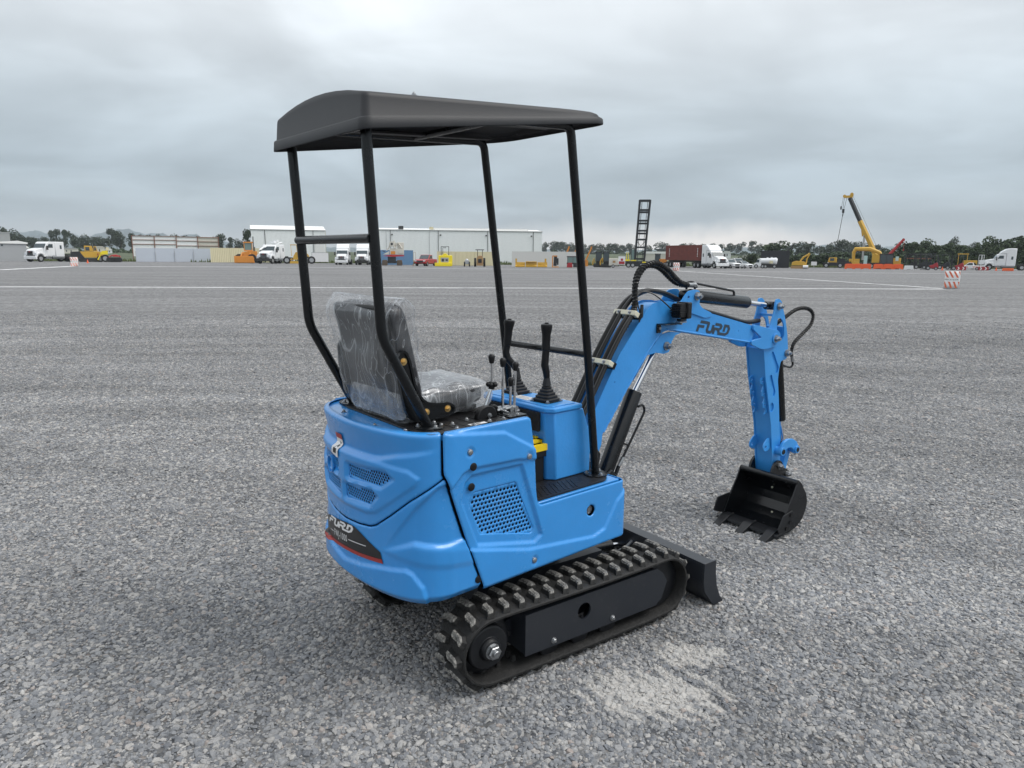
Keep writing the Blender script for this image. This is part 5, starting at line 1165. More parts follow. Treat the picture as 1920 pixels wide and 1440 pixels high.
# far vehicle materials
TW = mat('white_truck_paint', (0.74, 0.75, 0.76), 0.3, coat=0.3); TY = mat('tyre_rubber', (0.02, 0.02, 0.02), 0.85); RIM = mat('steel_rim', (0.45, 0.46, 0.47), 0.4, 0.6)
CHS = mat('dark_chassis', (0.03, 0.03, 0.03), 0.6); GL2 = mat('windscreen_glass', (0.05, 0.07, 0.08), 0.1); GRL = mat('chrome_grille', (0.25, 0.26, 0.27), 0.3, 0.5); HL = mat('headlight_lens', (0.6, 0.62, 0.65), 0.15)
OY = mat('machine_yellow', (0.56, 0.33, 0.04), 0.45, var=0.12, vscale=2); OO = mat('machine_orange', (0.62, 0.24, 0.035), 0.5, var=0.15, vscale=2); BY2 = mat('bright_yellow_paint', (0.82, 0.66, 0.02), 0.45)
CR = mat('container_red', (0.16, 0.035, 0.025), 0.6, var=0.15, vscale=1.5, dust=0.2, dcol=(0.25, 0.12, 0.09)); WALLW = mat('white_cladding', (0.80, 0.82, 0.83), 0.5, var=0.04, vscale=0.4); ROOFW = mat('white_sheet_roof', (0.82, 0.82, 0.80), 0.4)
WALLC = mat('cream_cladding', (0.66, 0.60, 0.40), 0.6); CONT = mat('pale_container', (0.60, 0.60, 0.58), 0.6, var=0.1, vscale=1); CONTB = mat('blue_container', (0.12, 0.24, 0.40), 0.6, var=0.1, vscale=1); RUST = mat('rusty_steel', (0.22, 0.10, 0.07), 0.7)
PRED = mat('bright_red_paint', (0.34, 0.015, 0.022), 0.35, coat=0.3); ORG = mat('orange_barrier_plastic', (0.80, 0.13, 0.035), 0.5); WP = mat('white_plastic', (0.75, 0.75, 0.75), 0.5); SORG = mat('orange_stripe_print', (0.66, 0.15, 0.07), 0.6)
BLKC = mat('black_steel', (0.018, 0.02, 0.024), 0.5); WHTD = mat('dirty_white_paint', (0.58, 0.56, 0.50), 0.6, var=0.2, vscale=2); TANP = mat('tan_machine_paint', (0.36, 0.22, 0.10), 0.6, var=0.2, vscale=2); GREYC = mat('grey_concrete_wall', (0.36, 0.37, 0.38), 0.8, var=0.1, vscale=0.6)
SKR = mat('crane_red_paint', (0.42, 0.02, 0.025), 0.4)
def root(name, label, cat, px, D, s=1.0, yaw=0.0, group=None, z=None):
    o = bpy.data.objects.new(name, None); C.objects.link(o); p = spot(px, D); p.z = (terr(D) if D > 130 else 0.0) if z is None else z
    o.location = p; o.rotation_euler = (0, 0, R(yaw)-math.atan2(p.x, p.y)); o.scale = (s,)*3
    return tag(o, label, cat, group)
def pxroot(name, label, cat, px, D, group=None, z=None, yaw=0): return root(name, label, cat, px, D, D/FPX, yaw, group, z)
def pt(r_, name, mats, *ops, bv=0, smooth=True, label=None):
    b = B()
    for op in ops:
        k = op[-1] if isinstance(op[-1], str) and op[-1].startswith('m') else None
        if k: op = op[:-1]; b.k = int(k[1:])
        else: b.k = 0
        t, a = op[0], op[1:]
        if t == 'b': b.box(*a)
        elif t == 'p': b.prism(*a)
        elif t == 'c': b.cyl(*a)
        elif t == 't': b.tube(*a)
        elif t == 's': b.sphere(*a)
        elif t == 'cor':    # corrugated sheet x0,x1,z0,z1,y, pitch, depth
            x0, x1, z0, z1, y, pit, dep = a; n = max(2, int((x1-x0)/pit)); pts = []
            for i in range(n):
                xa = x0+(x1-x0)*i/n; w_ = (x1-x0)/n; pts += [(xa, y), (xa+w_*0.35, y), (xa+w_*0.5, y+dep), (xa+w_*0.85, y+dep)]
            pts.append((x1, y)); q = len(pts); b.add([(x, yy, z0) for x, yy in pts]+[(x, yy, z1) for x, yy in pts], [(i, i+1, q+i+1, q+i) for i in range(q-1)])
    o = link(name, b.mesh(name, mats, smooth), r_)
    if bv: bevel(o, bv, 2)
    if label: o['label'] = label
    return o
WM = {}
def wheel(r_, x, y, rad, wd, rim=0.58, rimm=None, name='wheel'):
    """wheel with its axle across local y"""
    key = (rad, wd, rim, rimm.name if rimm else '')
    if key not in WM:
        b = B(); Mx = Matrix.Rotation(R(90), 4, 'X'); b.lathe([(rad*rim, -wd/2), (rad*0.93, -wd/2), (rad, -wd*0.36), (rad, wd*0.36), (rad*0.93, wd/2), (rad*rim, wd/2)], 20, Mx, cap=False)
        c = B(); c.lathe([(rad*rim, -wd*0.40), (rad*rim*0.45, -wd*0.22), (rad*0.18, -wd*0.40), (rad*0.18, wd*0.40), (rad*rim*0.45, wd*0.22), (rad*rim, wd*0.40)], 16, Mx)
        WM[key] = (b.mesh('wheel', TY), c.mesh('rim', rimm or RIM))
    o = link(name, WM[key][0], r_, Matrix.Translation((x, y, rad))); link('rim', WM[key][1], o); return o

def semi(label, px, D, hpx, yaw, tall=True, sleeper=True, group='white semi trucks parked along the yard edge', dark_bumper=False, name='semi_truck', back=True, roof=None):
    H = 3.95 if tall else 3.1; r_ = root(name, label, 'truck', px, D, hpx*D/FPX/H, yaw, group)
    pt(r_, 'hood', TW, ('p', [(1.9, 1.0), (1.9, 2.05), (2.3, 2.02), (3.2, 1.82), (3.45, 1.60), (3.5, 1.0)], -0.85, 0.85), bv=0.10)
    for s in (-1, 1): pt(r_, 'fender', TW, ('p', [(1.95, 0.75), (2.0, 1.2), (2.35, 1.42), (3.0, 1.42), (3.4, 1.2), (3.5, 0.75), (3.25, 0.75), (3.1, 1.08), (2.75, 1.2), (2.4, 1.08), (2.25, 0.75)], *sorted((s*0.851, s*1.2))), bv=0.05)
    pt(r_, 'bumper', CHS if dark_bumper else TW, ('b', 3.35, 3.62, -1.2, 1.2, 0.38, 0.85), bv=0.06)
    gr = pt(r_, 'grille', GRL, ('p', [(3.46, 0.88), (3.52, 0.92), (3.49, 1.58), (3.44, 1.6)], -0.52, 0.52))
    pt(gr, 'grille_slats', CHS, *[('b', 3.5, 3.54, -0.48+0.12*i, -0.43+0.12*i, 0.93, 1.54) for i in range(9)])
    pt(gr, 'badge', mat('maroon_badge', (0.25, 0.03, 0.04), 0.4), ('b', 3.5, 3.56, -0.13, 0.13, 1.38, 1.56))
    for s in (-1, 1): pt(r_, 'headlight', HL, ('p', [(3.32, 0.98), (3.5, 0.98), (3.46, 1.32), (3.2, 1.42)], *sorted((s*0.62, s*1.12))), bv=0.02)
    cab = pt(r_, 'cab', TW, ('p', [(0.3, 0.75), (0.3, 2.95), (1.35, 2.95), (1.62, 2.72), (1.98, 1.98), (2.0, 0.75)], -1.12, 1.12), bv=0.09)
    pt(cab, 'windscreen', GL2, ('p', [(1.66, 2.66), (1.72, 2.66), (2.04, 2.02), (1.985, 2.02)], -1.0, 1.0))
    for s in (-1, 1):
        d = pt(r_, 'door', TW, ('b', 0.55, 1.62, *sorted((s*1.121, s*1.15)), 0.95, 2.05)); pt(d, 'door_window', GL2, ('p', [(0.68, 2.05), (0.68, 2.6), (1.3, 2.6), (1.62, 2.05)], *sorted((s*1.121, s*1.155))))
        m_ = pt(r_, 'mirror', CHS, ('b', 1.7, 1.85, *sorted((s*1.25, s*1.50)), 1.75, 2.35), ('t', [(1.75, s*1.12, 2.2), (1.78, s*1.3, 2.2)], 0.02))
    if sleeper:
        zt = 3.9 if tall else 2.95
        sl_ = pt(r_, 'sleeper', TW, ('p', [(-1.2, 0.75), (-1.2, zt), (-0.2, zt), (0.35, zt-0.12), (1.0, zt-0.55), (1.25, 2.96), (0.29, 2.96), (0.29, 0.75)] if tall else [(-1.2, 0.75), (-1.2, zt), (0.29, zt), (0.29, 0.75)], -1.18, 1.18), bv=0.1)
        for s in (-1, 1): pt(sl_, 'side_window', GL2, ('b', -0.75, -0.45, *sorted((s*1.181, s*1.20)), 1.9, 2.45))
    pt(r_, 'chassis', CHS, ('b', -4.3, 2.2, -0.45, -0.30, 0.75, 1.0), ('b', -4.3, 2.2, 0.30, 0.45, 0.75, 1.0), ('b', -1.2, 2.0, -0.9, 0.9, 0.5, 0.74), ('b', -3.6, -2.2, -0.5, 0.5, 1.02, 1.15), ('b', -4.4, -4.3, -1.1, 1.1, 0.7, 0.95))
    for s in (-1, 1): pt(r_, 'fuel_tank', GRL, ('c', (-1.1, s*0.98, 0.68), (0.9, s*0.98, 0.68), 0.26), ('b', 1.0, 1.9, *sorted((s*0.75, s*1.15)), 0.45, 0.72))
    for s in (-1, 1):
        wheel(r_, 2.75, s*1.02, 0.5, 0.30); 
        if back: wheel(r_, -2.2, s*0.98, 0.5, 0.5); wheel(r_, -3.4, s*0.98, 0.5, 0.5)
    return r_
semi('white day cab semi truck at the far left, its nose turned to the left', 97, 121, 38, -140, tall=False)
t_ = semi('white semi truck mostly hidden behind the small grey building', 40, 128, 21, -150, tall=False)
t_ = semi('white truck with a crane boom folded over its windscreen, beside the orange loader', 514, 118, 36, -118, tall=False, dark_bumper=True)
pt(t_, 'crane_boom', TW, ('b', -0.5, 0.5, -0.5, 0.3, 3.15, 3.45), ('t', [(-2, 0.3, 3.3), (2.3, -0.6, 2.5), (3.0, -0.9, 2.1)], 0.13), ('b', -0.9, -0.2, -0.3, 0.4, 3.4, 3.7)); 
semi('white high roof semi truck facing the camera, left of the pair behind the roof post', 643, 112, 38, -97)
semi('white high roof semi truck facing the camera, right of the pair behind the roof post', 680, 112, 38, -96, dark_bumper=True)
semi('white high roof semi truck seen from its left side at the far right', 1884, 103, 40, -172)
tk_ = semi('white high roof semi truck with a dark red container on its trailer', 1331, 102, 43, -58, group=None)
pt(tk_, 'trailer', CHS, ('b', -13.6, -2.0, -0.5, 0.5, 1.0, 1.25), ('b', -13.6, -10, -1.1, 1.1, 0.7, 1.0))
for x in (-13.0, -11.8, -10.6):
    for s in (-1, 1): wheel(tk_, x, s*0.98, 0.5, 0.5)
def corr_box(r_, nm, mt_, x0, x1, y0, y1, z0, z1, pit=0.28, dep=0.045, end=True):
    o = pt(r_, nm, mt_, ('b', x0+0.02, x1-0.02, y0+0.05, y1-0.05, z0, z1-0.01)); b = B()
    for yy, sg in ((y0, 1), (y1, -1)):
        n = max(4, int((x1-x0)/pit)); pts = []
        for i in range(n): xa = x0+0.1+(x1-x0-0.2)*i/n; w_ = (x1-x0-0.2)/n; pts += [(xa, yy), (xa+w_*0.3, yy), (xa+w_*0.5, yy+sg*dep), (xa+w_*0.8, yy+sg*dep)]
        q = len(pts); b.add([(x, y, z0+0.12) for x, y in pts]+[(x, y, z1-0.1) for x, y in pts], [(i, i+1, q+i+1, q+i) for i in range(q-1)])
    pt_ = link('corrugated_side', b.mesh('corrugated_side', mt_, False), o)
    fr_ = pt(o, 'frame_rail', mt_, *[('b', x0, x1, ya, ya+0.09, za, za+0.12) for ya in (y0-0.02, y1-0.07) for za in (z0, z1-0.12)], *[('b', xa, xa+0.12, ya, ya+0.09, z0+0.12, z1-0.12) for xa in (x0, x1-0.12) for ya in (y0-0.02, y1-0.07)])
    if end: 
        for xa in (x0-0.04, x1+0.01): pt(o, 'end_door', mt_, ('b', xa, xa+0.03, y0+0.1, (y0+y1)/2-0.02, z0+0.1, z1-0.1), ('b', xa, xa+0.03, (y0+y1)/2+0.02, y1-0.1, z0+0.1, z1-0.1), ('c', (xa, y0+0.5, z0+0.1), (xa, y0+0.5, z1-0.1), 0.03))
    return o
cn = root('cargo_container', 'dark red corrugated shipping container on the trailer of the white semi truck', 'container', 1331, 102, 43*102/FPX/3.95, -58); corr_box(cn, 'body', CR, -13.6, -1.35, -1.22, 1.22, 1.27, 3.9)
for x in (-12.3, -2.5): pt(cn, 'lettering', WHT, *[('b', x+0.02, x+0.22, -1.262, -1.258, 1.9+0.26*i, 2.06+0.26*i) for i in range(6)])

def car(label, px, D, hpx, yaw, mt_, pickup=False, H=1.75, group=None):
    r_ = root('parked_car' if not pickup else 'pickup_truck', label, 'pickup' if pickup else 'car', px, D, hpx*D/FPX/H, yaw, group)
    body = [(-2.5, 0.45), (-2.55, 1.05), (-0.9, 1.08) if pickup else (-2.2, 1.12), (0.9, 1.10), (2.2, 1.0), (2.5, 0.85), (2.52, 0.42), (2.0, 0.35), (-2.2, 0.35)]
    bo = pt(r_, 'body', mt_, ('p', body, -0.92, 0.92), bv=0.08)
    cabp = [(-0.9, 1.07), (-0.75, 1.72), (0.15, 1.74), (0.9, 1.09)] if pickup else [(-2.1, 1.1), (-1.5, 1.66), (-0.2, 1.72), (0.9, 1.08)]
    pt(r_, 'cab', mt_, ('p', cabp, -0.80, 0.80), bv=0.05)
    pt(r_, 'windscreen', GL2, ('p', [(0.24, 1.69), (0.28, 1.66), (0.93, 1.12), (0.86, 1.12)] if pickup else [(-0.1, 1.69), (-0.05, 1.66), (0.92, 1.11), (0.86, 1.10)], -0.72, 0.72))
    for s in (-1, 1): pt(r_, 'side_window', GL2, ('p', [(-0.70, 1.14), (-0.62, 1.64), (0.05, 1.64), (0.65, 1.14)] if pickup else [(-1.7, 1.16), (-1.4, 1.6), (-0.25, 1.64), (0.55, 1.14)], *sorted((s*0.801, s*0.812))))
    pt(r_, 'grille', CHS, ('b', 2.5, 2.54, -0.5, 0.5, 0.55, 0.85)); 
    for s in (-1, 1): pt(r_, 'headlight', HL, ('b', 2.42, 2.53, *sorted((s*0.55, s*0.88)), 0.72, 0.90))
    if pickup: pt(r_, 'cargo_bed', CHS, ('b', -2.45, -1.0, -0.78, 0.78, 1.081, 1.09))
    for x in (1.6, -1.55):
        for s in (-1, 1): wheel(r_, x, s*0.83, 0.36, 0.24)
    return r_
car('bright red pickup truck parked facing the camera before the long white hangar', 797, 104, 20.5, -112, PRED, True)
car('white pickup next to the cab of the container truck, nose to the camera', 1366, 103, 16.5, -55, TW, True, group='white vehicles by the container truck')
car('white pickup standing half hidden in the middle of three white vehicles', 1380, 112, 17, -58, TW, True, group='white vehicles by the container truck')
car('small white sedan, rightmost of the white vehicles by the container truck', 1392, 103, 13.5, -52, TW, False, H=1.72, group='white vehicles by the container truck')
p_ = car('white pickup with orange slanted stripes on its side, left of the far right semi truck', 1815, 101, 14, 178, TW, True)
pt(p_, 'side_stripes', SORG, *[('p', [(-2.2+0.3*i, 0.5), (-2.08+0.3*i, 0.5), (-1.88+0.3*i, 0.95), (-2.0+0.3*i, 0.95)], 0.921, 0.93) for i in range(5)], *[('p', [(0.2+0.3*i, 0.5), (0.32+0.3*i, 0.5), (0.52+0.3*i, 0.95), (0.4+0.3*i, 0.95)], 0.921, 0.93) for i in range(3)]); pt(p_, 'beacon', ORG, ('b', -0.5, -0.2, -0.3, 0.3, 1.75, 1.9))

# ---- buildings (measured in photo pixels from their own ground point, x to the right, y away, z up)
def hangar(label, px, D, w_, h_, dep, rise, bays, x_side=0, mt_=None, extra=0):
    r_ = pxroot('hangar', label, 'hangar', px, D)
    wl = pt(r_, 'wall', WALLW, ('cor', 0, w_, 0, h_, 0, 2.2, 0.25), ('b', 0.05, w_-0.05, 0.3, dep, 0, h_-0.1), smooth=False)
    for i, x in enumerate(bays): pt(r_, 'downpipe', CHS, ('b', x-0.35, x+0.35, -0.8, -0.1, 0, h_))
    pt(r_, 'gutter', GREYC, ('b', -0.8, w_+0.8, -1.2, 0, h_-0.9, h_+0.4))
    rp = [(-1, h_+0.4), (dep/2, h_+rise), (dep+1, h_+0.4)]
    pt(r_, 'roof', ROOFW, ('p', [(-1.2, h_+0.45), (dep/2, h_+rise), (dep+1.2, h_+0.45), (dep+1.2, h_+0.1), (-1.2, h_+0.1)], -1.2, w_+1.2, 'x'))
    return r_
h1 = hangar('white hangar with a bright white roof behind the orange wheel loader', 472, 150, 132, 58, 90, 9, [24, 110])
pt(h1, 'side_wall', WALLC, ('cor', 132.3, 133, 0, 58, 0, 2.2, 0.2)); pt(h1, 'side_door', WHT, ('b', 112, 130, -0.9, -0.3, 0, 34))
h2 = hangar('long white hangar with four dark downpipes behind the red pickup', 711, 140, 306, 60, 120, 5, [20, 108, 201, 289])
for x in (23, 112, 198, 285): pt(h2, 'wall_lamp', CHS, ('b', x-1.3, x+1.3, -2.4, -0.9, 50, 52.4))
pt(h2, 'door_seam', GREYC, ('b', 12, 12.4, -0.5, -0.1, 0, 58), ('b', 91, 91.4, -0.5, -0.1, 0, 58)); pt(h2, 'roof_unit', CHS, ('b', 35, 44, 2, 10, 61.5, 67)); pt(h2, 'roof_unit', WALLC, ('b', 92, 99, 2, 8, 61.5, 66)); pt(h2, 'roof_ridge_sheet', ROOFW, ('b', 100, 280, 3, 60, 60.8, 64.5))
# the low ends of the hangars stand behind the yard line
sb_ = pxroot('small_building', 'low grey flat sided building with a white sloping roof at the left edge', 'building', -20, 122); pt(sb_, 'wall', GREYC, ('b', 0, 58, 0, 40, 0, 32)); pt(sb_, 'roof', ROOFW, ('p', [(-2, 33), (-2, 34.5), (46, 38), (61, 34.5), (60, 32.2)], -2, 42)); pt(sb_, 'window', GL2, ('b', 19, 22, -0.6, -0.05, 28, 31))
tb_ = pxroot('block_building', 'plain pale grey block rising behind the low grey building at the left edge', 'building', -25, 150); pt(tb_, 'wall', GREYC, ('b', 0, 38, 0, 30, 0, 48)); pt(tb_, 'parapet', GREYC, ('b', -0.6, 38.6, -0.6, 30, 48.1, 50))
wh = pxroot('far_house', 'small white roofed shed among the trees left of the day cab truck', 'house', 30, 260, z=terr(260)-1); pt(wh, 'wall', GREYC, ('b', 0, 20, 0, 12, 0, 16)); pt(wh, 'roof', ROOFW, ('p', [(-1, 16.1), (3, 21), (17, 21), (21, 16.1)], -1, 13))
pn = pxroot('corrugated_wall', 'pale blue grey corrugated sheet wall at the yard edge, left of the cream one', 'wall', 254, 126); 
for i in range(4): pt(pn, 'panel', mat('pale_blue_sheet', (0.52, 0.56, 0.62), 0.5, var=0.05, vscale=3), ('cor', i*32.6, i*32.6+32.2, 0.3, 25.5, 0, 1.6, 0.3), smooth=False)
for i in range(5): pt(pn, 'post', GREYC, ('b', i*32.6-0.4, i*32.6+0.3, -1.2, -0.4, 0, 20)); 
pt(pn, 'backing', GREYC, ('b', 0, 130, 0.5, 2, 0, 25))
bb = pxroot('open_frame_shed', 'long shed wall of white sheets in a rusty steel frame behind the pale blue wall', 'shed', 249, 146)
for i in range(4): pt(bb, 'sheet', WALLW if i < 3 else WHTD, ('cor', i*37+0.8, i*37+36.2, 8, 45, 0, 1.8, 0.2), smooth=False)
pt(bb, 'backing', WHTD, ('b', 0.5, 147.5, 0.5, 2, 8, 45))
pt(bb, 'steel_frame', RUST, *[('b', i*37-0.7, i*37+0.7, -1.5, -0.3, 0, 46) for i in range(5)], *[('b', 0.8, 36.2, -1.2, -0.3, z-0.5, z+0.5) for z in (45, 38, 30)], *[('b', 37.8, 73.2, -1.2, -0.3, z-0.5, z+0.5) for z in (45, 38, 30)], *[('b', 74.8, 110.2, -1.2, -0.3, z-0.5, z+0.5) for z in (44.5, 37, 28)], *[('b', 111.8, 147.2, -1.2, -0.3, z-0.5, z+0.5) for z in (44, 36, 28)])
cw = pxroot('corrugated_wall', 'cream corrugated sheet wall behind the orange wheel loader', 'wall', 394, 127); 
for i in range(3): pt(cw, 'panel', WALLC, ('cor', i*34, i*34+33.6, 0.3, 26.5, 0, 3.0, 0.35), smooth=False)
pt(cw, 'backing', WALLC, ('b', 0, 102, 0.5, 2, 0, 26))
for lab, x0, w_, D, h_ in (('cream corrugated sheet wall behind the bright yellow machine', 818, 104, 110, 25.5),):
    r_ = pxroot('corrugated_wall', lab, 'wall', x0, D)
    for i in range(3): pt(r_, 'panel', WALLC, ('cor', i*34.8, i*34.8+34.4, 0.3, h_, 0, 2.4, 0.3), smooth=False)
    pt(r_, 'backing', WALLC, ('b', 0, w_, 0.5, 2, 0, h_-0.3))
r_ = pxroot('long_container', 'long dirty white container behind the orange blades', 'container', 958, 102); corr_box(r_, 'body', CONT, 0, 128, 0, 14, 0.3, 28, 2.2, 0.35)
r_ = pxroot('blue_container', 'blue steel container behind the white and red drilling rig', 'container', 712, 112); corr_box(r_, 'body', CONTB, 0, 60, 0, 12, 0.3, 27, 2.4, 0.35)
r_ = pxroot('site_hoarding', 'white flat panel leaning at the hangar between the grader and the truck pair', 'hoarding', 584, 126); pt(r_, 'sheet', WHT, ('b', 0, 29, 0, 1, 2.5, 19)); pt(r_, 'frame', GREYC, ('b', -0.6, 29.6, -0.1, 1.2, 19, 19.8), ('b', -0.6, -0.05, -0.1, 1.1, 0, 19), ('b', 29.05, 29.6, -0.1, 1.1, 0, 19))
r_ = pxroot('black_container', 'tall black open container behind the white tanker truck', 'container', 1424, 110); corr_box(r_, 'body', BLKC, 0, 49, 0, 16, 0.3, 31, 2.4, 0.35)
pt(r_, 'raised_lid', BLKC, ('p', [(44, 31.2), (56, 44), (57, 43.4), (47, 31.2)], 2, 14))

# ---- machines, also in photo pixels
def mach(name, label, cat, px, D, yaw=0, group=None): return pxroot(name, label, cat, px, D, group, 0.0, yaw)
# low yellow paver with black hopper
m_ = mach('road_paver', 'yellow road paver with a black hopper beside the white day cab truck', 'paver', 132, 120)
pt(m_, 'hopper', BLKC, ('p', [(0, 9), (0, 18.5), (15, 19.5), (22, 7), (10, 6)], 0, 12)); pt(m_, 'body', OY, ('p', [(14, 19), (22, 8), (53, 8), (54, 18.5), (44, 19.5)], 0.5, 12.5), bv=0.5)
cb_ = pt(m_, 'cab', OY, ('p', [(23, 19.6), (22.5, 30), (35, 29.5), (37, 20)], 1, 11), bv=0.5); pt(cb_, 'window', GL2, ('b', 24.5, 31, 0.6, 0.98, 21, 27.5)); cb_ = pt(m_, 'cab', OY, ('p', [(37.6, 19.8), (38, 29), (41.5, 29), (44, 20)], 1, 11)); pt(cb_, 'window', GL2, ('p', [(38.6, 21), (38.8, 27.5), (41, 27.5), (42.2, 21)], 0.6, 0.98)); pt(m_, 'crawler', CHS, ('b', 14, 50, 1, 12, 0, 7), ('b', 4, 16, 2, 11, 3, 6)); pt(m_, 'lettering', RED, ('b', 43, 44.5, 0.2, 0.45, 12, 16))
m_ = mach('grader', 'yellow grader with big black tyres directly behind the paver', 'grader', 186, 121)
pt(m_, 'frame', BY2, ('t', [(-3, 4, 4), (4, 4, 17), (10, 4, 18), (14, 4, 25)], 1.3), ('b', 2, 14, 2, 6, 14, 18)); pt(m_, 'cab', WALLC, ('b', 11, 16, 2, 7, 21, 27)); pt(m_, 'engine_hood', BY2, ('b', 4, 14, 2, 7, 18, 20.5))
wheel(m_, 9, 0, 6.8, 4); wheel(m_, 1, 9, 6, 4)
m_ = mach('disc_harrow', 'dark disc harrow with red frame on the grass edge', 'harrow', 213, 121); pt(m_, 'frame', SKR, ('t', [(-12, 3, 5), (-4, 3, 12), (4, 3, 13), (11, 3, 9)], 1.0), ('b', -2, 10, 1, 5, 10, 12.5)); pt(m_, 'discs', CHS, *[('c', (-9+i*2.2, 0, 4.4), (-8+i*2.2, 2, 4.6), 4.4) for i in range(9)])
def loader(label, px, D):
    m_ = mach('wheel_loader', label, 'wheel loader', px, D)
    pt(m_, 'bucket', OO, ('p', [(0, 0.5), (1.8, 13), (33, 13), (35.5, 0.5)], -9, -7), ('p', [(-9, 0.5), (-9, 2), (0, 3), (1, 13), (2.2, 13), (1.5, 1), (0, 0.5)], 0, 35, 'x'), bv=0.4)
    pt(m_, 'front_frame', OO, ('p', [(8, 8), (14, 20), (26, 22), (38, 22), (40, 12), (30, 7)], 1, 9), ('t', [(10, -6, 8), (14, 0, 18), (20, 4, 19)], 1.2), ('t', [(28, -6, 8), (28, 0, 17), (28, 4, 19)], 1.2)); pt(m_, 'engine_cover', OO, ('b', 28, 41, 8, 26, 13, 22), bv=0.6)
    c_ = pt(m_, 'cab', OO, ('b', 18, 33, 6, 16, 22, 24), ('b', 18, 19.2, 6, 16, 24, 37), ('b', 31.8, 33, 6, 16, 24, 37), ('b', 17, 34, 5, 17, 37, 39.2)); pt(c_, 'window', mat('pale_green_glass', (0.16, 0.24, 0.23), 0.15), ('b', 19.3, 31.7, 6.5, 7, 24.1, 36.9), ('b', 19.3, 31.7, 7.1, 15.5, 24.1, 28))
    for x, y in ((31, -1), (40, 16)): wheel(m_, x, y, 8.4, 6.5, 0.5, OO)
    wheel(m_, 9, 8, 8.4, 6, 0.5, OO); pt(m_, 'exhaust', CHS, ('c', (35, 14, 22), (35, 14, 49), 0.8), ('c', (37, 14, 22), (37, 14, 30), 0.8))
loader('orange wheel loader with its wide bucket on the ground, before the cream wall', 438, 120)
m_ = mach('motor_grader', 'old yellow motor grader with open canopy behind the left roof posts', 'grader', 545, 117)
pt(m_, 'canopy_frame', OY, ('t', [(1, 0, 14), (0, 0, 34), (10, 0, 34), (12, 0, 14)], 0.5), ('t', [(1, 8, 14), (0, 8, 34), (10, 8, 34), (12, 8, 14)], 0.5), ('b', -1, 13, -1, 9, 33.8, 35)); pt(m_, 'body', OY, ('p', [(3, 7), (4, 14), (8, 21), (14, 22), (30, 18), (34, 10), (20, 8)], 1, 7), ('t', [(2, 3, 9), (-4, 3, 6), (-6, 3, 6)], 1.2), bv=0.4)
wheel(m_, 36, -1, 7, 4.5); wheel(m_, 27, 0, 7, 4.5); wheel(m_, -8, 2, 6.5, 4); pt(m_, 'blade', OY, ('p', [(-3, 0.5), (-2, 5), (20, 5), (22, 0.5)], -1, 0))
# drilling rig
m_ = mach('drilling_rig', 'white and red crawler drilling rig seen from behind, before the blue container', 'drilling rig', 736, 106)
for x in (-16, 11): pt(m_, 'crawler', mat('brown_track_steel', (0.10, 0.075, 0.055), 0.8), ('p', [(x-5, 2), (x-4, 10), (x+5, 10), (x+6, 2), (x+4, 0), (x-4, 0)], -3, 20), bv=0.8)
pt(m_, 'carriage', BLKC, ('b', -10, 5, 0, 14, 4, 16), ('b', -14, 10, 4, 10, 5, 8)); pt(m_, 'deck', SKR, ('p', [(-19, 17), (-5, 19.5), (20, 19), (20, 17), (0, 16)], -1, 14)); pt(m_, 'machine_house', WHTD, ('b', -6, 20, 0, 14, 19.6, 31), ('p', [(-19, 19.8), (-7, 26), (-7, 19.8)], 0, 12), ('b', 8, 20, 2, 13, 31.1, 42), bv=0.5)
pt(m_, 'winch_drum', WHTD, ('c', (-2, -2, 39), (-2, 6, 39), 5), ('c', (14, -1, 26), (14, 5, 26), 4.5), ('t', [(-12, 0, 27), (-7, 0, 33), (-6, 0, 38)], 1.2), ('t', [(4, 0, 31), (9, 0, 42), (16, 0, 32)], 1.3), ('t', [(2, 0, 45), (2, 0, 32)], 1.4), ('c', (4, 2, 38), (4, 8, 38), 4)); pt(m_, 'front_plate', OO, ('b', -4, 4, -0.6, -0.1, 20.5, 26)); pt(m_, 'tail_light', BLKC, ('t', [(-19, 0, 27), (-14, 0, 24)], 0.7), ('c', (-2, -2.4, 39), (-2, -2.1, 39), 2.2))
m_ = mach('small_mixer', 'small rusty frame machine left of the red pickup', 'mixer', 776, 106); pt(m_, 'frame', TANP, ('t', [(-2, 0, 0), (-2, 0, 24), (2, 0, 24), (2, 0, 0)], 0.3), ('t', [(-4, 0, 0), (0, 0, 8), (3, 0, 0)], 0.6)); pt(m_, 'drum', TANP, ('c', (-1, 0, 7), (4, 0, 10), 2.5))
# bright yellow machine 
m_ = mach('paving_machine', 'bright yellow paving machine with a black frame on top', 'paving machine', 831, 101)
pt(m_, 'body', BY2, ('b', -10, 15.5, 0, 14, 1, 20), ('p', [(-4, 20.1), (0, 23.5), (4, 23.5), (8, 20.1)], 1, 12), bv=0.8); pt(m_, 'screed', BY2, ('b', -17, 14, -5, -0.1, 0.3, 6.5), ('b', -17, -10.1, -0.1, 8, 0.3, 5), bv=0.5); pt(m_, 'control_panel', GREYC, ('b', -6, 8.5, -0.5, -0.05, 7.5, 16)); pt(m_, 'gauge', CHS, ('b', -4, 0, -0.7, -0.52, 9, 14), ('b', 3, 7, -0.7, -0.52, 10, 13)); pt(m_, 'roll_frame', BLKC, ('t', [(-5, 3, 20), (-5, 3, 36), (9, 3, 36), (9, 3, 20)], 0.7), ('t', [(-2, 9, 20), (-2, 9, 34), (4, 9, 34)], 0.6))
m_ = mach('water_bowser', 'small silver tank trailer with black tyres', 'tank', 874, 101); pt(m_, 'tank', RIM, ('b', -4, 4, 0, 8, 4, 12), ('s', (0, 4, 11), 3.4, 8), bv=1); wheel(m_, -4.5, 0, 4.5, 2.5, 0.3); wheel(m_, 4.5, 0, 4.5, 2.5, 0.3)
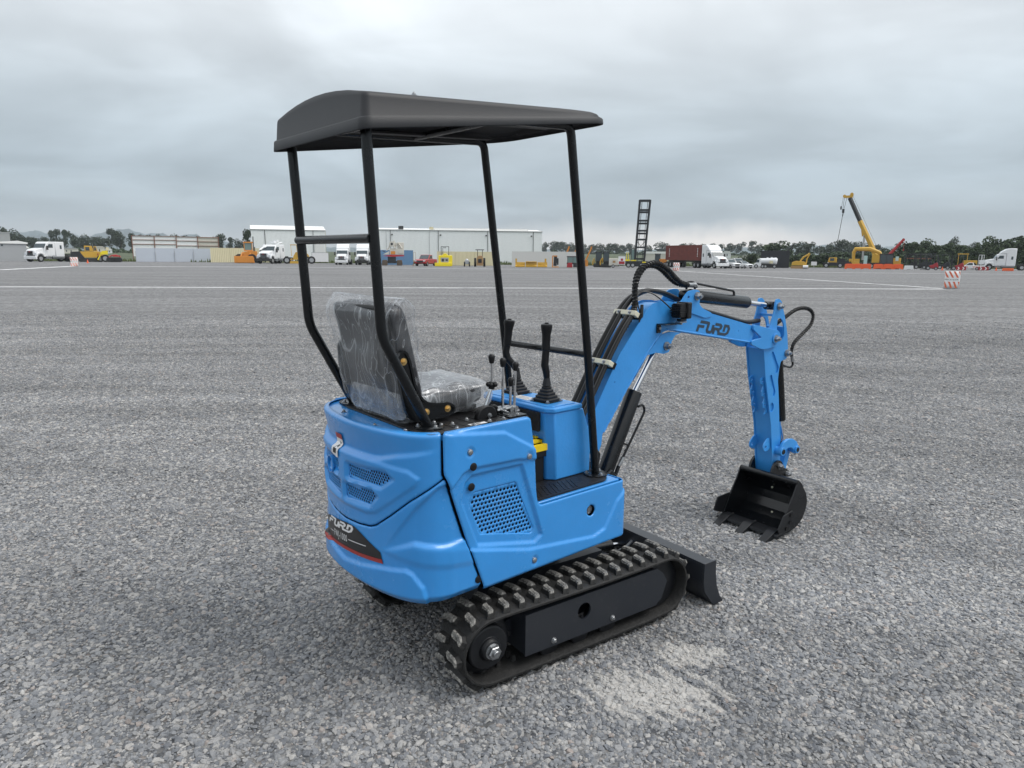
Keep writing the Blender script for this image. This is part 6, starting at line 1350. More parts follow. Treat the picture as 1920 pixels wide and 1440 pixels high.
for w_ in m_.children:
    if w_.name.startswith('wheel'): w_.rotation_euler = (0, 0, R(90))
m_ = mach('compact_tractor', 'tan compact tractor with a flat canopy, facing the camera', 'tractor', 898, 101)
pt(m_, 'hood', TANP, ('p', [(-6, 5), (-5.5, 17), (-2, 20), (4, 20), (6, 17), (6.5, 5)], -2, 8), bv=0.6); pt(m_, 'grille', BLKC, ('b', -3, 3.5, -2.6, -2.05, 7, 14)); pt(m_, 'canopy', BLKC, ('b', -8, 8, 2, 12, 30, 31.3), ('t', [(-4, 8, 18), (-4, 8, 30)], 0.6), ('t', [(5, 8, 18), (5, 8, 30)], 0.6))
for x in (-8.5, 8.5): w_ = wheel(m_, x, 6, 8, 4, 0.5, TANP); w_.rotation_euler = (0, 0, R(90))
pt(m_, 'bumper', TANP, ('b', -6, 6, -4, -2.2, 2, 5))
# snow-plough style blades
m_ = mach('dozer_attachment', 'row of orange yellow blade attachments on the ground before the long container', 'attachment', 994, 98)
for x0, x1 in ((-29, -11), (-10, 11), (12, 30)): pt(m_, 'blade', OY, ('p', [(-3, 0.4), (-4, 2), (0, 4), (0.5, 9.5), (1.5, 9.5), (1.5, 0.4)], x0, x1, 'x'), *([('b', x0, x1, -4, 2, 9.6, 11)] if x0 == -10 else []), bv=0.3)
pt(m_, 'brace', OY, ('p', [(-27, 2), (-13, 7), (-13, 8), (-27, 3)], -2.5, -1.5), ('p', [(14, 7), (28, 2), (28, 3), (14, 8)], -2.5, -1.5), ('b', -29, -26, 0, 2, 9.5, 16), ('b', 25, 28.5, 0, 2, 9.5, 16))
m_ = mach('breaker_rack', 'upright orange rack holding a black hydraulic breaker', 'rack', 1040, 98); pt(m_, 'rack', OO, ('b', -6.5, -4.5, 0, 4, 0.3, 21), ('b', -6, 3, 0, 4, 20, 22), ('b', -7, 6, -1, 5, 0.3, 2)); pt(m_, 'breaker', BLKC, ('c', (-1, 1, 3), (0, 1, 20), 3), ('c', (4, 1, 5), (4, 1, 17), 1.5), ('b', -2, 5, 0, 3, 9, 11))
m_ = mach('machine_cab', 'glazed black machine cab with a red base standing on the ground', 'cab', 1073, 98)
pt(m_, 'cab', BLKC, ('b', -12, 14, 0, 12, 6, 9), ('b', -11, -10, 0, 12, 9, 19), ('b', -1, 0, 0, 12, 9, 19), ('b', 9, 10, 0, 12, 9, 19), ('b', -12, 10.5, -0.5, 12.5, 19, 21), ('b', 0, 14, 0, 12, 1, 6)); pt(m_, 'window', mat('pale_green_glass', (0.16, 0.24, 0.23), 0.15), ('b', -9.9, -1.1, 0.3, 0.6, 9.1, 18.9), ('b', 0.1, 8.9, 0.3, 0.6, 9.1, 18.9)); pt(m_, 'base', PRED, ('p', [(-12, 0.3), (-11, 7), (-8, 9), (-2, 9), (-1, 0.3)], -2, -0.6), bv=0.4)
def excav(label, px, D, s=1.0):
    m_ = mach('excavator', label, 'excavator', px, D, group='excavators lined up behind the yard'); m_.scale = m_.scale*s
    c_ = pt(m_, 'cab', BLKC, ('b', -5, 6, 0, 9, 10, 12), ('b', -5, -4, 0, 9, 12, 27), ('b', 5, 6, 0, 9, 12, 27), ('b', -5.4, 6.4, -0.4, 9.4, 27, 28.5)); pt(c_, 'window', GL2, ('b', -3.9, 4.9, 0.4, 0.7, 12.1, 26.9)); pt(m_, 'engine_housing', OY, ('b', 6.1, 9, 1, 12, 9, 17), bv=0.5); pt(m_, 'crawler', CHS, ('p', [(-9, 1), (-9, 6), (10, 6), (10, 1), (8, 0), (-7, 0)], -1, 3), ('p', [(-9, 1), (-9, 6), (10, 6), (10, 1), (8, 0), (-7, 0)], 9, 12), ('b', -4, 6, 3, 9, 5, 9.9)); pt(m_, 'boom', OY, ('t', [(-6, 5, 8), (-8, 5, 16), (-10, 4, 10), (-9.5, 4, 4)], 1.4))
excav('yellow excavator with a tall black cab, left one of two behind the front roof post', 1120, 104); excav('yellow excavator with a tall black cab, right one of two behind the front roof post', 1134, 102)
for px, lab in ((1063, 'slanted orange boom, leftmost of three rising over the long container'), (1078, 'slanted orange boom, middle of three rising over the long container'), (1105, 'slanted orange boom, rightmost of three rising over the long container')):
    m_ = mach('loader_boom', lab, 'boom', px, 112, group='orange booms over the container'); pt(m_, 'arm', OO, ('t', [(-9, 0, 10), (0, 0, 30), (2, 0, 36)], 1.4)); pt(m_, 'base', OO, ('b', -14, -4, 0, 6, 0, 11))
m_ = mach('generator', 'beige generator box on wheels beside the black mast truck', 'generator', 1149, 100); pt(m_, 'housing', WHTD, ('b', -9, 8, 0, 9, 4, 17), bv=0.7); pt(m_, 'label_plate', TANP, ('b', -2, 3, -0.4, -0.05, 9, 13)); wheel(m_, -1, 0, 3, 2); pt(m_, 'drawbar', CHS, ('b', -12, 10, 1, 8, 2.5, 3.9)); 
m_ = mach('sign_board', 'white board with a red square print beside the mast truck', 'board', 1163, 99); pt(m_, 'board', WP, ('b', -5.5, 7, 0, 2, 6, 21)); pt(m_, 'print', PRED, ('b', -4.5, 6, -0.4, -0.05, 7, 12), ('b', -1, 3, -0.4, -0.05, 13, 17)); pt(m_, 'leg', GREYC, ('b', -4, -3, 0.5, 1.5, 0, 5.9), ('b', 4.5, 5.5, 0.5, 1.5, 0, 5.9))
# mast truck
m_ = mach('mast_truck', 'black crane truck with a tall open ladder mast raised straight up', 'crane truck', 1197, 102)
pt(m_, 'chassis', BLKC, ('b', -26, 16, 0, 12, 5, 12), ('b', -24, 14, 0, 4, 2, 5), bv=0.3)
for x in (-20, -12, 4, 11): wheel(m_, x, 0, 4.5, 3)
pt(m_, 'deck_stripe', BY2, ('b', -16, -6, -0.5, -0.05, 12.1, 14), ('b', 5, 12, -0.5, -0.05, 9, 11)); pt(m_, 'side_frame', BY2, ('t', [(-24, 1, 10), (-24, 1, 27), (-21, 1, 27), (-20, 1, 10)], 0.6), ('b', -27, -18, 0, 3, 12, 15))
c_ = pt(m_, 'cab', BLKC, ('b', -16, -15, 2, 10, 12.1, 34), ('b', -10, -9, 2, 10, 12.1, 36), ('b', -16, -9, 2, 10, 11.8, 14)); pt(c_, 'window', mat('pale_green_glass', (0.16, 0.24, 0.23), 0.15), ('b', -14.9, -10.1, 2.3, 2.6, 14.1, 33))
def lad(z0, z1, x0, xo): pass
MX = lambda z: (-9+0.046*z, 7.5+0.062*z) 
ops = []
for zA in range(12, 122, 6):
    a, c = MX(zA), MX(min(zA+6, 122)); ops += [('t', [(a[0], 2, zA), (c[0], 2, min(zA+6, 122))], 2.1, 6), ('t', [(a[1], 2, zA), (c[1], 2, min(zA+6, 122))], 2.1, 6), ('t', [(a[0], 8, zA), (c[0], 8, min(zA+6, 122))], 1.2, 6), ('t', [(a[1], 8, zA), (c[1], 8, min(zA+6, 122))], 1.2, 6), ('t', [(a[0]+4, 5, zA), (c[0]+4, 5, min(zA+6, 122))], 0.5, 6), ('t', [(a[1]-4, 5, zA), (c[1]-4, 5, min(zA+6, 122))], 0.5, 6)]
mast = pt(m_, 'mast', BLKC, *ops)
for z in (121, 104, 100, 85, 80, 67, 62, 51, 37, 16):
    a = MX(z); pt(mast, 'rung', BLKC, ('b', a[0], a[1], 1.2, 8.8, z-1.6 if z != 121 else z-2.5, z+1.6 if z != 121 else z+1.5))
a, c = MX(38), MX(50); pt(mast, 'brace', BLKC, ('t', [(a[0], 2, 50), ((a[0]+a[1])/2, 2, 39), (c[1], 2, 50)], 0.7, 6))
pt(m_, 'cable', BLKC, ('t', [(-10, 1.5, 14), (-4.8, 1.5, 118)], 0.25, 5), ('t', [(-6, 1.5, 112), (-3, 1.5, 112)], 0.9, 6))
m_ = mach('backhoe', 'small orange backhoe behind the hoses, before white roofs', 'backhoe', 1236, 115); pt(m_, 'body', OO, ('b', -2, 12, 0, 8, 6, 14), bv=0.5); c_ = pt(m_, 'cab', BLKC, ('b', -10, -9, 0, 8, 8, 22), ('b', -1, 0, 0, 8, 8, 22), ('b', -10.5, 0.5, -0.5, 8.5, 22, 23.5)); pt(c_, 'window', GL2, ('b', -8.9, -1.1, 0.3, 0.6, 9, 21.9)); wheel(m_, -6, 0, 5, 3); wheel(m_, 9, 0, 4, 3)
r_ = pxroot('low_warehouse', 'long low white roof behind the orange backhoe', 'building', 1206, 190, z=0.3); pt(r_, 'wall', WHTD, ('b', 0, 42, 0, 10, 0, 14)); pt(r_, 'roof', ROOFW, ('p', [(-1, 14.1), (3, 18), (40, 18), (43, 14.1)], -1, 12))
# tanker
m_ = mach('tanker_truck', 'white tank truck with a rounded white tank before the black container', 'tanker truck', 1434, 104)
pt(m_, 'cab', TW, ('p', [(-22, 3), (-21, 8), (-17, 10.5), (-15, 17), (-9, 18), (-8, 3)], 1, 9), bv=0.5); pt(m_, 'windscreen', GL2, ('p', [(-17.8, 10.6), (-15.6, 16), (-12, 16), (-12, 10.6)], 0.4, 0.95)); tk2 = B(); tk2.tube([(-12.5, 5.5, 13.5), (-11, 5.5, 13.5), (8, 5.5, 13.3), (17, 5.5, 13.2), (19.5, 5.5, 13)], 5, 16, rs=[3.4, 4.8, 5.5, 6.6, 4.5])
o = link('tank', tk2.mesh('tank', TW), m_); pt(m_, 'hatch', TW, ('c', (2, 5.5, 18.5), (2, 5.5, 20.2), 1.6), ('c', (9, 5.5, 18.5), (9, 5.5, 20.6), 1.6)); pt(m_, 'chassis', CHS, ('b', -18, 18, 2, 9, 4, 7)); pt(m_, 'side_plate', WALLC, ('b', 6, 12, -1.2, -0.9, 9, 14))
for x in (-17, -5.5, -0.8, 15): wheel(m_, x, 1.5, 3.6, 2.5)
m_ = mach('tracked_excavator', 'small yellow excavator with a folded arm left of the white sign', 'excavator', 1497, 104)
pt(m_, 'house', OY, ('p', [(-14, 6), (-13, 12), (-6, 14), (8, 13), (13, 6)], 0, 10), bv=0.5); pt(m_, 'crawler', TANP, ('p', [(-15, 1), (-15, 5), (16, 5), (16, 1), (14, 0), (-13, 0)], -1, 3), ('p', [(-15, 1), (-15, 5), (16, 5), (16, 1)], 8, 11)); pt(m_, 'arm', OY, ('t', [(0, 3, 12), (6, 3, 21), (14, 3, 26), (16, 3, 28)], 1.6), ('t', [(16, 3, 27), (12, 3, 18), (11, 3, 9)], 1.3)); pt(m_, 'drum', TW, ('c', (6, -3, 3.4), (15, -3, 3.4), 2.8))
m_ = mach('white_sign', 'small blank white sign on a post before the trees', 'sign', 1524, 107); pt(m_, 'board', WP, ('b', -4.8, 4.8, 0, 0.6, 5.5, 12.3)); pt(m_, 'post', GREYC, ('b', -0.5, 0.5, 0.7, 1.4, 0, 12))
# truck crane
m_ = mach('truck_crane', 'yellow truck crane with its long yellow and black boom raised over the excavator', 'crane', 1620, 112)
pt(m_, 'carrier', BLKC, ('b', -62, 40, 0, 12, 4, 10), ('b', -72, -60, 0, 12, 3, 9), bv=0.3); 
for x in (-66, -42, 10, 20, 31): wheel(m_, x, 0, 4.6, 3)
c_ = pt(m_, 'driver_cab', OY, ('p', [(-64, 10), (-62, 19), (-49, 19.5), (-48, 10)], 1, 11), bv=0.5); pt(c_, 'window', GL2, ('b', -60, -53, 0.5, 0.95, 13, 18)); pt(c_, 'lower_panel', TW, ('b', -64.5, -48, 0.4, 0.95, 5, 10)); pt(m_, 'winch', BLKC, ('b', -46, -34, 2, 10, 10.1, 17), ('t', [(-38, 3, 12), (-40, 3, 25)], 0.6), ('b', -36, -24, 2, 10, 9, 13))
pt(m_, 'slewing_cab', OY, ('b', -28, -10, 2, 11, 10.1, 17), ('b', 10, 30, 2, 12, 10.1, 26), bv=0.6)
bm = pt(m_, 'boom', OY, ('t', [(16, 6, 22), (10, 6, 36), (-15.5, 6, 86)], 4.6, 6), bv=0.4); pt(bm, 'inner_section', BLKC, ('t', [(-15, 6, 85), (-36, 6, 128)], 4.0, 6)); pt(bm, 'boom_head', OY, ('b', -46, -31, 3.5, 8.5, 128, 132), ('c', (-45, 3, 131), (-45, 9, 131), 2.8), ('c', (-33, 3, 134), (-33, 9, 134), 3.0), ('t', [(-38, 6, 128), (-31, 6, 133)], 2.5))
pt(bm, 'lift_cylinder', RIM, ('t', [(-6, 2, 15), (-7, 2, 60)], 0.9), ('t', [(-4, 8, 15), (-6, 8, 60)], 0.9)); pt(bm, 'lift_bracket', OY, ('t', [(-8, 5, 58), (-11, 5, 74)], 2.0))
pt(bm, 'rope', CHS, ('t', [(-45, 6, 128), (-46, 6, 108)], 0.35, 5), ('t', [(-41, 6, 128), (-44, 6, 108)], 0.35, 5), ('t', [(-47, 6, 128), (-48.5, 6, 112)], 0.25, 5), ('t', [(-45.5, 6, 96), (-51, 6, 40), (-52, 6, 10)], 0.5, 5), ('t', [(-32, 7, 133), (18, 7, 36)], 0.2, 5)); pt(bm, 'hook_block', BLKC, ('b', -47, -43, 4, 8, 101, 108), ('t', [(-45, 6, 101), (-45.5, 6, 95)], 0.8), ('b', -50.5, -48, 5, 7, 107, 113))
m_ = mach('large_excavator', 'yellow excavator with its arched arm resting behind the orange barriers', 'excavator', 1640, 106)
ar_ = pt(m_, 'arm', OY, ('t', [(-38, 4, 8), (-39, 4, 30), (-36, 4, 36), (-12, 4, 36), (4, 4, 30), (10, 4, 18)], 3.4, 8, None, True, None, [2.2, 3.2, 4.0, 4.4, 3.6, 2.6])); pt(m_, 'bucket', OY, ('p', [(-42, 4), (-37, 14), (-28, 12), (-26, 3), (-33, 2)], 1, 8), bv=0.4)
pt(m_, 'house', OY, ('b', 8, 34, 0, 14, 7, 16), ('b', 26, 40, 1, 13, 8, 20), bv=0.6); c_ = pt(m_, 'cab', BLKC, ('b', 5, 6.4, -1, 8, 9, 26), ('b', 26, 27.4, -1, 8, 9, 26), ('b', 16, 17, -1, 8, 9, 26), ('b', 5, 28, -1.4, 8.4, 26, 28), ('b', 5, 28, -1, 8, 8, 10.5)); pt(c_, 'window', GL2, ('b', 6.5, 25.9, -0.6, -0.2, 10.6, 25.9)); pt(m_, 'notice', mat('pale_teal_board', (0.42, 0.60, 0.58), 0.5), ('b', -21, -15, -0.4, 0.4, 9, 24), ('b', 31, 36, -1.9, -1.2, 15, 23)); pt(m_, 'crawler', CHS, ('b', 0, 38, -1, 13, 0, 6.9))
b = B(); b.prism([(-8.5, 0), (-8, 9), (8, 9), (8.5, 0), (5, 0), (4, 1.4), (-4, 1.4), (-5, 0)], -2.2, 2.2); BAR = b.mesh('body', ORG, False)
bars = [(1591, 'leftmost orange plastic barrier of the row before the crane'), (1607, 'second orange plastic barrier from the left before the crane'), (1622, 'third orange plastic barrier from the left before the crane'), (1645, 'fourth orange plastic barrier from the left, before the excavator cab'), (1664, 'fifth orange plastic barrier from the left, before the excavator'), (1682, 'rightmost orange plastic barrier of the row before the crane')]
for px, lab in bars:
    m_ = mach('plastic_barrier', lab, 'barrier', px, 104, group='orange barriers before the crane'); link('body', BAR, m_)
    pt(m_, 'top_slot', ORG, ('b', -6, 6, -0.8, 0.8, 9, 9.6))
m_ = mach('concrete_barrier', 'white barrier block right of the orange barrier row', 'barrier', 1702, 101); pt(m_, 'body', WP, ('p', [(-8, 0), (-7, 7.5), (7, 7.5), (8, 0), (3.5, 0), (3, 1.2), (-3, 1.2), (-3.5, 0)], -2, 2), bv=0.3)
m_ = mach('red_crane', 'red telescopic crane boom slanting up behind the yellow excavator', 'crane', 1664, 120); pt(m_, 'boom', SKR, ('t', [(-8, 4, 14), (2, 4, 27), (20, 4, 51)], 3.4, 6, 2.4), ('c', (20, 2, 51), (20, 7, 51), 2.4)); pt(m_, 'base', SKR, ('b', -10, 6, 0, 12, 4, 17)); pt(m_, 'hook', SKR, ('t', [(22, 4, 50), (21.5, 4, 34)], 0.25, 5), ('b', 20.5, 22.5, 3.5, 4.5, 31, 34)); pt(m_, 'carrier', CHS, ('b', -14, 22, 0, 12, 0, 4))
def forklift(label, px, D, mt_, flip=1):
    m_ = mach('forklift', label, 'forklift', px, D, group='forklifts parked before the trees'); f = flip
    X = lambda a, b_: tuple(sorted((a*f, b_*f)))
    pt(m_, 'body', mt_, ('p', [(-4*f, 3), (-4*f, 8), (2*f, 10), (6*f, 13), (9*f, 14), (11*f, 8), (11*f, 3)], 0, 8), bv=0.6)
    pt(m_, 'mast', BLKC, ('b', *X(-10, -8.6), 0, 1.5, 0.5, 27), ('b', *X(-10, -8.6), 6.5, 8, 0.5, 27), ('b', *X(-10, -8.6), 1.5, 6.5, 25, 27), ('b', *X(-10, -8.6), 1.5, 6.5, 12, 14), ('b', *X(-8.4, -7.2), 1, 2, 0.5, 22), ('b', *X(-8.4, -7.2), 6, 7, 0.5, 22))
    pt(m_, 'forks', BLKC, ('b', *X(-18, -10.1), 1.5, 2.4, 0.3, 1.0), ('b', *X(-18, -10.1), 5.6, 6.5, 0.3, 1.0)); pt(m_, 'overhead_guard', BLKC, ('t', [(-5*f, 1, 8), (-3*f, 1, 26), (8*f, 1, 26), (9*f, 1, 13)], 0.7), ('t', [(-5*f, 7, 8), (-3*f, 7, 26), (8*f, 7, 26), (9*f, 7, 13)], 0.7), ('b', *X(-3, 8), 1.5, 6.5, 25.6, 26.6)); pt(m_, 'seat', BLK, ('b', *X(1, 5), 2, 6, 10, 12), ('b', *X(5, 6.5), 2, 6, 12, 17))
    wheel(m_, -5*f, 0, 3.6, 3); wheel(m_, 7.5*f, 0, 3.0, 2.5)
forklift('dark forklift, leftmost of the row before the dark trees', 1705, 112, BLKC); forklift('dark forklift, second from the left of the row before the dark trees', 1722, 110, BLKC)
forklift('red forklift right of the white barrier block', 1744, 99, PRED); forklift('dark forklift between the two red forklifts', 1766, 108, BLKC); forklift('red forklift left of the striped pickup', 1792, 99, PRED); forklift('dark forklift hidden behind the left red forklift', 1733, 114, BLKC)
m_ = mach('tan_tractor', 'yellow tractor with a flat roof behind the right red forklift', 'tractor', 1805, 110); pt(m_, 'body', OY, ('b', -3, 20, 0, 8, 6, 16), bv=0.6); pt(m_, 'roof', OY, ('b', -12, 6, 0, 8, 27, 28.5), ('t', [(-10, 1, 8), (-10, 1, 27)], 0.5), ('t', [(4, 1, 12), (4, 1, 27)], 0.5)); wheel(m_, 14, 0, 6, 3); wheel(m_, -4, 0, 5, 3)
m_ = mach('flatbed_rack', 'stack of dark steel frames behind the forklifts', 'steel frames', 1690, 122); pt(m_, 'frame', BLKC, *[('b', 0, 52, 2, 10, 19+i*3, 20.2+i*3) for i in range(3)], *[('b', x, x+1.2, 1, 11, 0, 27) for x in (0, 13, 26, 39, 50)]); pt(m_, 'rusty_beam', RUST, ('b', 4, 46, 0.5, 1.5, 16, 18))
m_ = mach('tower_light', 'white lattice light tower frame left of the far right semi truck', 'light tower', 1836, 104); pt(m_, 'frame', TW, ('t', [(-4, 0, 4), (-4, 0, 27), (0, 0, 27), (0, 0, 4)], 0.4), ('t', [(1, 2, 6), (1, 2, 27), (4, 2, 27), (4, 2, 6)], 0.4), ('b', -3, 14, 0, 6, 10, 18), ('t', [(2, -1, 10), (10, -1, 17)], 0.5))
for px, lab in ((1800, 'red and white chevron barrier board left of the striped pickup'), (1842, 'red and white chevron barrier board before the far right semi truck')):
    m_ = mach('chevron_board', lab, 'barrier board', px, 98); pt(m_, 'board', PRED, ('b', -8, 8, 0, 1, 0.5, 7)); pt(m_, 'chevron', WP, *[('p', [(x, 1), (x+2, 1), (x+4, 3.7), (x+2, 6.4), (x, 6.4), (x+2, 3.7)], -0.25, -0.05) for x in (-6, 1.5)])
for px, lab in ((1866, 'orange cone left of the semi truck front wheel'), (1765, 'orange cone standing before the middle forklift'), (1229, 'small orange cone before the black mast truck'), (163, 'orange and white cone beside the yellow paver')):
    m_ = mach('traffic_cone', lab, 'cone', px, 98 if px > 300 else 108); pt(m_, 'cone', ORG, ('t', [(0, 0, 0.6), (0, 0, 3), (0, 0, 5.4), (0, 0, 6.6)], 1.8, 12, None, True, None, [1.7, 1.15, 0.6, 0.35])); pt(m_, 'base', ORG, ('b', -2, 2, -2, 2, 0, 0.6))
m_ = mach('plastic_barrier', 'orange barrier lying under the far right semi truck', 'barrier', 1888, 96); pt(m_, 'body', ORG, ('p', [(-9, 0), (-8.5, 5), (8.5, 5), (9, 0)], -2, 2), bv=0.4)
# wrapped caution stands at the corners of the lime lines
def stand(label, px, D, hpx, word=False):
    r_ = root('caution_stand', label, 'caution stand', px, D, hpx*D/FPX/33, 0, 'caution stands on the lime lines'); b = B(); n = 12
    def bx_(x, z): return (x+0.9*math.sin(z*0.10)+(0.4 if z > 16 else 0), -3.2+0.9*(x/12)**2*3.2*0.9, z)
    vs = [bx_(-12.3+24.6*i/n, z) for z in (0.3, 8, 16, 24, 32.7) for i in range(n+1)]
    b.add(vs, [(j*(n+1)+i, j*(n+1)+i+1, (j+1)*(n+1)+i+1, (j+1)*(n+1)+i) for j in range(4) for i in range(n)])
    o = link('wrap', b.mesh('wrap', WP), r_); s = o.modifiers.new('s', 'SOLIDIFY'); s.thickness = 0.4; s.offset = -1
    b = B()
    for z0, z1 in ((1.5, 13), (20.5, 32)):
        for x in (-14.5, -6.6, 1.2, 9.0):
            P = []
            for t in (0, 0.34, 0.67, 1.0):
                zz = z1+(z0-z1)*t
                for w_ in (0, 1.1, 2.2, 3.3): P.append((min(12, max(-12, x+5.5*t+w_)), zz))
            vs = [(lambda q: (q[0], q[1]-0.22, q[2]))(bx_(*p)) for p in P]; b.add(vs, [(j*4+i, (j+1)*4+i, (j+1)*4+i+1, j*4+i+1) for j in range(3) for i in range(3) if abs(P[j*4+i][0]-P[j*4+i+1][0]) > 0.2 or abs(P[(j+1)*4+i][0]-P[(j+1)*4+i+1][0]) > 0.2])
    link('stripe', b.mesh('stripe', SORG, False), r_)
    if word:
        fv, ff = fontmesh('PRECAUCIÓN'); mx = max(abs(v[0]) for v in fv); b = B()
        b.add([(lambda q: (q[0], q[1]-0.25, q[2]))(bx_(-1.0+v[0]/mx*10.8, 15.6+v[1]*3.6)) for v in fv], ff); link('lettering', b.mesh('lettering', DKP, False), r_)
    pt(r_, 'stand', CHS, ('t', [(-9, 2, 0), (-8, 0, 32)], 0.5), ('t', [(9, 2, 0), (9, 0, 32)], 0.5), ('b', -11, 11, -1, 5, 0, 0.8))
stand('nearest orange striped caution stand, on the right where two white lines meet', 1781, 37.9, 33, True)
stand('small orange striped caution stand at the far end of the white line, behind the hoses', 1266, 80, 15.5, True)
stand('small orange striped caution stand at the left line corner, before the yellow paver', 138, 82, 17, True)

# ---- trees
LEAF = []
def leafmat(nm, c):
    ma = bpy.data.materials.new(nm); ma.use_nodes = True; t = ma.node_tree; b = t.nodes['Principled BSDF']
    o = t.nodes.new('ShaderNodeTexCoord').outputs['Object']
    f = noise(t, o, 9, 4, 0.65); t.links.new(mixc(t, 1.0, c, ramp(t, f, [(0.3, 0.55), (0.7, 1.5)]), 'MULTIPLY'), b.inputs['Base Color']); b.inputs['Roughness'].default_value = 0.8
    return ma
LM1, LM2, LM3 = leafmat('dark_foliage', (0.034, 0.058, 0.019)), leafmat('green_foliage', (0.036, 0.058, 0.019)), leafmat('grey_green_foliage', (0.038, 0.055, 0.029))
BARK = mat('bark', (0.10, 0.085, 0.07), 0.9)
def crown(seed, kind, mt_, nleaf):
    rd = random.Random(seed); b = B(); lobes = []
    nl = {'round': 13, 'tall': 10, 'bushy': 16}[kind]
    for i in range(nl):
        if kind == 'tall': z = 0.30+0.62*rd.random(); r_ = 0.16+0.10*rd.random()*(1.1-z); x, y = rd.uniform(-0.22, 0.22), rd.uniform(-0.22, 0.22)
        elif kind == 'round': z = 0.22+0.62*rd.random(); r_ = 0.15+0.11*rd.random(); a = rd.uniform(0, 6.28); q = 0.34*math.sqrt(rd.random())*(1.1-abs(z-0.5)*1.1); x, y = q*math.cos(a), q*math.sin(a)
        else: z = 0.12+0.72*rd.random(); r_ = 0.15+0.12*rd.random(); a = rd.uniform(0, 6.28); q = 0.36*math.sqrt(rd.random())*(1.2-z*0.75); x, y = q*math.cos(a), q*math.sin(a)
        lobes.append((x, y, z, r_))
    for i in range(nleaf):
        x, y, z, r_ = rd.choice(lobes); d = Vector((rd.gauss(0, 1), rd.gauss(0, 1), rd.gauss(0, 1))).normalized()*r_*(0.55+0.5*rd.random()**0.5); d.z *= 0.75
        c = Vector((x, y, z))+d; s = rd.uniform(0.016, 0.040); u_ = Vector((rd.gauss(0, 1), rd.gauss(0, 1), rd.gauss(0, 0.6))).normalized(); v_ = u_.cross(Vector((rd.gauss(0, 1), rd.gauss(0, 1), rd.gauss(0, 1)))).normalized()
        b.add([c-u_*s-v_*s*0.6, c+u_*s-v_*s*0.5, c+u_*s*0.7+v_*s, c-u_*s*0.8+v_*s*0.6], [(0, 1, 2, 3)])
    tr_ = B(); tr_.tube([(0, 0, -0.05), (0.01, 0, 0.25), (-0.01, 0.01, 0.6)], 0.028, 7, 0.010)
    for i in range(5):
        x, y, z, r_ = lobes[i]; tr_.tube([(0, 0, 0.25+0.05*i), (x*0.6, y*0.6, z-0.1), (x, y, z)], 0.012, 5, 0.004)
    return b.mesh('crown', mt_, False), tr_.mesh('trunk', BARK)
TREES = {'round': [crown(s, 'round', LM3, 1500) for s in (1, 2, 3)], 'tall': [crown(s, 'tall', LM3, 1200) for s in (4, 5)], 'bushy': [crown(s, 'bushy', LM1, 2600) for s in (6, 7, 8)], 'green': [crown(s, 'bushy', LM2, 2000) for s in (9, 10)]}
def tree(px, ytop, wpx, D, kind, label, group, base=None):
    y0 = horizon(px)+FPX*(CAMH-(terr(D) if D > 130 else 0))/D; h_ = (y0-ytop)*D/FPX*1.06; w_ = wpx*D/FPX*1.42
    o = bpy.data.objects.new('tree', None); C.objects.link(o); p = spot(px, D); p.z = terr(D)-0.1; o.location = p; o.rotation_euler = (0, 0, random.uniform(0, 6.28)); o.scale = (w_, w_, h_)
    c, t = random.choice(TREES[kind]); link('crown', c, o); link('trunk', t, o); tag(o, label, 'tree', group)
random.seed(11)
MARKS = [(10, 'the pale block at the left edge'), (40, 'the half hidden white truck'), (97, 'the white day cab truck'), (138, 'the left caution stand'), (160, 'the yellow paver'), (190, 'the yellow grader'), (215, 'the disc harrow'), (250, 'the left end of the framed shed'), (320, 'the middle of the framed shed'), (385, 'the right end of the framed shed'), (420, 'the gap before the first hangar'), (462, 'the orange wheel loader'),
         (1018, 'the right end of the long hangar'), (1040, 'the breaker rack'), (1073, 'the glazed machine cab'), (1103, 'the front roof post'), (1135, 'the two tall excavator cabs'), (1163, 'the red printed board'), (1197, 'the black mast'), (1236, 'the orange backhoe'), (1266, 'the small caution stand'), (1300, 'the dark red container'), (1335, 'the container truck cab'), (1366, 'the white pickups'), (1392, 'the white sedan'), (1425, 'the tanker truck'),
         (1450, 'the black container'), (1480, 'the raised container lid'), (1500, 'the small yellow excavator'), (1524, 'the blank white sign'), (1560, 'the crane driver cab'), (1585, 'the hanging crane hook'), (1612, 'the arched excavator arm'), (1640, 'the yellow crane boom'), (1665, 'the black excavator cab'), (1682, 'the red crane boom tip'), (1702, 'the white barrier block'), (1720, 'the dark forklifts'), (1744, 'the left red forklift'), (1770, 'the near caution stand'), (1794, 'the right red forklift'), (1815, 'the striped pickup'), (1840, 'the white light tower'), (1865, 'the nose of the right semi truck'), (1890, 'the roof of the right semi truck'), (1915, 'the tail of the right semi truck'), (1960, 'the right picture edge')]
SEEN = {}
def tlabel(adj, px):
    mk = min(MARKS, key=lambda m: abs(m[0]-px)); d = px-mk[0]
    rel = 'right above' if abs(d) < 5 else ('just left of' if d < 0 else 'just right of')
    lab = f'{adj} tree seen {rel} {mk[1]}'; SEEN[lab] = SEEN.get(lab, 0)+1
    return lab if SEEN[lab] == 1 else lab.replace('tree seen', 'second tree')
gA = 'grey green tree in the row beyond the field on the left'
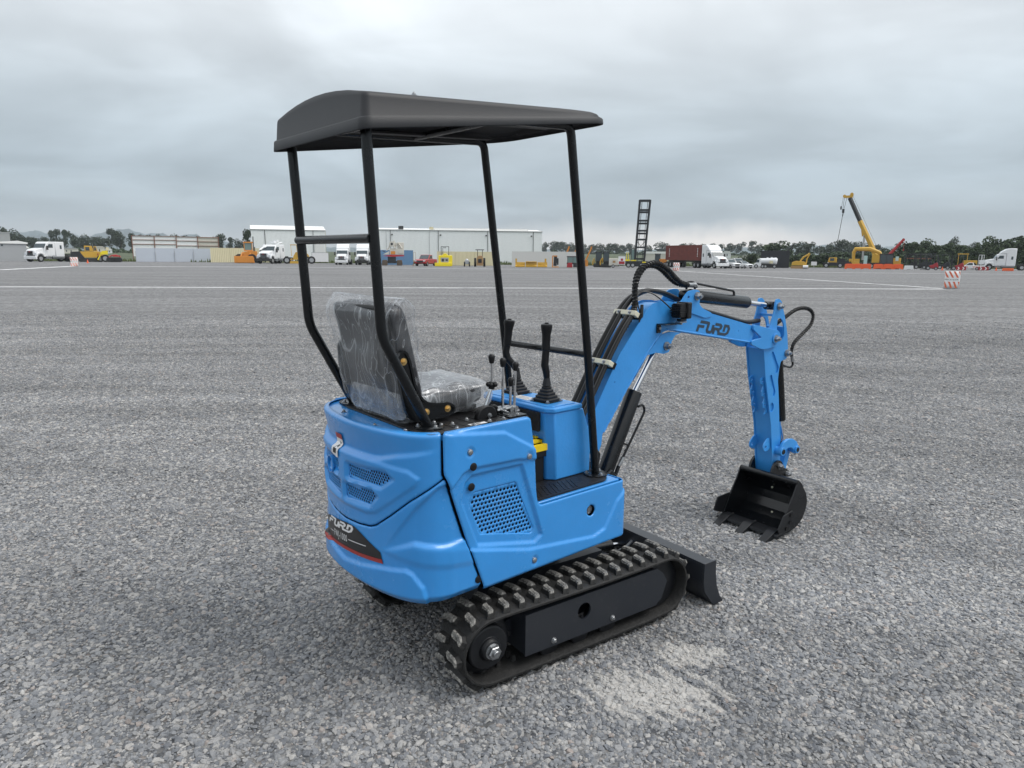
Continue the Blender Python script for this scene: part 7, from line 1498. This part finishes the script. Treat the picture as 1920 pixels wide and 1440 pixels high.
for px, yt, wp, k in ((8, 429, 16, 'round'), (24, 433, 22, 'round'), (37, 441, 18, 'round'), (52, 446, 22, 'round'), (68, 446, 20, 'round'), (84, 446, 16, 'round'), (100, 435, 13, 'tall'), (109, 433, 14, 'tall'), (122, 434, 16, 'tall'), (136, 437, 13, 'tall'), (150, 446, 22, 'round'), (162, 442, 18, 'round'), (176, 446, 20, 'round'), (192, 446, 22, 'round'), (210, 432, 18, 'tall'), (219, 436, 18, 'tall'), (228, 441, 18, 'round'), (246, 440, 13, 'tall'), (262, 443, 16, 'round'), (280, 443, 18, 'round'), (300, 442, 14, 'round'), (330, 442, 22, 'round'), (348, 444, 18, 'round'), (370, 445, 14, 'round')):
    tree(px, yt, wp, random.uniform(330, 420), k, tlabel('grey green', px), 'trees beyond the left field')
for px, yt, wp, k in ((402, 446, 14, 'round'), (415, 441, 20, 'round'), (431, 447, 14, 'tall'), (447, 450, 16, 'round')): tree(px, yt, wp, 360, k, tlabel('small grey green', px+(0 if px < 440 else 3)), 'trees between shed and hangar')
tree(463, 434, 22, 200, 'tall', 'tall dark tree at the left corner of the first white hangar', None)
for px, yt, wp, k in ((1021, 456, 13, 'tall'), (1037, 454, 20, 'round'), (1054, 454, 18, 'round'), (1066, 457, 16, 'round'), (1077, 460, 14, 'round'), (1092, 459, 16, 'round'), (1107, 459, 16, 'round'), (1124, 458, 18, 'round'), (1140, 457, 16, 'round'), (1152, 458, 14, 'round'), (1164, 460, 16, 'round'), (1178, 458, 14, 'round'), (1214, 461, 14, 'round'), (1240, 456, 28, 'round'), (1261, 462, 14, 'round'), (1279, 458, 18, 'round'), (1296, 458, 18, 'round'), (1316, 459, 16, 'round'), (1335, 458, 14, 'round'), (1350, 459, 14, 'round'), (1365, 457, 16, 'round'), (1385, 456, 18, 'tall'), (1406, 454, 16, 'tall'), (1420, 459, 16, 'round')):
    tree(px, yt, wp, random.uniform(480, 620), k, tlabel('hazy distant', px), 'distant trees in the middle')
tree(1451, 453, 46, 200, 'bushy', 'broad dark green tree rising behind the black container', None)
tree(1403, 476, 34, 150, 'green', 'light green bushy shrub tree between the white cars and the tanker', None)
for px, yt, wp, k in ((1478, 458, 22, 'tall'), (1500, 455, 26, 'round'), (1514, 456, 18, 'tall'), (1535, 462, 22, 'round'), (1553, 459, 20, 'round'), (1573, 452, 28, 'round'), (1590, 456, 22, 'round'), (1606, 455, 24, 'round'), (1622, 458, 18, 'round'), (1641, 459, 20, 'round')):
    tree(px, yt, wp, random.uniform(300, 380), k, tlabel('hazy grey green', px), 'trees behind the crane')
for px, yt, wp in ((1487, 478, 40), (1515, 476, 36), (1545, 474, 40), (1575, 472, 44), (1608, 474, 40)): tree(px, yt, wp, random.uniform(150, 175), 'bushy', tlabel('low dark bushy', px), 'low bushes behind the crane truck')
for px, yt, wp, D in ((1640, 468, 34, 165), (1664, 463, 34, 160), (1688, 457, 42, 165), (1712, 454, 40, 160), (1735, 452, 36, 165), (1750, 460, 34, 155), (1768, 458, 34, 160), (1788, 457, 34, 165), (1805, 460, 30, 150), (1822, 464, 34, 145), (1838, 456, 32, 155), (1854, 445, 36, 160), (1872, 451, 30, 150), (1887, 449, 30, 155), (1902, 443, 36, 160), (1920, 442, 38, 150), (1945, 440, 40, 150), (1975, 440, 44, 150)):
    tree(px, yt, wp, D, random.choice(('bushy', 'bushy', 'green')), tlabel('dense dark green', px), 'dense trees at the right')
tree(1783, 447, 17, 420, 'round', 'pale far tree top showing over the dense right wood, left one', None); tree(1822, 456, 14, 420, 'round', 'pale far tree top showing over the dense right wood, right one', None)
# hedges and scrub that read as one mass at the foot of the trees
b = B(); rd = random.Random(21)
for D, lo, hi, x0, x1, n_ in ((330, 0.0, 2.6, -60, 470, 5200), (520, 0.0, 3.4, 1000, 1480, 5200), (300, 0.0, 3.4, 1440, 1680, 4200), (170, 0.0, 2.0, 1470, 1640, 2600), (160, 0.0, 3.6, 1630, 2020, 6500)):
    for i in range(n_):
        px = rd.uniform(x0, x1); DD = D+rd.uniform(-12, 12); p = spot(px, DD); hh = hi*(0.55+0.45*math.sin(px*0.23+D)*math.sin(px*0.071))
        z = terr(DD)+rd.uniform(lo, max(0.4, hh)); sz_ = rd.uniform(0.22, 0.5)*(D/300)**0.5; u_ = Vector((rd.gauss(0, 1), rd.gauss(0, 1), rd.gauss(0, 0.6))).normalized()*sz_; v_ = u_.cross(Vector((rd.gauss(0, 1), rd.gauss(0, 1), rd.gauss(0, 1)))).normalized()*sz_*0.8
        c = Vector((p.x, p.y, z)); b.add([c-u_-v_, c+u_-v_*0.8, c+u_*0.7+v_, c-u_*0.8+v_], [(0, 1, 2, 3)])
tag(link('far_scrub', b.mesh('far_scrub', LM1, False)), 'dark scrub and hedges at the foot of the distant trees', kind='stuff')
# small far houses among the trees
for i, (px, zb, w_, h_, lab) in enumerate(((130, 3, 24, 8, 'small grey house behind the yellow paver'), (184, 5, 18, 11, 'white house on the slope right of the paver'), (203, 3, 10, 7, 'tiny white house low on the slope beside the grader'), (407, 4, 12, 8, 'pale house in the gap beside the framed shed'), (440, 7, 16, 10, 'pink grey house left of the tall dark tree'), (52, 4, 12, 6, 'little pale house left of the day cab truck'), (1300, 4, 70, 5, 'long brown embankment building far behind the container truck'), (1360, 7, 14, 10, 'pale building right of the container truck cab'), (1400, 4, 20, 5, 'pale low house above the white sedan'))):
    D = 300; r_ = pxroot('far_house', lab, 'house', px-w_/2, D, z=terr(D)); pt(r_, 'wall', (WHTD, WHTD, TW, WHTD, GREYC, WHTD, TANP, TW, WHTD)[i], ('b', 0, w_, 0, 8, -4, h_)); pt(r_, 'roof', (GREYC, WHTD, ROOFW, GREYC, RUST, ROOFW, RUST, ROOFW, GREYC)[i], ('p', [(-0.7, h_+0.05), (w_*0.2, h_+2), (w_*0.8, h_+2), (w_+0.7, h_+0.05)], -1, 9))
    for k in range(2 if w_ < 30 else 5): pt(r_, 'window', GL2, ('b', w_*(0.18+0.3*k if w_ < 30 else 0.1+0.17*k), w_*(0.18+0.3*k if w_ < 30 else 0.1+0.17*k)+1.6, -0.3, -0.05, h_*0.35, h_*0.75))
b = B(); rd = random.Random(4)
for i in range(5000):
    px = rd.uniform(-60, 1980); D = edge(px)+rd.uniform(0.4, 14)*rd.random(); p = spot(px, D); h_ = rd.uniform(0.15, 0.75); a = rd.uniform(0, 3.14); wd = 0.16
    b.add([(p.x-wd*math.cos(a), p.y-wd*math.sin(a), 0), (p.x+wd*math.cos(a), p.y+wd*math.sin(a), 0), (p.x+rd.uniform(-.1, .1), p.y, h_)], [(0, 1, 2)])
tag(link('rough_grass', b.mesh('rough_grass', mat('rough_grass_blades', (0.10, 0.125, 0.045), 0.9), False)), 'rough green grass along the far edge of the yard', kind='stuff')
# stray dark clods on the far gravel
# ---- haze
b = B(); b.box(-5200, 5200, -60, 4400, -1.5, 172)
hz = link('haze', b.mesh('haze', None, False)); hz.data.materials.clear()
hm = bpy.data.materials.new('haze'); hm.use_nodes = True; t = hm.node_tree; t.nodes.clear(); v = t.nodes.new('ShaderNodeVolumePrincipled'); v.inputs['Color'].default_value = (0.80, 0.88, 0.95, 1); v.inputs['Density'].default_value = 0.00022; v.inputs['Anisotropy'].default_value = 0.2
oo = t.nodes.new('ShaderNodeOutputMaterial'); t.links.new(v.outputs[0], oo.inputs['Volume']); hz.data.materials.append(hm); tag(hz, kind='stuff')
EOF_MARK = 4
